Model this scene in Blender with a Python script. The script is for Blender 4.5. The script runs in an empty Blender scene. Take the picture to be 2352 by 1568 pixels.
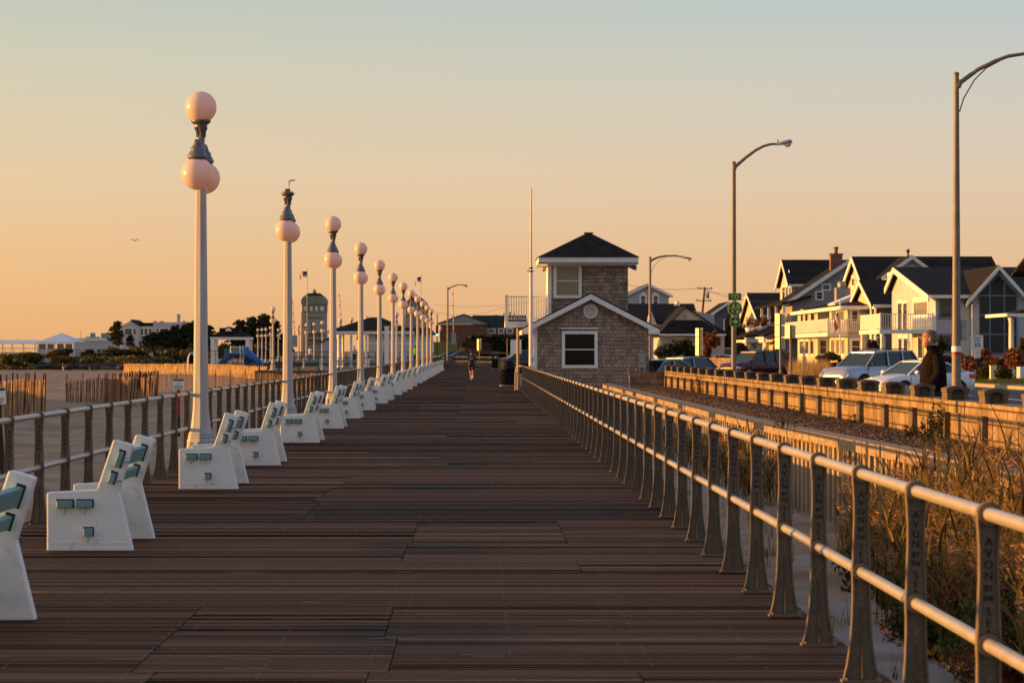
import bpy, bmesh, math, random
import numpy as np
from mathutils import Vector, Matrix
random.seed(7)
SC = bpy.context.scene
COL = SC.collection
R = math.radians
PI = math.pi
# ------------------------------------------------------------------ camera
F, VU, VV, HC = 6533.0, 1095.0, 807.0, 1.64      # focal length and vanishing point in photo units, eye height
cam_d = bpy.data.cameras.new('camera'); cam = bpy.data.objects.new('camera', cam_d); COL.objects.link(cam)
cam.location = (0, 0, HC); cam.rotation_euler = (PI/2, 0, 0)
cam_d.sensor_width = 36; cam_d.lens = 100.0
cam_d.shift_x = (1176-VU)/2352; cam_d.shift_y = (VV-784)/2352
cam_d.clip_start = .5; cam_d.clip_end = 9000
cam_d.dof.use_dof = True; cam_d.dof.focus_distance = 40; cam_d.dof.aperture_fstop = 9.0
SC.camera = cam
# ------------------------------------------------------------------ sky and sun (low sun from the sea, on the left)
SUN_EL, SUN_AZ = R(3.4), R(5.0)       # azimuth measured from -X towards +Y
sun_to = Vector((-math.cos(SUN_EL)*math.cos(SUN_AZ), math.cos(SUN_EL)*math.sin(SUN_AZ), math.sin(SUN_EL)))
ld = bpy.data.lights.new('sun', 'SUN'); sun = bpy.data.objects.new('sun', ld); COL.objects.link(sun)
ld.energy = 5.0; ld.angle = R(.55); ld.color = (1.0, .455, .085)
sun.rotation_euler = (-sun_to).to_track_quat('-Z', 'Y').to_euler()
sun.location = (-60, 40, 40)
wd = bpy.data.worlds.new('World'); SC.world = wd; wd.use_nodes = True
def build_world():
    nt = wd.node_tree; N = nt.nodes; L = nt.links
    bg = N['Background']
    tc = N.new('ShaderNodeTexCoord'); sx = N.new('ShaderNodeSeparateXYZ')
    L.new(tc.outputs['Generated'], sx.inputs[0])
    def ramp(stops, interp='EASE'):
        r = N.new('ShaderNodeValToRGB'); cr = r.color_ramp; cr.interpolation = interp
        while len(cr.elements) > 1: cr.elements.remove(cr.elements[-1])
        cr.elements[0].position = stops[0][0]; cr.elements[0].color = (*stops[0][1], 1)
        for p, c in stops[1:]:
            e = cr.elements.new(p); e.color = (*c, 1)
        return r
    def math_(op, a, b=None):
        m = N.new('ShaderNodeMath'); m.operation = op
        for i, q in enumerate((a, b)):
            if q is None: continue
            if isinstance(q, (int, float)): m.inputs[i].default_value = q
            else: L.new(q, m.inputs[i])
        return m.outputs[0]
    up = math_('MAXIMUM', sx.outputs[2], 0.0)
    t = math_('POWER', up, 0.5)                       # spreads the horizon band over the ramp
    main = ramp([(0, (.78, .41, .195)), (.09, (.79, .435, .21)), (.18, (.785, .505, .285)), (.25, (.735, .575, .41)), (.316, (.60, .585, .505)), (.351, (.50, .56, .545)),
                 (.42, (.38, .48, .55)), (.6, (.36, .43, .58)), (1, (.20, .27, .45))], 'LINEAR')
    L.new(t, main.inputs[0])
    # warm side: towards the sun, on the left
    dv = N.new('ShaderNodeVectorMath'); dv.operation = 'DOT_PRODUCT'
    L.new(tc.outputs['Generated'], dv.inputs[0]); dv.inputs[1].default_value = sun_to
    dp = math_('MAXIMUM', dv.outputs['Value'], 0.0)
    g1 = math_('MULTIPLY', math_('POWER', dp, 2.5), .42)
    g2 = math_('MULTIPLY', math_('POWER', dp, 40.0), 5.0)
    glow = math_('ADD', g1, g2)
    gm = N.new('ShaderNodeMixRGB'); gm.blend_type = 'MULTIPLY'; gm.inputs[0].default_value = 1
    gm.inputs[1].default_value = (1.0, .62, .24, 1)
    cx = N.new('ShaderNodeCombineXYZ')
    for i in range(3): L.new(glow, cx.inputs[i])
    L.new(cx.outputs[0], gm.inputs[2])
    add = N.new('ShaderNodeMixRGB'); add.blend_type = 'ADD'; add.inputs[0].default_value = 1
    L.new(main.outputs[0], add.inputs[1]); L.new(gm.outputs[0], add.inputs[2])
    # left-right tint across the picture: yellower left, cooler right
    tint = math_('ADD', math_('MULTIPLY', sx.outputs[0], -2.2), .5)
    tr = ramp([(0, (.96, .985, 1.05)), (1, (1.05, 1.0, .86))], 'LINEAR'); L.new(tint, tr.inputs[0])
    tm = N.new('ShaderNodeMixRGB'); tm.blend_type = 'MULTIPLY'; tm.inputs[0].default_value = 1
    L.new(add.outputs[0], tm.inputs[1]); L.new(tr.outputs[0], tm.inputs[2])
    # clear-sky scattering of the same sun
    sky = N.new('ShaderNodeTexSky'); sky.sky_type = 'NISHITA'; sky.sun_disc = False
    sky.sun_elevation = SUN_EL; sky.sun_rotation = -PI/2 + SUN_AZ; sky.dust_density = 1.0
    sk = N.new('ShaderNodeMixRGB'); sk.blend_type = 'MULTIPLY'; sk.inputs[0].default_value = 1
    L.new(sky.outputs[0], sk.inputs[1]); sk.inputs[2].default_value = (.011, .011, .011, 1)
    fin = N.new('ShaderNodeMixRGB'); fin.blend_type = 'ADD'; fin.inputs[0].default_value = 1
    L.new(tm.outputs[0], fin.inputs[1]); L.new(sk.outputs[0], fin.inputs[2])
    L.new(fin.outputs[0], bg.inputs[0]); bg.inputs[1].default_value = .53
build_world()
SC.view_settings.view_transform = 'Standard'; SC.view_settings.look = 'None'
SC.view_settings.exposure = .92; SC.view_settings.gamma = 1.0
SC.render.engine = 'CYCLES'
SC.cycles.use_denoising = True
SC.cycles.max_bounces = 6; SC.cycles.transparent_max_bounces = 12
SC.cycles.sample_clamp_indirect = 6
# ------------------------------------------------------------------ helpers
def W(u, v, d): return Vector(((u-VU)*d/F, d, HC-(v-VV)*d/F))
def Xu(u, d): return (u-VU)*d/F
def Zv(v, d): return HC-(v-VV)*d/F
def pz(pts, d): return [(Xu(u, d), Zv(v, d)) for u, v in pts]
def V3(*a): return Vector(a)

class MB:
    def __init__(s): s.v = []; s.f = []; s.m = []; s.sm = []; s.c = []
    def add(s, vs, fs, mi=0, sm=False, c=None):
        o = len(s.v); s.v.extend([tuple(p) for p in vs])
        for f in fs:
            s.f.append([i+o for i in f]); s.m.append(mi); s.sm.append(sm); s.c.append(c)
        return s
    def box(s, x0, x1, y0, y1, z0, z1, mi=0, c=None):
        vs = [(x0,y0,z0),(x1,y0,z0),(x1,y1,z0),(x0,y1,z0),(x0,y0,z1),(x1,y0,z1),(x1,y1,z1),(x0,y1,z1)]
        return s.add(vs, [(0,3,2,1),(4,5,6,7),(0,1,5,4),(1,2,6,5),(2,3,7,6),(3,0,4,7)], mi, False, c)
    def obox(s, o, a, b, c, mi=0):
        o, a, b, c = map(Vector, (o, a, b, c))
        vs = [o-a-b-c, o+a-b-c, o+a+b-c, o-a+b-c, o-a-b+c, o+a-b+c, o+a+b+c, o-a+b+c]
        return s.add(vs, [(0,3,2,1),(4,5,6,7),(0,1,5,4),(1,2,6,5),(2,3,7,6),(3,0,4,7)], mi)
    def beam(s, p, q, w, h, mi=0):
        p, q = Vector(p), Vector(q); d = q-p; L = d.length
        if L < 1e-6: return s
        d.normalize(); up = Vector((0,0,1)) if abs(d.z) < .95 else Vector((0,1,0))
        a = d.cross(up).normalized(); b = a.cross(d).normalized()
        return s.obox((p+q)/2, d*L/2, a*w/2, b*h/2, mi)
    def prism(s, poly, a0, a1, axis='y', mi=0):
        n = len(poly)
        if axis == 'y': m = lambda p, t: (p[0], t, p[1])
        elif axis == 'x': m = lambda p, t: (t, p[0], p[1])
        else: m = lambda p, t: (p[0], p[1], t)
        vs = [m(p, a0) for p in poly]+[m(p, a1) for p in poly]
        fs = [tuple(range(n)), tuple(range(2*n-1, n-1, -1))]+[(i, i+n, (i+1) % n+n, (i+1) % n) for i in range(n)]
        return s.add(vs, fs, mi)
    def quad(s, *p, mi=0, c=None): return s.add(p, [tuple(range(len(p)))], mi, False, c)
    def slab(s, pts, t, mi=0):
        """a flat polygon given thickness t against its normal"""
        P = [Vector(p) for p in pts]; n = (P[1]-P[0]).cross(P[2]-P[0]).normalized()
        k = len(P); vs = P+[p-n*t for p in P]
        return s.add(vs, [tuple(range(k)), tuple(range(2*k-1, k-1, -1))]+[(i, i+k, (i+1) % k+k, (i+1) % k) for i in range(k)], mi)
    def tube(s, pts, rad, n=8, mi=0, sm=True, caps=True, ph=0):
        P = [Vector(p) for p in pts]; k = len(P)
        if not hasattr(rad, '__len__'): rad = [rad]*k
        vs = []; a = None
        for i in range(k):
            d = (P[min(i+1, k-1)]-P[max(i-1, 0)]).normalized()
            if a is None:
                up = Vector((0,0,1)) if abs(d.z) < .9 else Vector((1,0,0))
                a = d.cross(up).normalized()
            else: a = (a-d*a.dot(d)).normalized()
            b = d.cross(a)
            for j in range(n):
                t = 2*PI*j/n+ph; vs.append(P[i]+(a*math.cos(t)+b*math.sin(t))*rad[i])
        fs = [(i*n+j, i*n+(j+1) % n, (i+1)*n+(j+1) % n, (i+1)*n+j) for i in range(k-1) for j in range(n)]
        s.add(vs, fs, mi, sm)
        if caps:
            s.add(vs[:n], [tuple(range(n-1, -1, -1))], mi); s.add(vs[-n:], [tuple(range(n))], mi)
        return s
    def lathe(s, prof, n=16, c=(0,0,0), mi=0, sm=True, ph=0, sx=1, sy=1):
        k = len(prof); vs = [(c[0]+r*math.cos(2*PI*j/n+ph)*sx, c[1]+r*math.sin(2*PI*j/n+ph)*sy, c[2]+z) for r, z in prof for j in range(n)]
        fs = [(i*n+j, i*n+(j+1) % n, (i+1)*n+(j+1) % n, (i+1)*n+j) for i in range(k-1) for j in range(n)]
        fs += [tuple(range(n-1, -1, -1)), tuple(range((k-1)*n, k*n))]
        return s.add(vs, fs, mi, sm)
    def sphere(s, c, r, n=16, m=10, mi=0, sc=(1,1,1)):
        pr = [(max(1e-4, r*math.sin(PI*i/m)), -r*math.cos(PI*i/m)*sc[2]) for i in range(m+1)]
        return s.lathe(pr, n, c, mi, True, 0, sc[0], sc[1])
    def build(s, name, mats, parent=None, world=False, **props):
        me = bpy.data.meshes.new(name)
        v = s.v
        if world and parent is not None:
            o0 = parent.location if parent.parent is None else parent.parent.location
            v = [(p[0]-o0[0], p[1]-o0[1], p[2]-o0[2]) for p in s.v]
        me.from_pydata(v, [], s.f)
        if not isinstance(mats, (list, tuple)): mats = [mats]
        for m in mats: me.materials.append(m)
        if len(mats) > 1: me.polygons.foreach_set('material_index', s.m)
        me.polygons.foreach_set('use_smooth', s.sm)
        if any(c is not None for c in s.c):
            at = me.attributes.new('shade', 'FLOAT', 'FACE'); at.data.foreach_set('value', [0.5 if c is None else c for c in s.c])
        me.update()
        o = bpy.data.objects.new(name, me); COL.objects.link(o)
        if parent is not None: o.parent = parent
        for k, q in props.items(): o[k] = q
        return o

def fixn(o):
    bm = bmesh.new(); bm.from_mesh(o.data); bmesh.ops.recalc_face_normals(bm, faces=bm.faces); bm.to_mesh(o.data); bm.free(); return o
def tag(o, label, cat, group=None):
    o['label'] = label; o['category'] = cat
    if group: o['group'] = group
    return o
def thing(name, label, cat, loc=(0,0,0), rz=0, group=None):
    o = bpy.data.objects.new(name, None); COL.objects.link(o)
    o.empty_display_size = .2; o.location = loc; o.rotation_euler = (0,0,rz)
    return tag(o, label, cat, group)
def struct(name, mb, m, kind='structure'): return mb.build(name, m, kind=kind)
def copy_tree(o, parent=None):
    c = o.copy(); COL.objects.link(c)
    if parent is not None: c.parent = parent
    for ch in list(o.children): copy_tree(ch, c)
    return c
ORD = ['nearest','second','third','fourth','fifth','sixth','seventh','eighth','ninth','tenth','eleventh','twelfth','thirteenth','fourteenth','fifteenth',
       'sixteenth','seventeenth','eighteenth','nineteenth','twentieth','twenty-first','twenty-second','twenty-third','twenty-fourth','twenty-fifth','twenty-sixth','twenty-seventh','twenty-eighth','twenty-ninth','thirtieth']
# ------------------------------------------------------------------ materials
def newmat(name):
    m = bpy.data.materials.new(name); m.use_nodes = True
    return m, m.node_tree.nodes, m.node_tree.links, m.node_tree.nodes['Principled BSDF']
def spec(b, v):
    b.inputs['Specular IOR Level'].default_value = v
def mat(name, c, c2=None, rough=.7, metal=0, sc=6, stretch=(1,1,1), bump=0, bsc=None, sp=.3, detail=5, lo=.3, hi=.7, coat=0, em=None, es=0):
    m, N, L, b = newmat(name)
    b.inputs['Roughness'].default_value = rough; b.inputs['Metallic'].default_value = metal; spec(b, sp)
    b.inputs['Coat Weight'].default_value = coat
    b.inputs['Base Color'].default_value = (*c, 1)
    tc = N.new('ShaderNodeTexCoord'); mp = N.new('ShaderNodeMapping'); mp.inputs['Scale'].default_value = stretch
    L.new(tc.outputs['Object'], mp.inputs[0])
    if c2 is not None:
        nz = N.new('ShaderNodeTexNoise'); nz.inputs['Scale'].default_value = sc; nz.inputs['Detail'].default_value = detail
        L.new(mp.outputs[0], nz.inputs[0])
        r = N.new('ShaderNodeValToRGB'); r.color_ramp.elements[0].position = lo; r.color_ramp.elements[1].position = hi
        r.color_ramp.elements[0].color = (*c, 1); r.color_ramp.elements[1].color = (*c2, 1)
        L.new(nz.outputs['Fac'], r.inputs[0]); L.new(r.outputs[0], b.inputs['Base Color'])
    if bump:
        nb = N.new('ShaderNodeTexNoise'); nb.inputs['Scale'].default_value = bsc or sc*3; nb.inputs['Detail'].default_value = 6
        L.new(mp.outputs[0], nb.inputs[0])
        bp = N.new('ShaderNodeBump'); bp.inputs['Strength'].default_value = bump; bp.inputs['Distance'].default_value = .02
        L.new(nb.outputs['Fac'], bp.inputs['Height']); L.new(bp.outputs[0], b.inputs['Normal'])
    if em:
        b.inputs['Emission Color'].default_value = (*em, 1); b.inputs['Emission Strength'].default_value = es
    return m
def brickmat(name, c1, c2, mortar, bw, bh, ms=.01, axes='xz', rough=.85, offs=.5, bump=.5, nz=.5, squash=1):
    """courses laid in object space: axes 'xz' for walls facing the camera, 'yz' for walls facing the sea, 'box' picks by normal"""
    m, N, L, b = newmat(name); b.inputs['Roughness'].default_value = rough; spec(b, .05)
    tc = N.new('ShaderNodeTexCoord'); sx = N.new('ShaderNodeSeparateXYZ'); L.new(tc.outputs['Object'], sx.inputs[0])
    cb = N.new('ShaderNodeCombineXYZ')
    if axes == 'box':
        g = N.new('ShaderNodeNewGeometry'); sn = N.new('ShaderNodeSeparateXYZ'); L.new(g.outputs['Normal'], sn.inputs[0])
        ab = N.new('ShaderNodeMath'); ab.operation = 'ABSOLUTE'; L.new(sn.outputs[0], ab.inputs[0])
        gt = N.new('ShaderNodeMath'); gt.operation = 'GREATER_THAN'; gt.inputs[1].default_value = .7; L.new(ab.outputs[0], gt.inputs[0])
        mx = N.new('ShaderNodeMix'); L.new(gt.outputs[0], mx.inputs[0]); L.new(sx.outputs[0], mx.inputs[2]); L.new(sx.outputs[1], mx.inputs[3])
        L.new(mx.outputs[0], cb.inputs[0])
    else: L.new(sx.outputs['xyz'.index(axes[0])], cb.inputs[0])
    L.new(sx.outputs[2 if axes == 'box' else 'xyz'.index(axes[1])], cb.inputs[1])
    bt = N.new('ShaderNodeTexBrick'); L.new(cb.outputs[0], bt.inputs[0])
    bt.inputs['Color1'].default_value = (*c1, 1); bt.inputs['Color2'].default_value = (*c2, 1); bt.inputs['Mortar'].default_value = (*mortar, 1)
    bt.inputs['Scale'].default_value = 1; bt.inputs['Brick Width'].default_value = bw; bt.inputs['Row Height'].default_value = bh
    bt.inputs['Mortar Size'].default_value = ms; bt.offset = offs; bt.squash = squash; bt.inputs['Mortar Smooth'].default_value = .3
    no = N.new('ShaderNodeTexNoise'); no.inputs['Scale'].default_value = 2.2; no.inputs['Detail'].default_value = 8; L.new(tc.outputs['Object'], no.inputs[0])
    mx2 = N.new('ShaderNodeMixRGB'); mx2.blend_type = 'OVERLAY'; mx2.inputs[0].default_value = nz
    L.new(bt.outputs['Color'], mx2.inputs[1]); L.new(no.outputs['Fac'], mx2.inputs[2]); L.new(mx2.outputs[0], b.inputs['Base Color'])
    bp = N.new('ShaderNodeBump'); bp.inputs['Strength'].default_value = bump; bp.inputs['Distance'].default_value = .02; bp.invert = True
    L.new(bt.outputs['Fac'], bp.inputs['Height']); L.new(bp.outputs[0], b.inputs['Normal'])
    return m
def siding(name, c, pitch=.15, depth=.5, rough=.6):
    """horizontal clapboards: a saw-tooth bump along z"""
    m, N, L, b = newmat(name); b.inputs['Roughness'].default_value = rough; spec(b, .25)
    tc = N.new('ShaderNodeTexCoord'); sx = N.new('ShaderNodeSeparateXYZ'); L.new(tc.outputs['Object'], sx.inputs[0])
    dv = N.new('ShaderNodeMath'); dv.operation = 'DIVIDE'; dv.inputs[1].default_value = pitch; L.new(sx.outputs[2], dv.inputs[0])
    fr = N.new('ShaderNodeMath'); fr.operation = 'FRACT'; L.new(dv.outputs[0], fr.inputs[0])
    r = N.new('ShaderNodeValToRGB'); r.color_ramp.elements[0].position = 0; r.color_ramp.elements[0].color = (*[q*.62 for q in c], 1)
    r.color_ramp.elements[1].position = .2; r.color_ramp.elements[1].color = (*c, 1)
    L.new(fr.outputs[0], r.inputs[0])
    no = N.new('ShaderNodeTexNoise'); no.inputs['Scale'].default_value = .9; no.inputs['Detail'].default_value = 6; L.new(tc.outputs['Object'], no.inputs[0])
    mx = N.new('ShaderNodeMixRGB'); mx.blend_type = 'OVERLAY'; mx.inputs[0].default_value = .25
    L.new(r.outputs[0], mx.inputs[1]); L.new(no.outputs['Fac'], mx.inputs[2]); L.new(mx.outputs[0], b.inputs['Base Color'])
    bp = N.new('ShaderNodeBump'); bp.inputs['Strength'].default_value = depth; bp.inputs['Distance'].default_value = .03; bp.invert = True
    L.new(fr.outputs[0], bp.inputs['Height']); L.new(bp.outputs[0], b.inputs['Normal'])
    return m
def leafmat(name, dark, light, trans=.3, rough=.6):
    """leaves: colour varies leaf clump by leaf clump, light passes through"""
    m, N, L, b = newmat(name); b.inputs['Roughness'].default_value = rough; spec(b, .25)
    at = N.new('ShaderNodeAttribute'); at.attribute_name = 'shade'
    r = N.new('ShaderNodeValToRGB'); r.color_ramp.elements[0].color = (*dark, 1); r.color_ramp.elements[1].color = (*light, 1)
    L.new(at.outputs['Fac'], r.inputs[0]); L.new(r.outputs[0], b.inputs['Base Color'])
    tl = N.new('ShaderNodeBsdfTranslucent'); L.new(r.outputs[0], tl.inputs[0])
    mx = N.new('ShaderNodeMixShader'); mx.inputs[0].default_value = trans
    L.new(b.outputs[0], mx.inputs[1]); L.new(tl.outputs[0], mx.inputs[2]); L.new(mx.outputs[0], N['Material Output'].inputs[0])
    return m
def shademat(name, stops, rough=.8, sp=.2, streak=None, bump=0, amt=.35):
    """wood whose colour changes board by board (face attribute), with streaks along the grain"""
    m, N, L, b = newmat(name); b.inputs['Roughness'].default_value = rough; spec(b, sp)
    at = N.new('ShaderNodeAttribute'); at.attribute_name = 'shade'
    r = N.new('ShaderNodeValToRGB'); cr = r.color_ramp
    while len(cr.elements) > 1: cr.elements.remove(cr.elements[-1])
    cr.elements[0].position = stops[0][0]; cr.elements[0].color = (*stops[0][1], 1)
    for p, c in stops[1:]: e = cr.elements.new(p); e.color = (*c, 1)
    tc = N.new('ShaderNodeTexCoord'); mp = N.new('ShaderNodeMapping'); mp.inputs['Scale'].default_value = streak or (1,1,1)
    L.new(tc.outputs['Object'], mp.inputs[0])
    no = N.new('ShaderNodeTexNoise'); no.inputs['Scale'].default_value = 1; no.inputs['Detail'].default_value = 7; no.inputs['Roughness'].default_value = .65
    L.new(mp.outputs[0], no.inputs[0])
    md = N.new('ShaderNodeMath'); md.operation = 'MULTIPLY_ADD'; md.inputs[1].default_value = amt; L.new(no.outputs['Fac'], md.inputs[0])
    sb = N.new('ShaderNodeMath'); sb.operation = 'SUBTRACT'; sb.inputs[1].default_value = amt/2; L.new(at.outputs['Fac'], sb.inputs[0])
    L.new(sb.outputs[0], md.inputs[2]); L.new(md.outputs[0], r.inputs[0]); L.new(r.outputs[0], b.inputs['Base Color'])
    if bump:
        bp = N.new('ShaderNodeBump'); bp.inputs['Strength'].default_value = bump; bp.inputs['Distance'].default_value = .01
        L.new(no.outputs['Fac'], bp.inputs['Height']); L.new(bp.outputs[0], b.inputs['Normal'])
    return m
def glassmat(name, c=(.03,.035,.04), rough=.06):
    m, N, L, b = newmat(name); b.inputs['Base Color'].default_value = (*c, 1); b.inputs['Roughness'].default_value = rough; spec(b, .5)
    return m
def opal():
    m, N, L, b = newmat('opal_glass')
    b.inputs['Base Color'].default_value = (.80, .74, .70, 1); b.inputs['Roughness'].default_value = .22; spec(b, .4)
    tl = N.new('ShaderNodeBsdfTranslucent'); tl.inputs[0].default_value = (.88, .62, .49, 1)
    mx = N.new('ShaderNodeMixShader'); mx.inputs[0].default_value = .38
    L.new(b.outputs[0], mx.inputs[1]); L.new(tl.outputs[0], mx.inputs[2]); L.new(mx.outputs[0], N['Material Output'].inputs[0])
    return m
M = {}
M['white'] = mat('white_paint', (.80,.79,.76), (.70,.67,.62), rough=.45, sc=5, bump=.15, bsc=40)
M['bench_white'] = mat('painted_concrete', (.82,.80,.76), (.55,.51,.43), rough=.5, sc=8, lo=.60, hi=.80, bump=.25, bsc=45)
M['pole_white'] = mat('pole_paint', (.47,.445,.43), (.30,.265,.24), rough=.4, sc=2, stretch=(9,9,.5), lo=.5, hi=.85, bump=.15, bsc=30)
M['teal'] = mat('teal_paint', (.14,.29,.295), (.21,.365,.36), rough=.5, sc=9, bump=.3)
M['iron'] = mat('cast_iron', (.125,.090,.060), (.170,.128,.088), rough=.55, metal=.0, sc=14, bump=.5, bsc=60, sp=.4)
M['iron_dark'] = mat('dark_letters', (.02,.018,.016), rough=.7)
M['pipe'] = mat('satin_pipe', (.46,.415,.37), (.38,.34,.30), rough=.38, metal=.35, sc=5, sp=.5)
M['bronze'] = mat('grey_bronze', (.13,.125,.125), (.22,.20,.19), rough=.42, metal=.6, sc=12, bump=.2)
M['opal'] = opal()
M['steel'] = mat('dull_steel', (.17,.135,.105), (.24,.19,.15), rough=.5, metal=.0, sc=3)
M['darksteel'] = mat('dark_steel', (.045,.045,.045), rough=.5, metal=.3)
M['black'] = mat('black', (.012,.012,.013), rough=.6)
M['glass'] = glassmat('window_glass')
M['glass_dark'] = glassmat('dark_window_glass', (.012,.010,.010), .08); spec(M['glass_dark'].node_tree.nodes['Principled BSDF'], .12)
M['glass_warm'] = glassmat('window_blind', (.20,.19,.14), .12)
M['trim'] = mat('white_trim', (.80,.78,.75), (.72,.70,.67), rough=.5, sc=3)
M['rooftile'] = brickmat('asphalt_shingles', (.013,.012,.012), (.030,.026,.025), (.008,.008,.008), .32, .13, .008, 'xy', bump=.4, nz=.4)
M['shake'] = brickmat('cedar_shakes', (.235,.17,.13), (.39,.30,.235), (.055,.042,.034), .17, .155, .008, 'box', bump=.9, nz=.55, offs=.37)
M['brick'] = brickmat('red_brick', (.19,.075,.05), (.25,.11,.075), (.28,.24,.20), .24, .08, .01, 'box')
M['wallblock'] = brickmat('split_face_block', (.29,.20,.118), (.205,.142,.085), (.09,.062,.04), .56, .2, .014, 'box', bump=.9, nz=.85)
M['concrete'] = mat('concrete', (.40,.34,.28), (.26,.22,.18), rough=.9, sc=5, bump=.6, bsc=50)
M['asphalt'] = mat('asphalt', (.045,.045,.047), (.065,.063,.062), rough=.85, sc=3, bump=.3, bsc=80)
M['lawn'] = mat('lawn_soil', (.05,.08,.02), (.10,.12,.03), rough=.9, sc=3)
M['red'] = mat('red_paint', (.42,.015,.012), rough=.4)
M['blackpaint'] = mat('black_paint', (.02,.02,.022), rough=.5)
M['signwhite'] = mat('sign_white', (.84,.83,.81), (.78,.77,.76), rough=.4, sc=3)
M['signgreen'] = mat('sign_green', (.0,.135,.06), rough=.45)
M['signyellow'] = mat('sign_yellow', (.80,.62,.10), rough=.4)
M['ink'] = mat('sign_ink', (.02,.025,.02), rough=.6)
M['inkgreen'] = mat('sign_green_ink', (.01,.07,.03), rough=.6)
M['skin'] = mat('skin', (.46,.22,.15), (.40,.18,.12), rough=.5, sc=20)
M['hair_grey'] = mat('grey_hair', (.09,.07,.06), (.19,.155,.135), rough=.9, sc=60)
M['hair_dark'] = mat('dark_hair', (.025,.016,.012), rough=.7)
M['jacket'] = mat('quilted_jacket', (.008,.006,.006), (.018,.014,.012), rough=.95, sc=30, bump=.6, bsc=25, sp=.02)
M['navy'] = mat('navy_cloth', (.012,.013,.032), (.02,.02,.045), rough=.8, sc=10)
M['trouser'] = mat('dark_trousers', (.02,.02,.024), rough=.9)
M['shoe'] = mat('white_shoes', (.62,.62,.60), rough=.6)
# ------------------------------------------------------------------ numpy value noise
_rs = np.random.RandomState(3); _lat = _rs.rand(256, 256)
def vnoise(x, y):
    xi = np.floor(x).astype(int); yi = np.floor(y).astype(int); fx = x-xi; fy = y-yi
    fx = fx*fx*(3-2*fx); fy = fy*fy*(3-2*fy); g = lambda a, b: _lat[a & 255, b & 255]
    return (g(xi, yi)*(1-fx)+g(xi+1, yi)*fx)*(1-fy)+(g(xi, yi+1)*(1-fx)+g(xi+1, yi+1)*fx)*fy-.5
def fbm(x, y, o=4):
    s = 0; a = 1
    for i in range(o): s = s+a*vnoise(x*2**i+17*i, y*2**i+9*i); a *= .5
    return s
def grid(name, X, Y, Z, m, kind='structure', smooth=True, parent=None):
    n, k = X.shape; mb = bpy.data.meshes.new(name)
    vs = np.stack([X, Y, Z], -1).reshape(-1, 3)
    idx = np.arange(n*k).reshape(n, k)
    fs = np.stack([idx[:-1,:-1], idx[:-1,1:], idx[1:,1:], idx[1:,:-1]], -1).reshape(-1, 4)
    mb.from_pydata(vs.tolist(), [], fs.tolist()); mb.materials.append(m)
    mb.polygons.foreach_set('use_smooth', [smooth]*len(mb.polygons)); mb.update()
    o = bpy.data.objects.new(name, mb); COL.objects.link(o)
    if kind: o['kind'] = kind
    return o
# ------------------------------------------------------------------ ground, beach, road
RX, LX = 1.90, -4.10                     # the two railings
DECK_L, DECK_R = -4.34, 2.07
M['sand'] = mat('beach_sand', (.25,.165,.108), (.40,.28,.185), rough=.95, sc=.9, lo=.35, hi=.65, bump=.8, bsc=7, sp=.1)
M['farsand'] = mat('dune_sand', (.30,.235,.17), (.20,.165,.10), rough=.95, sc=.15, sp=.1)
def sand_z(x, y):
    z = np.interp(y, [0, 60, 100, 140, 200, 300, 430, 545, 600, 640, 760, 3000], [-.72, -.62, -.5, -.78, -1.1, -.8, -1.5, -2.1, -1.1, -.1, 1.0, 1.3])
    return np.where(x > 1.5, np.where(y < 140, -.95, z), z)
def beach():
    ny, nx = 460, 230
    y = np.exp(np.linspace(math.log(7), math.log(1900), ny))[:, None]*np.ones((1, nx))
    t = np.linspace(0, 1, nx)[None, :]**1.25
    x = 5.36-t*(24+.42*y)
    z = sand_z(x, y)
    k = np.clip(14/np.maximum(y, 14), .0, 1)**.15
    z = z+k*(.26*fbm(x*.16, y*.10, 3)+.14*fbm(x*.7+5, y*.35, 4)+np.where(y < 130, .07*fbm(x*2.1, y*1.4, 3), 0))
    z = z-.10*np.exp(-((x+4.2)/1.6)**2)
    sm = lambda a, b, q: np.clip((q-a)/(b-a), 0, 1)**2*(3-2*np.clip((q-a)/(b-a), 0, 1))
    z = z+1.62*np.exp(-((x+28)/4.2)**2)*sm(16, 30, y)*(1-sm(128, 146, y))*(1+.5*fbm(y*.07, x*.02+3, 3))  # added berm, out of view on the left, shaped to shade sand and fences
    z = np.where((x > DECK_L-.3) & (x < DECK_R+.1), np.minimum(z, -.6), z)
    grid('sand_beach_ground', x, y, z, M['sand'])
beach()
struct('ground', MB().quad((-6000,-600,-3),(6000,-600,-3),(6000,8000,-3),(-6000,8000,-3)), M['farsand'])
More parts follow.
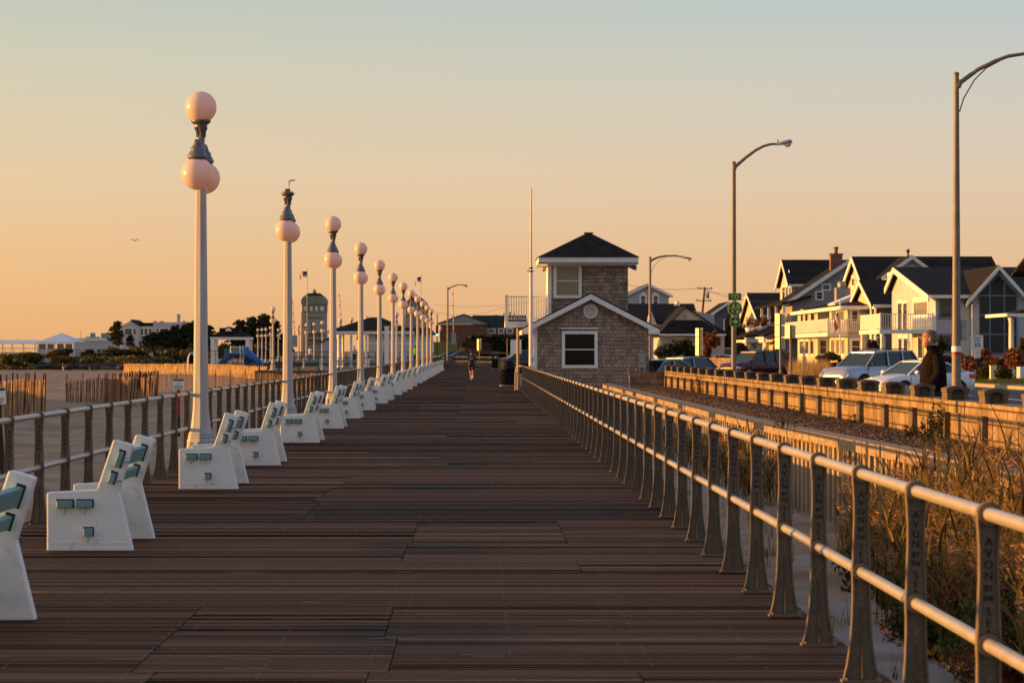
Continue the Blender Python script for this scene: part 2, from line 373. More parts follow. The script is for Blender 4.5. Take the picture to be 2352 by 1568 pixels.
# land on the right: promenade behind the block wall, road, verge
XW = 6.6
def land():
    struct('sidewalk', MB().box(XW+.25, 14.6, 10, 330, -.6, .15), M['concrete'])
    struct('kerb', MB().box(14.604, 14.8, 10, 330, -.6, .0), M['concrete'])
    struct('road', MB().box(14.804, 25.6, 5, 600, -.6, -.16), M['asphalt'])
    mk = MB()
    for y in range(20, 320, 12): mk.box(20.1, 20.22, y, y+4, -.158, -.156)
    for y in range(40, 300, 3): mk.obox((16.2, y, -.157), V3(1.6,-1.1,0), V3(.03,.05,0), V3(0,0,.001))
    struct('road_markings', mk, M['signwhite'])
    struct('far_kerb', MB().box(25.604, 25.85, 5, 600, -.6, .0), M['concrete'])
    struct('verge', MB().box(25.854, 400, 5, 700, -.6, .03), M['lawn'])
    struct('street', MB().box(2.6, 14.6, 330.01, 700, -.6, -.1), M['asphalt'])
    # gravel terrace between bulkhead and wall
    ny, nx = 420, 16
    y = np.linspace(20, 112, ny)[:, None]*np.ones((1, nx))
    xb = np.interp(y, BULK_Y, BULK_X)
    x = xb+.1+np.linspace(0, 1, nx)[None, :]*(XW-xb-.1+.05)
    z = .365+.035*fbm(x*3, y*3, 4)+.05*np.linspace(0, 1, nx)[None, :]
    grid('gravel_terrace', x, y, z, M['gravel'])
    # the bank under the beach house
    ny, nx = 260, 26
    y = np.exp(np.linspace(math.log(7), math.log(112), ny))[:, None]*np.ones((1, nx)); x = 2.02+np.linspace(0, 1, nx)[None, :]*3.4*np.ones((ny, 1))
    grid('sand_strip_ground', x, y, -.925+.045*fbm(x*1.1, y*.8, 4)+.02*fbm(x*4, y*4, 2), M['pale_sand'])
    struct('bank', MB().box(5.5, 40, 112.01, 330, -1.6, -.2), M['concrete'])
BULK_Y = [10, 27, 38, 49, 60, 82, 112]; BULK_X = [5.9, 5.72, 5.55, 5.22, 5.15, 5.12, 5.1]
M['pale_sand'] = mat('pale_dry_sand', (.29,.24,.205), (.41,.345,.295), rough=.95, sc=1.2, bump=.6, bsc=12, sp=.1)
M['gravel'] = mat('gravel', (.05,.031,.022), (.20,.13,.088), rough=.95, sc=14, lo=.38, hi=.66, bump=1, bsc=22, sp=.1, detail=8)
land()
# ------------------------------------------------------------------ boardwalk
M['deck'] = shademat('deck_boards', [(0,(.008,.006,.007)), (.3,(.034,.019,.013)), (.55,(.088,.048,.030)), (.8,(.146,.088,.056)), (1,(.22,.15,.10))],
                     rough=.8, sp=.06, streak=(.7, 75, 60), bump=.3, amt=1.0)
M['fleck'] = mat('worn_paint', (.42,.40,.38), rough=.8); M['edge'] = mat('gap_shade_edge', (.010,.007,.006), rough=.95, sp=.02); M['nail'] = mat('nail_heads', (.22,.19,.16), rough=.5, metal=.4)  # edge colour near-black: shade of the gaps between boards painted in
def deck():
    rnd = random.Random(11); mb = MB(); y = 8.0; w = .099; pitch = .108
    seams = [-1.72, -.5, .85]; off = 0; base = .5; left = 0; grey = {}
    edges = [DECK_L]+seams+[DECK_R]; cells = []
    while y < 337:
        if left <= 0:
            left = rnd.randint(7, 32); j = [rnd.uniform(-.09, .09) for _ in seams]
            keep = [s+q for s, q in zip(seams, j) if rnd.random() < .42]
            edges = [DECK_L]+keep+[DECK_R]
            cells = [rnd.gauss(0, .02)-(.16 if rnd.random() < .035 else 0) for _ in range(len(edges)-1)]
        left -= 1
        dz = rnd.gauss(0, .0006); band = .05*math.sin(y*.37)+.03*math.sin(y*2.3+1)
        for i in range(len(edges)-1):
            c = min(1, max(0, .52+cells[i]+band+rnd.gauss(0, .12)+(rnd.gauss(0,.2) if rnd.random() < .06 else 0)))
            a, b = edges[i]+.003, edges[i+1]-.003
            z0 = dz+rnd.gauss(0, .0009); z1 = dz+rnd.gauss(0, .0009); tl = rnd.gauss(0, .0014)
            vs = [(a,y,z0-tl),(b,y,z1-tl),(b,y+w,z1+tl),(a,y+w,z0+tl),(a,y,-.04),(b,y,-.04),(b,y+w,-.04),(a,y+w,-.04)]
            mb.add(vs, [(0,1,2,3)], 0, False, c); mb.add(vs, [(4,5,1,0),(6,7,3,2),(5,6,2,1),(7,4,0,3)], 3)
        if y < 60:
            for jx in (-3.95, -3.2, -2.45, -1.78, -1.66, -1.1, -.56, -.44, .18, .79, .91, 1.5):
                if rnd.random() < .3: mb.add([(jx-.006,y+.03,.0075),(jx+.006,y+.03,.0075),(jx+.006,y+.042,.0075),(jx-.006,y+.042,.0075)], [(0,1,2,3)], 2)
        if rnd.random() < .22 and y < 90:
            for _ in range(rnd.randint(1, 5)):
                x = rnd.uniform(-3.6, 1.6); l = rnd.uniform(.04, .32); yy = y+rnd.choice([.004, .09])
                mb.add([(x,yy,.0085),(x+l,yy,.0085),(x+l*.9,yy+.005,.0085),(x+l*.1,yy+.006,.0085)], [(0,1,2,3)], 1)
        y += pitch
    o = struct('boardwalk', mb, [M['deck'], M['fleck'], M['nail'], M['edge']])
    ub = MB().box(DECK_L+.06, DECK_R-.06, 8, 337, -.3, -.045)
    ub.box(DECK_R-.05, DECK_R-.0, 8, 337, -.28, -.046)
    for yy in range(10, 336, 3):
        for x in (DECK_L+.3, -1.5, DECK_R-.3): ub.box(x-.13, x+.13, yy-.13, yy+.13, -1.6, -.301)
    struct('boardwalk_substructure', ub, M['iron_dark'])
deck()
# ------------------------------------------------------------------ lettering
_fc = {}
def text_geo(s, size, ext):
    k = (s, round(size, 5), ext)
    if k not in _fc:
        cu = bpy.data.curves.new('lettering', 'FONT'); cu.body = s; cu.size = size; cu.align_x = 'CENTER'; cu.align_y = 'CENTER'; cu.extrude = ext; cu.resolution_u = 2
        ob = bpy.data.objects.new('lettering', cu); COL.objects.link(ob)
        bpy.context.view_layer.update()
        me = bpy.data.meshes.new_from_object(ob.evaluated_get(bpy.context.evaluated_depsgraph_get()))
        _fc[k] = ([tuple(v.co) for v in me.vertices], [tuple(p.vertices) for p in me.polygons])
        bpy.data.objects.remove(ob); bpy.data.meshes.remove(me); bpy.data.curves.remove(cu)
    return _fc[k]
def text(mb, s, x, y, z, size, ext=.002, mi=0, wide=1.0, bold=0):
    """letters standing in the XZ plane, read from -Y"""
    v, f = text_geo(s, size, ext)
    for dx in ([0] if not bold else [-bold, 0, bold]):
        mb.add([(x+p[0]*wide+dx, y-p[2]+dx*.01, z+p[1]) for p in v], f, mi)
# ------------------------------------------------------------------ railings: cast posts and two pipes
PROF = [(0,.088),(.03,.086),(.08,.073),(.15,.062),(.22,.054),(.3,.048),(.4,.0445),(.48,.044),(.545,.047),(.61,.043),(.7,.040),(.8,.0365),(.9,.037),(.97,.041),(1.0,.044)]
TOPZ, MIDZ = 1.03, .545
def post_outline():
    pts = [(-h, z) for z, h in PROF]
    for i in range(1, 9):
        a = PI-PI*i/9*1.0
        pts.append((.047*math.cos(a), TOPZ+.047*math.sin(a)*.95))
    pts += [(h, z) for z, h in reversed(PROF)]
    return pts
def post_mesh():
    mb = MB(); out = post_outline(); n = len(out); t = .009; D = .025
    inn = []
    for i, (x, z) in enumerate(out):
        a = Vector((out[max(i-1,0)][0], out[max(i-1,0)][1])); b = Vector((out[min(i+1,n-1)][0], out[min(i+1,n-1)][1]))
        d = (b-a).normalized(); nn = Vector((d.y, -d.x)); inn.append((x+nn.x*t, z+nn.y*t))
    vs = []
    for (x, z), (p, q) in zip(out, inn): vs += [(x,-D,z),(x,D,z),(p,D,q),(p,-D,q)]
    fs = []
    for i in range(n-1):
        a, b = 4*i, 4*(i+1)
        for k in range(4): fs.append((a+k, a+(k+1) % 4, b+(k+1) % 4, b+k))
    mb.add(vs, fs)
    mb.prism(inn, -.005, .005, 'y')
    for z, r in ((MIDZ, .044), (TOPZ, .042)):
        c = [(r*math.cos(2*PI*i/14), z+r*math.sin(2*PI*i/14)) for i in range(14)]; mb.prism(c, -.031, .031, 'y')
    for s in (-1, 1):                     # rib and boss on both faces
        mb.add([(-.007,s*.0075,.015),(.007,s*.0075,.015),(.007,s*.0075,.37),(-.007,s*.0075,.37),(0,s*.038,.015),(0,s*.022,.37)], [(0,4,5,3),(1,2,5,4),(3,5,2),(0,1,4)])
        c = [(.014*math.cos(2*PI*i/10), .415+.014*math.sin(2*PI*i/10)) for i in range(10)]; mb.prism(c, s*.0071, s*.013, 'y')
    mb.box(-.098, .098, -.045, .045, .0, .014)
    for sx in (-1, 1):
        for sy in (-1, 1): mb.lathe([(.009,.014),(.009,.026)], 6, (sx*.072, sy*.034, 0))
    return mb
def letter_mesh():
    mb = MB()
    for s, z, sz, w in (('A',.925,.046,.9),('V',.883,.046,.9),('O',.841,.046,.85),('N',.799,.046,.85),('BY',.753,.034,.8),('THE',.715,.030,.72),('S',.666,.046,.95),('E',.626,.046,.95),('A',.588,.042,.9)):
        text(mb, s, 0, -.0058, z-.012+.012, sz, .0012, 0, w, .0012)
    return mb
def post_both(t):
    a = post_mesh(); k = len(a.f); o0 = fixn(a.build('post', M['iron'], t)); l = letter_mesh()
    b = MB(); b.v = [tuple(v.co) for v in o0.data.vertices]; b.f = [list(p.vertices) for p in o0.data.polygons]; b.m = [0]*len(b.f); b.sm = [False]*len(b.f); b.c = [None]*len(b.f)
    b.add(l.v, l.f, 1); bpy.data.objects.remove(o0)
    return b.build('post', [M['iron'], M['iron_dark']], t)
def railing(name, label, x, ys, group=None, maxparts=99, letters=45):
    t = thing(name, label, 'railing', (x, ys[0], .008), 0, group)
    P = LET = None
    for i, y in enumerate(ys[:maxparts]):
        if P is None:
            P = post_both(t); p = P
        else:
            p = P.copy(); COL.objects.link(p); p.parent = t
            if i == letters: P = fixn(post_mesh().build('post', M['iron'], t)); COL.objects.unlink(p); bpy.data.objects.remove(p); p = P
        p.location = (0, y-ys[0], 0)
    if len(ys) > maxparts:
        src = post_mesh(); mb = MB()
        for y in ys[maxparts:]: mb.add([(v[0], v[1]+y-ys[0], v[2]) for v in src.v], src.f)
        o = fixn(mb.build('post', M['iron'], t)); o['kind'] = 'stuff'
    L = ys[-1]-ys[0]
    for nm, z in (('top_rail', TOPZ), ('lower_rail', MIDZ)):
        mb = MB(); mb.tube([(0,-3,z),(0,L+.3,z)], .0262, 14)
        y = 1.0
        while y < min(L, 90): mb.tube([(0,y,z),(0,y+.012,z)], .0268, 14); y += 6.1
        mb.build(nm, M['pipe'], t)
    return t
ysR = [10.56+1.75*i for i in range(-1, 62)]
railing('railing', 'long railing of dark cast posts and two pipes along the boardwalk edge beside the reeds', RX, ysR)
ysL = [21.55+1.70*i for i in range(-5, 184)]
railing('railing', 'long railing of dark cast posts and pipes behind the benches along the beach', LX, ysL)
# ------------------------------------------------------------------ benches
def bench_end(y0, y1):
    pl = [(0,0),(0,.472),(.02,.480),(.41,.500),(.543,.906),(.558,.910),(.700,.868),(.705,.855),(.587,.485),(.705,0)]
    mb = MB().prism(pl, y0, y1, 'y')
    return mb
def bevel(o, w=.008, seg=2):
    bm = bmesh.new(); bm.from_mesh(o.data); bmesh.ops.recalc_face_normals(bm, faces=bm.faces)
    es = [e for e in bm.edges if len(e.link_faces) == 2 and e.calc_face_angle(0) > .5]
    bmesh.ops.bevel(bm, geom=es, offset=w, segments=seg, affect='EDGES', profile=.6); bm.to_mesh(o.data); bm.free(); return o
BL = 1.58
def make_bench():
    t = thing('bench', 'x', 'bench', (0,0,0), 0, 'benches in a row along the beach railing')
    ta = math.atan2(.408, .136)
    for y0 in (0, BL-.12):
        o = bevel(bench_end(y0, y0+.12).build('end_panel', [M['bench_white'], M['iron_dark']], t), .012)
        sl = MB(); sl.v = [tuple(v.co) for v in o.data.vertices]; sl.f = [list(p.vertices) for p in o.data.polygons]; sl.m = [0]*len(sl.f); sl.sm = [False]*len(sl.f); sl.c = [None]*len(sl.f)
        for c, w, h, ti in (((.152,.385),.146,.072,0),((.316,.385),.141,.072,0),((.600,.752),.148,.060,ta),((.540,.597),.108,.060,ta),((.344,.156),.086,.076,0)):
            a = V3(math.cos(ti),0,math.sin(ti)); b = V3(-math.sin(ti),0,math.cos(ti)); sl.obox((c[0]-b.x*.004,y0-.0005,c[1]+.004), a*w/2, V3(0,.003,0), b*h/2, 1)  # black boxes paint in the shade of the gaps around the slats
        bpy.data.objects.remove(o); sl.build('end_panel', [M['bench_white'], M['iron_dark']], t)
    def slat(nm, c, w, h, tilt=0):
        a = V3(math.cos(tilt),0,math.sin(tilt)); b = V3(-math.sin(tilt),0,math.cos(tilt))
        mb = MB().obox((c[0], BL/2, c[1]), a*w/2, V3(0,BL/2+.065,0), b*h/2)
        mb.tube([(c[0]-a.x*0-b.x*.02,-.055,c[1]-.02), (c[0]-b.x*.09,-.055,c[1]-b.z*.085)], .006, 6)
        return bevel(mb.build(nm, M['teal'], t), .004, 1)
    slat('seat_slat', (.152,.385), .125, .055); slat('seat_slat', (.316,.385), .120, .055)
    ta = math.atan2(.408, .136)
    slat('back_slat', (.600,.752), .125, .042, ta); slat('back_slat', (.540,.597), .085, .042, ta)
    slat('stretcher', (.344,.156), .068, .06)
    ri = MB()
    for y0 in (-.004,):
        ri.box(.03, .67, y0, .0015, .062, .068)
    ri.build('end_groove', M['bench_white'], t)
    return t
BD = [15.82, 23.3, 33.7, 40.7, 50.9, 60.2, 69.3, 78.9, 89.3, 95.6, 107, 114.5, 123, 134, 147, 157, 168, 180, 191, 203, 216, 231, 246]
bench0 = make_bench()
rb = random.Random(4)
for i, d in enumerate(BD):
    b = bench0 if i == 0 else copy_tree(bench0)
    b.location = (-3.52+rb.uniform(-.012, .012)+(.125 if i == 0 else 0), d, .008); b.rotation_euler = (0, 0, R(rb.uniform(-.6, .6)))
    b['label'] = ('white bench with teal slats, cut off by the left edge of the picture' if i == 0 else
                  f'white concrete-ended bench with teal slats, {ORD[i]} of the row counting from the camera' if i < len(BD)-1 else
                  'white bench with teal slats, farthest of the row along the beach railing')
# ------------------------------------------------------------------ lamp posts with three globes
def make_lamp(top=True):
    t = thing('lamp_post', 'x', 'lamp post', (0,0,0), 0, 'globe lamp posts along the boardwalk')
    pr = [(.27,0),(.27,.06),(.24,.08),(.228,.12),(.192,.40),(.178,.42),(.184,.44),(.172,.46),(.178,.48),(.162,.50),(.14,.58),(.124,.7),(.113,.82),(.105,1.1),(.077,3.9),(.07,4.02)]
    sh = MB(); sh.lathe(pr, 8, sm=False)
    for k in range(8):                    # sunk panels of the pedestal, shown as raised frames
        a = PI/8+k*PI/4; n = V3(math.cos(a), math.sin(a), 0); u = V3(-math.sin(a), math.cos(a), 0)
        def q(z, s, e): r = (.228+(.192-.228)*(z-.12)/.28)*math.cos(PI/8)+e; return n*r+u*s+V3(0,0,z)
        for (z0, s0, z1, s1) in ((.16,-.06,.16,.06),(.37,-.052,.37,.052),(.16,-.06,.37,-.052),(.16,.06,.37,.052)):
            sh.beam(q(z0,s0,.002), q(z1,s1,.002), .012, .012)
    fixn(sh.build('shaft', M['pole_white'], t))
    hd = MB().lathe([(.072,3.98),(.092,4.02),(.06,4.12),(.056,4.4),(.075,4.43),(.06,4.46),(.052,4.56),(.058,4.60),(.05,4.62),(.058,4.70),(.085,4.765),(.092,4.785),(.088,4.80),(.115,4.815),(.138,4.84),(.142,4.862),(.115,4.872),(.115,4.89)], 16)
    for k in range(8): a = k*PI/4; hd.tube([(.062*math.cos(a),.062*math.sin(a),4.62),(.064*math.cos(a),.064*math.sin(a),4.70),(.09*math.cos(a),.09*math.sin(a),4.76)], .008, 5)
    fixn(hd.build('column_head', M['bronze'], t))
    for s in (-1, 1):
        y = .5*s
        br = MB().tube([(0,.04*s,4.18),(0,.2*s,4.36),(0,.38*s,4.50),(0,y,4.53)], [.03,.034,.03,.03], 8)
        br.box(-.03, .03, .10*s-.03, .10*s+.03, 4.34, 4.52); br.beam((0,.1*s,4.5), (0,y,4.54), .035, .03)
        br.lathe([(.035,4.56),(.045,4.53),(.06,4.49),(.064,4.47),(.085,4.45),(.098,4.42),(.098,4.40),(.112,4.38),(.128,4.345),(.14,4.32),(.14,4.31),(.12,4.30),(.11,4.27)], 16, (0,y,0))
        arm = fixn(br.build('lamp_arm', M['bronze'], t))
        MB().sphere((0,y,4.085), .225, 24, 16).build('globe', M['opal'], t)
    if top: MB().sphere((0,0,5.045), .222, 24, 16).build('globe', M['opal'], t)
    else:
        mb = MB().box(-.05,.05,-.05,.05,4.875,4.95); mb.tube([(.02,0,4.95),(.02,0,5.02)], .012, 6); mb.tube([(.02,0,5.02),(.03,0,5.1),(.045,0,5.12),(.15,0,5.125)], .014, 6)
        mb.build('bare_bracket', M['bronze'], t)
    return t
LD = [39.8+18.3*i for i in range(12)]
lamp0 = make_lamp(); lamp_bare = make_lamp(False)
for i, d in enumerate(LD):
    o = lamp0 if i == 0 else lamp_bare if i == 1 else copy_tree(lamp0)
    o.location = (-3.86, d, .008)
    o['label'] = ('white lamp post missing its top globe, bare bracket on its head' if i == 1 else
                  'tallest-looking white lamp post with three pink globes, nearest of the boardwalk row' if i == 0 else
                  f'white three-globe lamp post, {ORD[i]} of the boardwalk row counting from the camera')
def far_lamp(u, d, base, label, group='globe lamp posts beyond the boardwalk'):
    o = copy_tree(lamp0); o.location = (Xu(u, d), d, base); o['label'] = label; o['group'] = group
far_lamp(627, 236.6, .1, 'globe lamp post on the pale pedestal beside the playground fence')
for k, (u, d) in enumerate(((592.5,449),(602,445),(611,440),(621.5,411),(639.5,450))):
    far_lamp(u, d, .0, f'small distant globe lamp post before the pines, {["first","second","third","fourth","fifth"][k]} from the pavilion')
for k, (u, d) in enumerate(((686.3,383),(703.7,367),(721.8,355),(740.3,337))):
    far_lamp(u, d, .0, f'globe lamp post in front of the green-topped tower, {["first","second","third","fourth"][k]} from the left')
for k, (u, d) in enumerate(((782,310),(807.5,302),(842,291))):
    far_lamp(u, d, .0, f'globe lamp post standing behind the low pavilion roof, {["first","second","third"][k]} from the tower')
far_lamp(911, 261, .0, 'small globe lamp post seen between the white posts of the boardwalk row')
# ------------------------------------------------------------------ foliage helpers
def crown(mb, c, r, n, size, rnd, lobes=7, flat=1.0, base=.5, var=.35, aspect=1.6, fill=.35):
    """many small leaf faces in uneven clumps spread through an ellipsoid"""
    c = Vector(c); cl = []
    for _ in range(lobes):
        v = Vector((rnd.gauss(0,1), rnd.gauss(0,1), rnd.gauss(0,1))).normalized()*rnd.uniform(.2,.95)
        cl.append((v, rnd.uniform(.18,.52), rnd.uniform(-.3,.3)))
    for i in range(n):
        v, q, sh = rnd.choice(cl)
        w = Vector((rnd.gauss(0,1), rnd.gauss(0,1), rnd.gauss(0,1))).normalized()*q*(rnd.random()**fill)
        p = v+w; p = Vector((c.x+p.x*r[0], c.y+p.y*r[1], c.z+p.z*r[2]))
        a = Vector((rnd.gauss(0,1), rnd.gauss(0,1), rnd.gauss(0,flat))).normalized()
        b = a.cross(Vector((rnd.gauss(0,1), rnd.gauss(0,1), rnd.gauss(0,1)))).normalized()
        s = size*rnd.uniform(.6,1.3)
        a = a*s*aspect*.5; b = b*s*.5
        mb.add([p-a, p-b*.9, p+a, p+b*.9], [(0,1,2,3)], 0, False, min(1, max(0, base+sh*.6+rnd.gauss(0, var*.6))))
    return mb
M['leaf_dark'] = leafmat('evergreen_leaves', (.018,.022,.009), (.11,.105,.045))
M['leaf_olive'] = leafmat('olive_leaves', (.028,.026,.011), (.14,.115,.045))
M['leaf_green'] = leafmat('green_leaves', (.020,.028,.008), (.17,.15,.035))
M['leaf_rust'] = leafmat('rusty_leaves', (.05,.018,.009), (.36,.14,.05))
M['leaf_dune'] = leafmat('dune_leaves', (.05,.055,.015), (.23,.17,.05))
M['straw'] = leafmat('straw_blades', (.22,.13,.045), (.62,.42,.17), .4)
M['reed'] = leafmat('reed_blades', (.035,.035,.009), (.48,.28,.06), .45)
M['plume'] = leafmat('reed_plumes', (.26,.12,.06), (.55,.32,.17), .45)
M['bark'] = mat('bark', (.06,.045,.035), (.11,.085,.06), rough=.9, sc=8, bump=.6)
def blade(mb, p, h, w, lean, az, rnd, c, seg=4, droop=.5, mi=0):
    """one curved tapering grass blade"""
    p = Vector(p); d = V3(math.cos(az), math.sin(az), 0); s = V3(-d.y, d.x, 0); vs = []
    for i in range(seg+1):
        t = i/seg; q = p+V3(0,0,h*(t-droop*.5*t*t*lean))+d*(lean*h*(.35*t+.65*t*t))
        ww = w*(1-t**1.6)*.5+.0004; vs += [q-s*ww, q+s*ww]
    mb.add(vs, [(2*i, 2*i+1, 2*i+3, 2*i+2) for i in range(seg)], mi, False, c); return Vector(vs[-1])
def bush(name, label, cat, loc, r, n, size, m, rnd, group=None, base=.5, trunk=True, lobes=8, world_z=0, aspect=1.6):
    t = thing(name, label, cat, loc, 0, group)
    crown(MB(), (0,0,r[2]*.78), r, n, size, rnd, lobes, base=base, aspect=aspect).build('foliage', m, t)
    if trunk:
        mb = MB()
        for k in range(4):
            a = rnd.uniform(0, 2*PI); mb.tube([(0,0,-.15),(.3*r[0]*math.cos(a),.3*r[1]*math.sin(a),r[2]*.7),(.5*r[0]*math.cos(a),.5*r[1]*math.sin(a),r[2]*1.3)], [.05*r[2],.035*r[2],.01*r[2]], 5)
        mb.build('stem', M['bark'], t)
    return t
# ------------------------------------------------------------------ bulkhead and block wall
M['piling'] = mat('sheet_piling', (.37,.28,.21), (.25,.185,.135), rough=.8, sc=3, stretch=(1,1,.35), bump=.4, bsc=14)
M['piling_dark'] = mat('dark_piling_recess', (.085,.06,.045), (.13,.09,.065), rough=.9, sc=4)  # recessed faces between the ribs in a darker colour
M['capwood'] = mat('weathered_timber', (.36,.27,.19), (.22,.155,.105), rough=.85, sc=3, stretch=(6,1,6), bump=.5, bsc=10)
def bx(y): return float(np.interp(y, BULK_Y, BULK_X))
def bulkhead():
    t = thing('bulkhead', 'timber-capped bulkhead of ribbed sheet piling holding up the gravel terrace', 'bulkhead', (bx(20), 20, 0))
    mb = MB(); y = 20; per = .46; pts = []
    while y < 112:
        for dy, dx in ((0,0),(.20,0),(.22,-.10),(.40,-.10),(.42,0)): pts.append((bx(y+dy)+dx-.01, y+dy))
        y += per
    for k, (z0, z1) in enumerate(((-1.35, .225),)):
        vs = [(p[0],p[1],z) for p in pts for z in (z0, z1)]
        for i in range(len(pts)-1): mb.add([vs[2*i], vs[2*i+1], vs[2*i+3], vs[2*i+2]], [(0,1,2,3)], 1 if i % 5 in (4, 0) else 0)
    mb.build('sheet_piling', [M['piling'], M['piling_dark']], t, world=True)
    mb = MB(); y = 20; rnd = random.Random(5)
    while y < 112:
        L = 3.0; y1 = min(y+L, 112); j = rnd.uniform(-.012, .012)
        a, b = bx(y), bx(y1)
        vs = [(a-.16+j,y+.01,.228),(a+.14+j,y+.01,.228),(b+.14+j,y1,.228),(b-.16+j,y1,.228),(a-.16+j,y+.01,.39),(a+.14+j,y+.01,.39),(b+.14+j,y1,.39),(b-.16+j,y1,.39)]
        mb.add(vs, [(0,3,2,1),(4,5,6,7),(0,1,5,4),(1,2,6,5),(2,3,7,6),(3,0,4,7)]); y += L
    mb.build('cap', M['capwood'], t, world=True)
    # torn roots and soil hanging under the cap
    mb = MB()
    for i in range(900):
        y = 22+rnd.random()**1.3*60; p = V3(bx(y)-rnd.uniform(.02,.17), y, .226)
        q = p+V3(rnd.gauss(0,.02), rnd.gauss(0,.06), -rnd.expovariate(9))
        mb.add([p+V3(0,-.03,0), p+V3(0,.03,0), q], [(0,1,2)], 0, False, rnd.random())
    mb.build('hanging_roots', M['straw'], t, world=True)
bulkhead()
def gravel_stones():
    rnd = random.Random(15); mb = MB()
    for i in range(15000):
        y = 23+rnd.random()**1.6*74; x0 = bx(y)+.16; t = rnd.random(); x = x0+(XW-.05-x0)*t; r = rnd.uniform(.008,.024)
        z = .365+.05*t+r*.2+.01; a = rnd.uniform(0,6.28); p = [V3(x+r*1.3*math.cos(a+k*PI/2)*rnd.uniform(.7,1.2), y+r*1.3*math.sin(a+k*PI/2)*rnd.uniform(.7,1.2), z-.3*r) for k in range(4)]
        q = V3(x+rnd.gauss(0,.3*r), y+rnd.gauss(0,.3*r), z+r*rnd.uniform(.6,1.2)); mb.add(p+[q], [(0,1,4),(1,2,4),(2,3,4),(3,0,4)], 0, False, rnd.random())
    mb.build('gravel_stones', M['pebble'], kind='stuff')
M['pebble'] = shademat('pebbles', [(0,(.035,.021,.016)),(.5,(.115,.076,.053)),(1,(.25,.17,.12))], rough=.95, sp=.05)
gravel_stones()
def block_wall():
    y0, y1 = 22.0, 99.5
    t = thing('block_wall', 'long block wall with arched pillars between gravel terrace and road', 'wall', (XW, y0, .3))
    w = MB().box(XW, XW+.26, y0, y1, .2, .80); w.build('wall_face', M['wallblock'], t, world=True)
    c = MB(); rnd = random.Random(9); y = y0
    while y < y1:
        L = .44; j = rnd.uniform(-.006,.006); c.box(XW-.035+j, XW+.30+j, y+.004, min(y+L, y1), .802+j*.3, .965+j*.6); y += L
    c.build('capstone', M['wallblock'], t, world=True)
    def pillar():
        m = MB(); d0, d1 = -.22, .22; xa, xb = -.045, .255
        m.box(xa-.03, xa+.10, d0+.03, d1-.03, .2, .80)               # pilaster under the cap
        m.box(xa, xb, d0+.07, d1, .967, 1.075)                       # body behind the niche
        m.box(xa, xa+.065, d0, d0+.069, .967, 1.075); m.box(xb-.065, xb, d0, d0+.069, .967, 1.075)
        xc = (xa+xb)/2; hw = (xb-xa)/2-.066
        arch = [(xc+hw*math.cos(a), 1.0765+.040*math.sin(a)) for a in [PI*i/8 for i in range(9)]]
        top = [(xa-.012, 1.0765), (xa-.012, 1.128), (xa+.06, 1.152), (xc, 1.160), (xb-.06, 1.152), (xb+.012, 1.128), (xb+.012, 1.0765)]
        m.prism(top+arch, d0-.012, d0+.07, 'y'); m.prism(top, d0+.07, d1+.012, 'y')
        return m
    P = None; y = 36.9-2.95*4
    while y < y1:
        if P is None: P = fixn(pillar().build('pillar', M['concrete2'], t)); p = P
        else: p = P.copy(); COL.objects.link(p); p.parent = t
        p.location = (0, y-y0, -.3); y += 2.95
    r = MB().box(5.35, XW+.25, y1+.01, y1+.4, -.9, .8); r.box(5.32, XW+.28, y1-.02, y1+.43, .802, .93)
    r.build('wall_return', M['wallblock'], t, world=True)
    fixn(pillar().build('pillar', M['concrete2'], t)).location = (.35, y1-y0+.4, -.28)
M['concrete2'] = mat('rough_block', (.165,.120,.082), (.105,.078,.054), rough=.9, sc=7, bump=.8, bsc=45)
block_wall()
# ------------------------------------------------------------------ plants right of the boardwalk
def reeds(loc, n, h, rad, rnd, label, plumes=.25, base=.45, w=.022):
    t = thing('reed_clump', label, 'reeds', loc, 0, 'reeds and bushes below the boardwalk')
    mb = MB(); st = MB()
    for i in range(n):
        a = rnd.uniform(0, 2*PI); r = rad*math.sqrt(rnd.random()); p = V3(r*math.cos(a), r*math.sin(a), -.05)
        hh = h*rnd.uniform(.55, 1.08); az = rnd.gauss(.6, 1.3); le = abs(rnd.gauss(.18, .14))
        top = blade(st, p, hh, .009, le, az, rnd, min(1, max(0, rnd.gauss(base+.15, .2))), 5)
        for k in range(rnd.randint(4, 8)):
            tt = rnd.uniform(.25, .95); q = p.lerp(top, tt); q.z = p.z+hh*(tt-.25*tt*tt*le)
            blade(mb, q, hh*rnd.uniform(.2, .38), w*rnd.uniform(.7,1.3), rnd.uniform(.35, 1.15), rnd.uniform(0, 2*PI), rnd, min(1, max(0, rnd.gauss(base, .3))), 4, .7)
        if rnd.random() < plumes:
            for k in range(26):
                s = rnd.random(); q = top+V3(rnd.gauss(.02,.02), rnd.gauss(0,.02), -.04-.22*s)
                e = q+V3(rnd.gauss(.05,.05), rnd.gauss(0,.05), rnd.uniform(-.09,.03))
                st.add([q+V3(0,0,.008), q-V3(0,0,.008), e], [(0,1,2)], 1, False, rnd.random())
    st.build('stems', [M['reed'], M['plume']], t); mb.build('leaves', M['reed'], t)
    return t
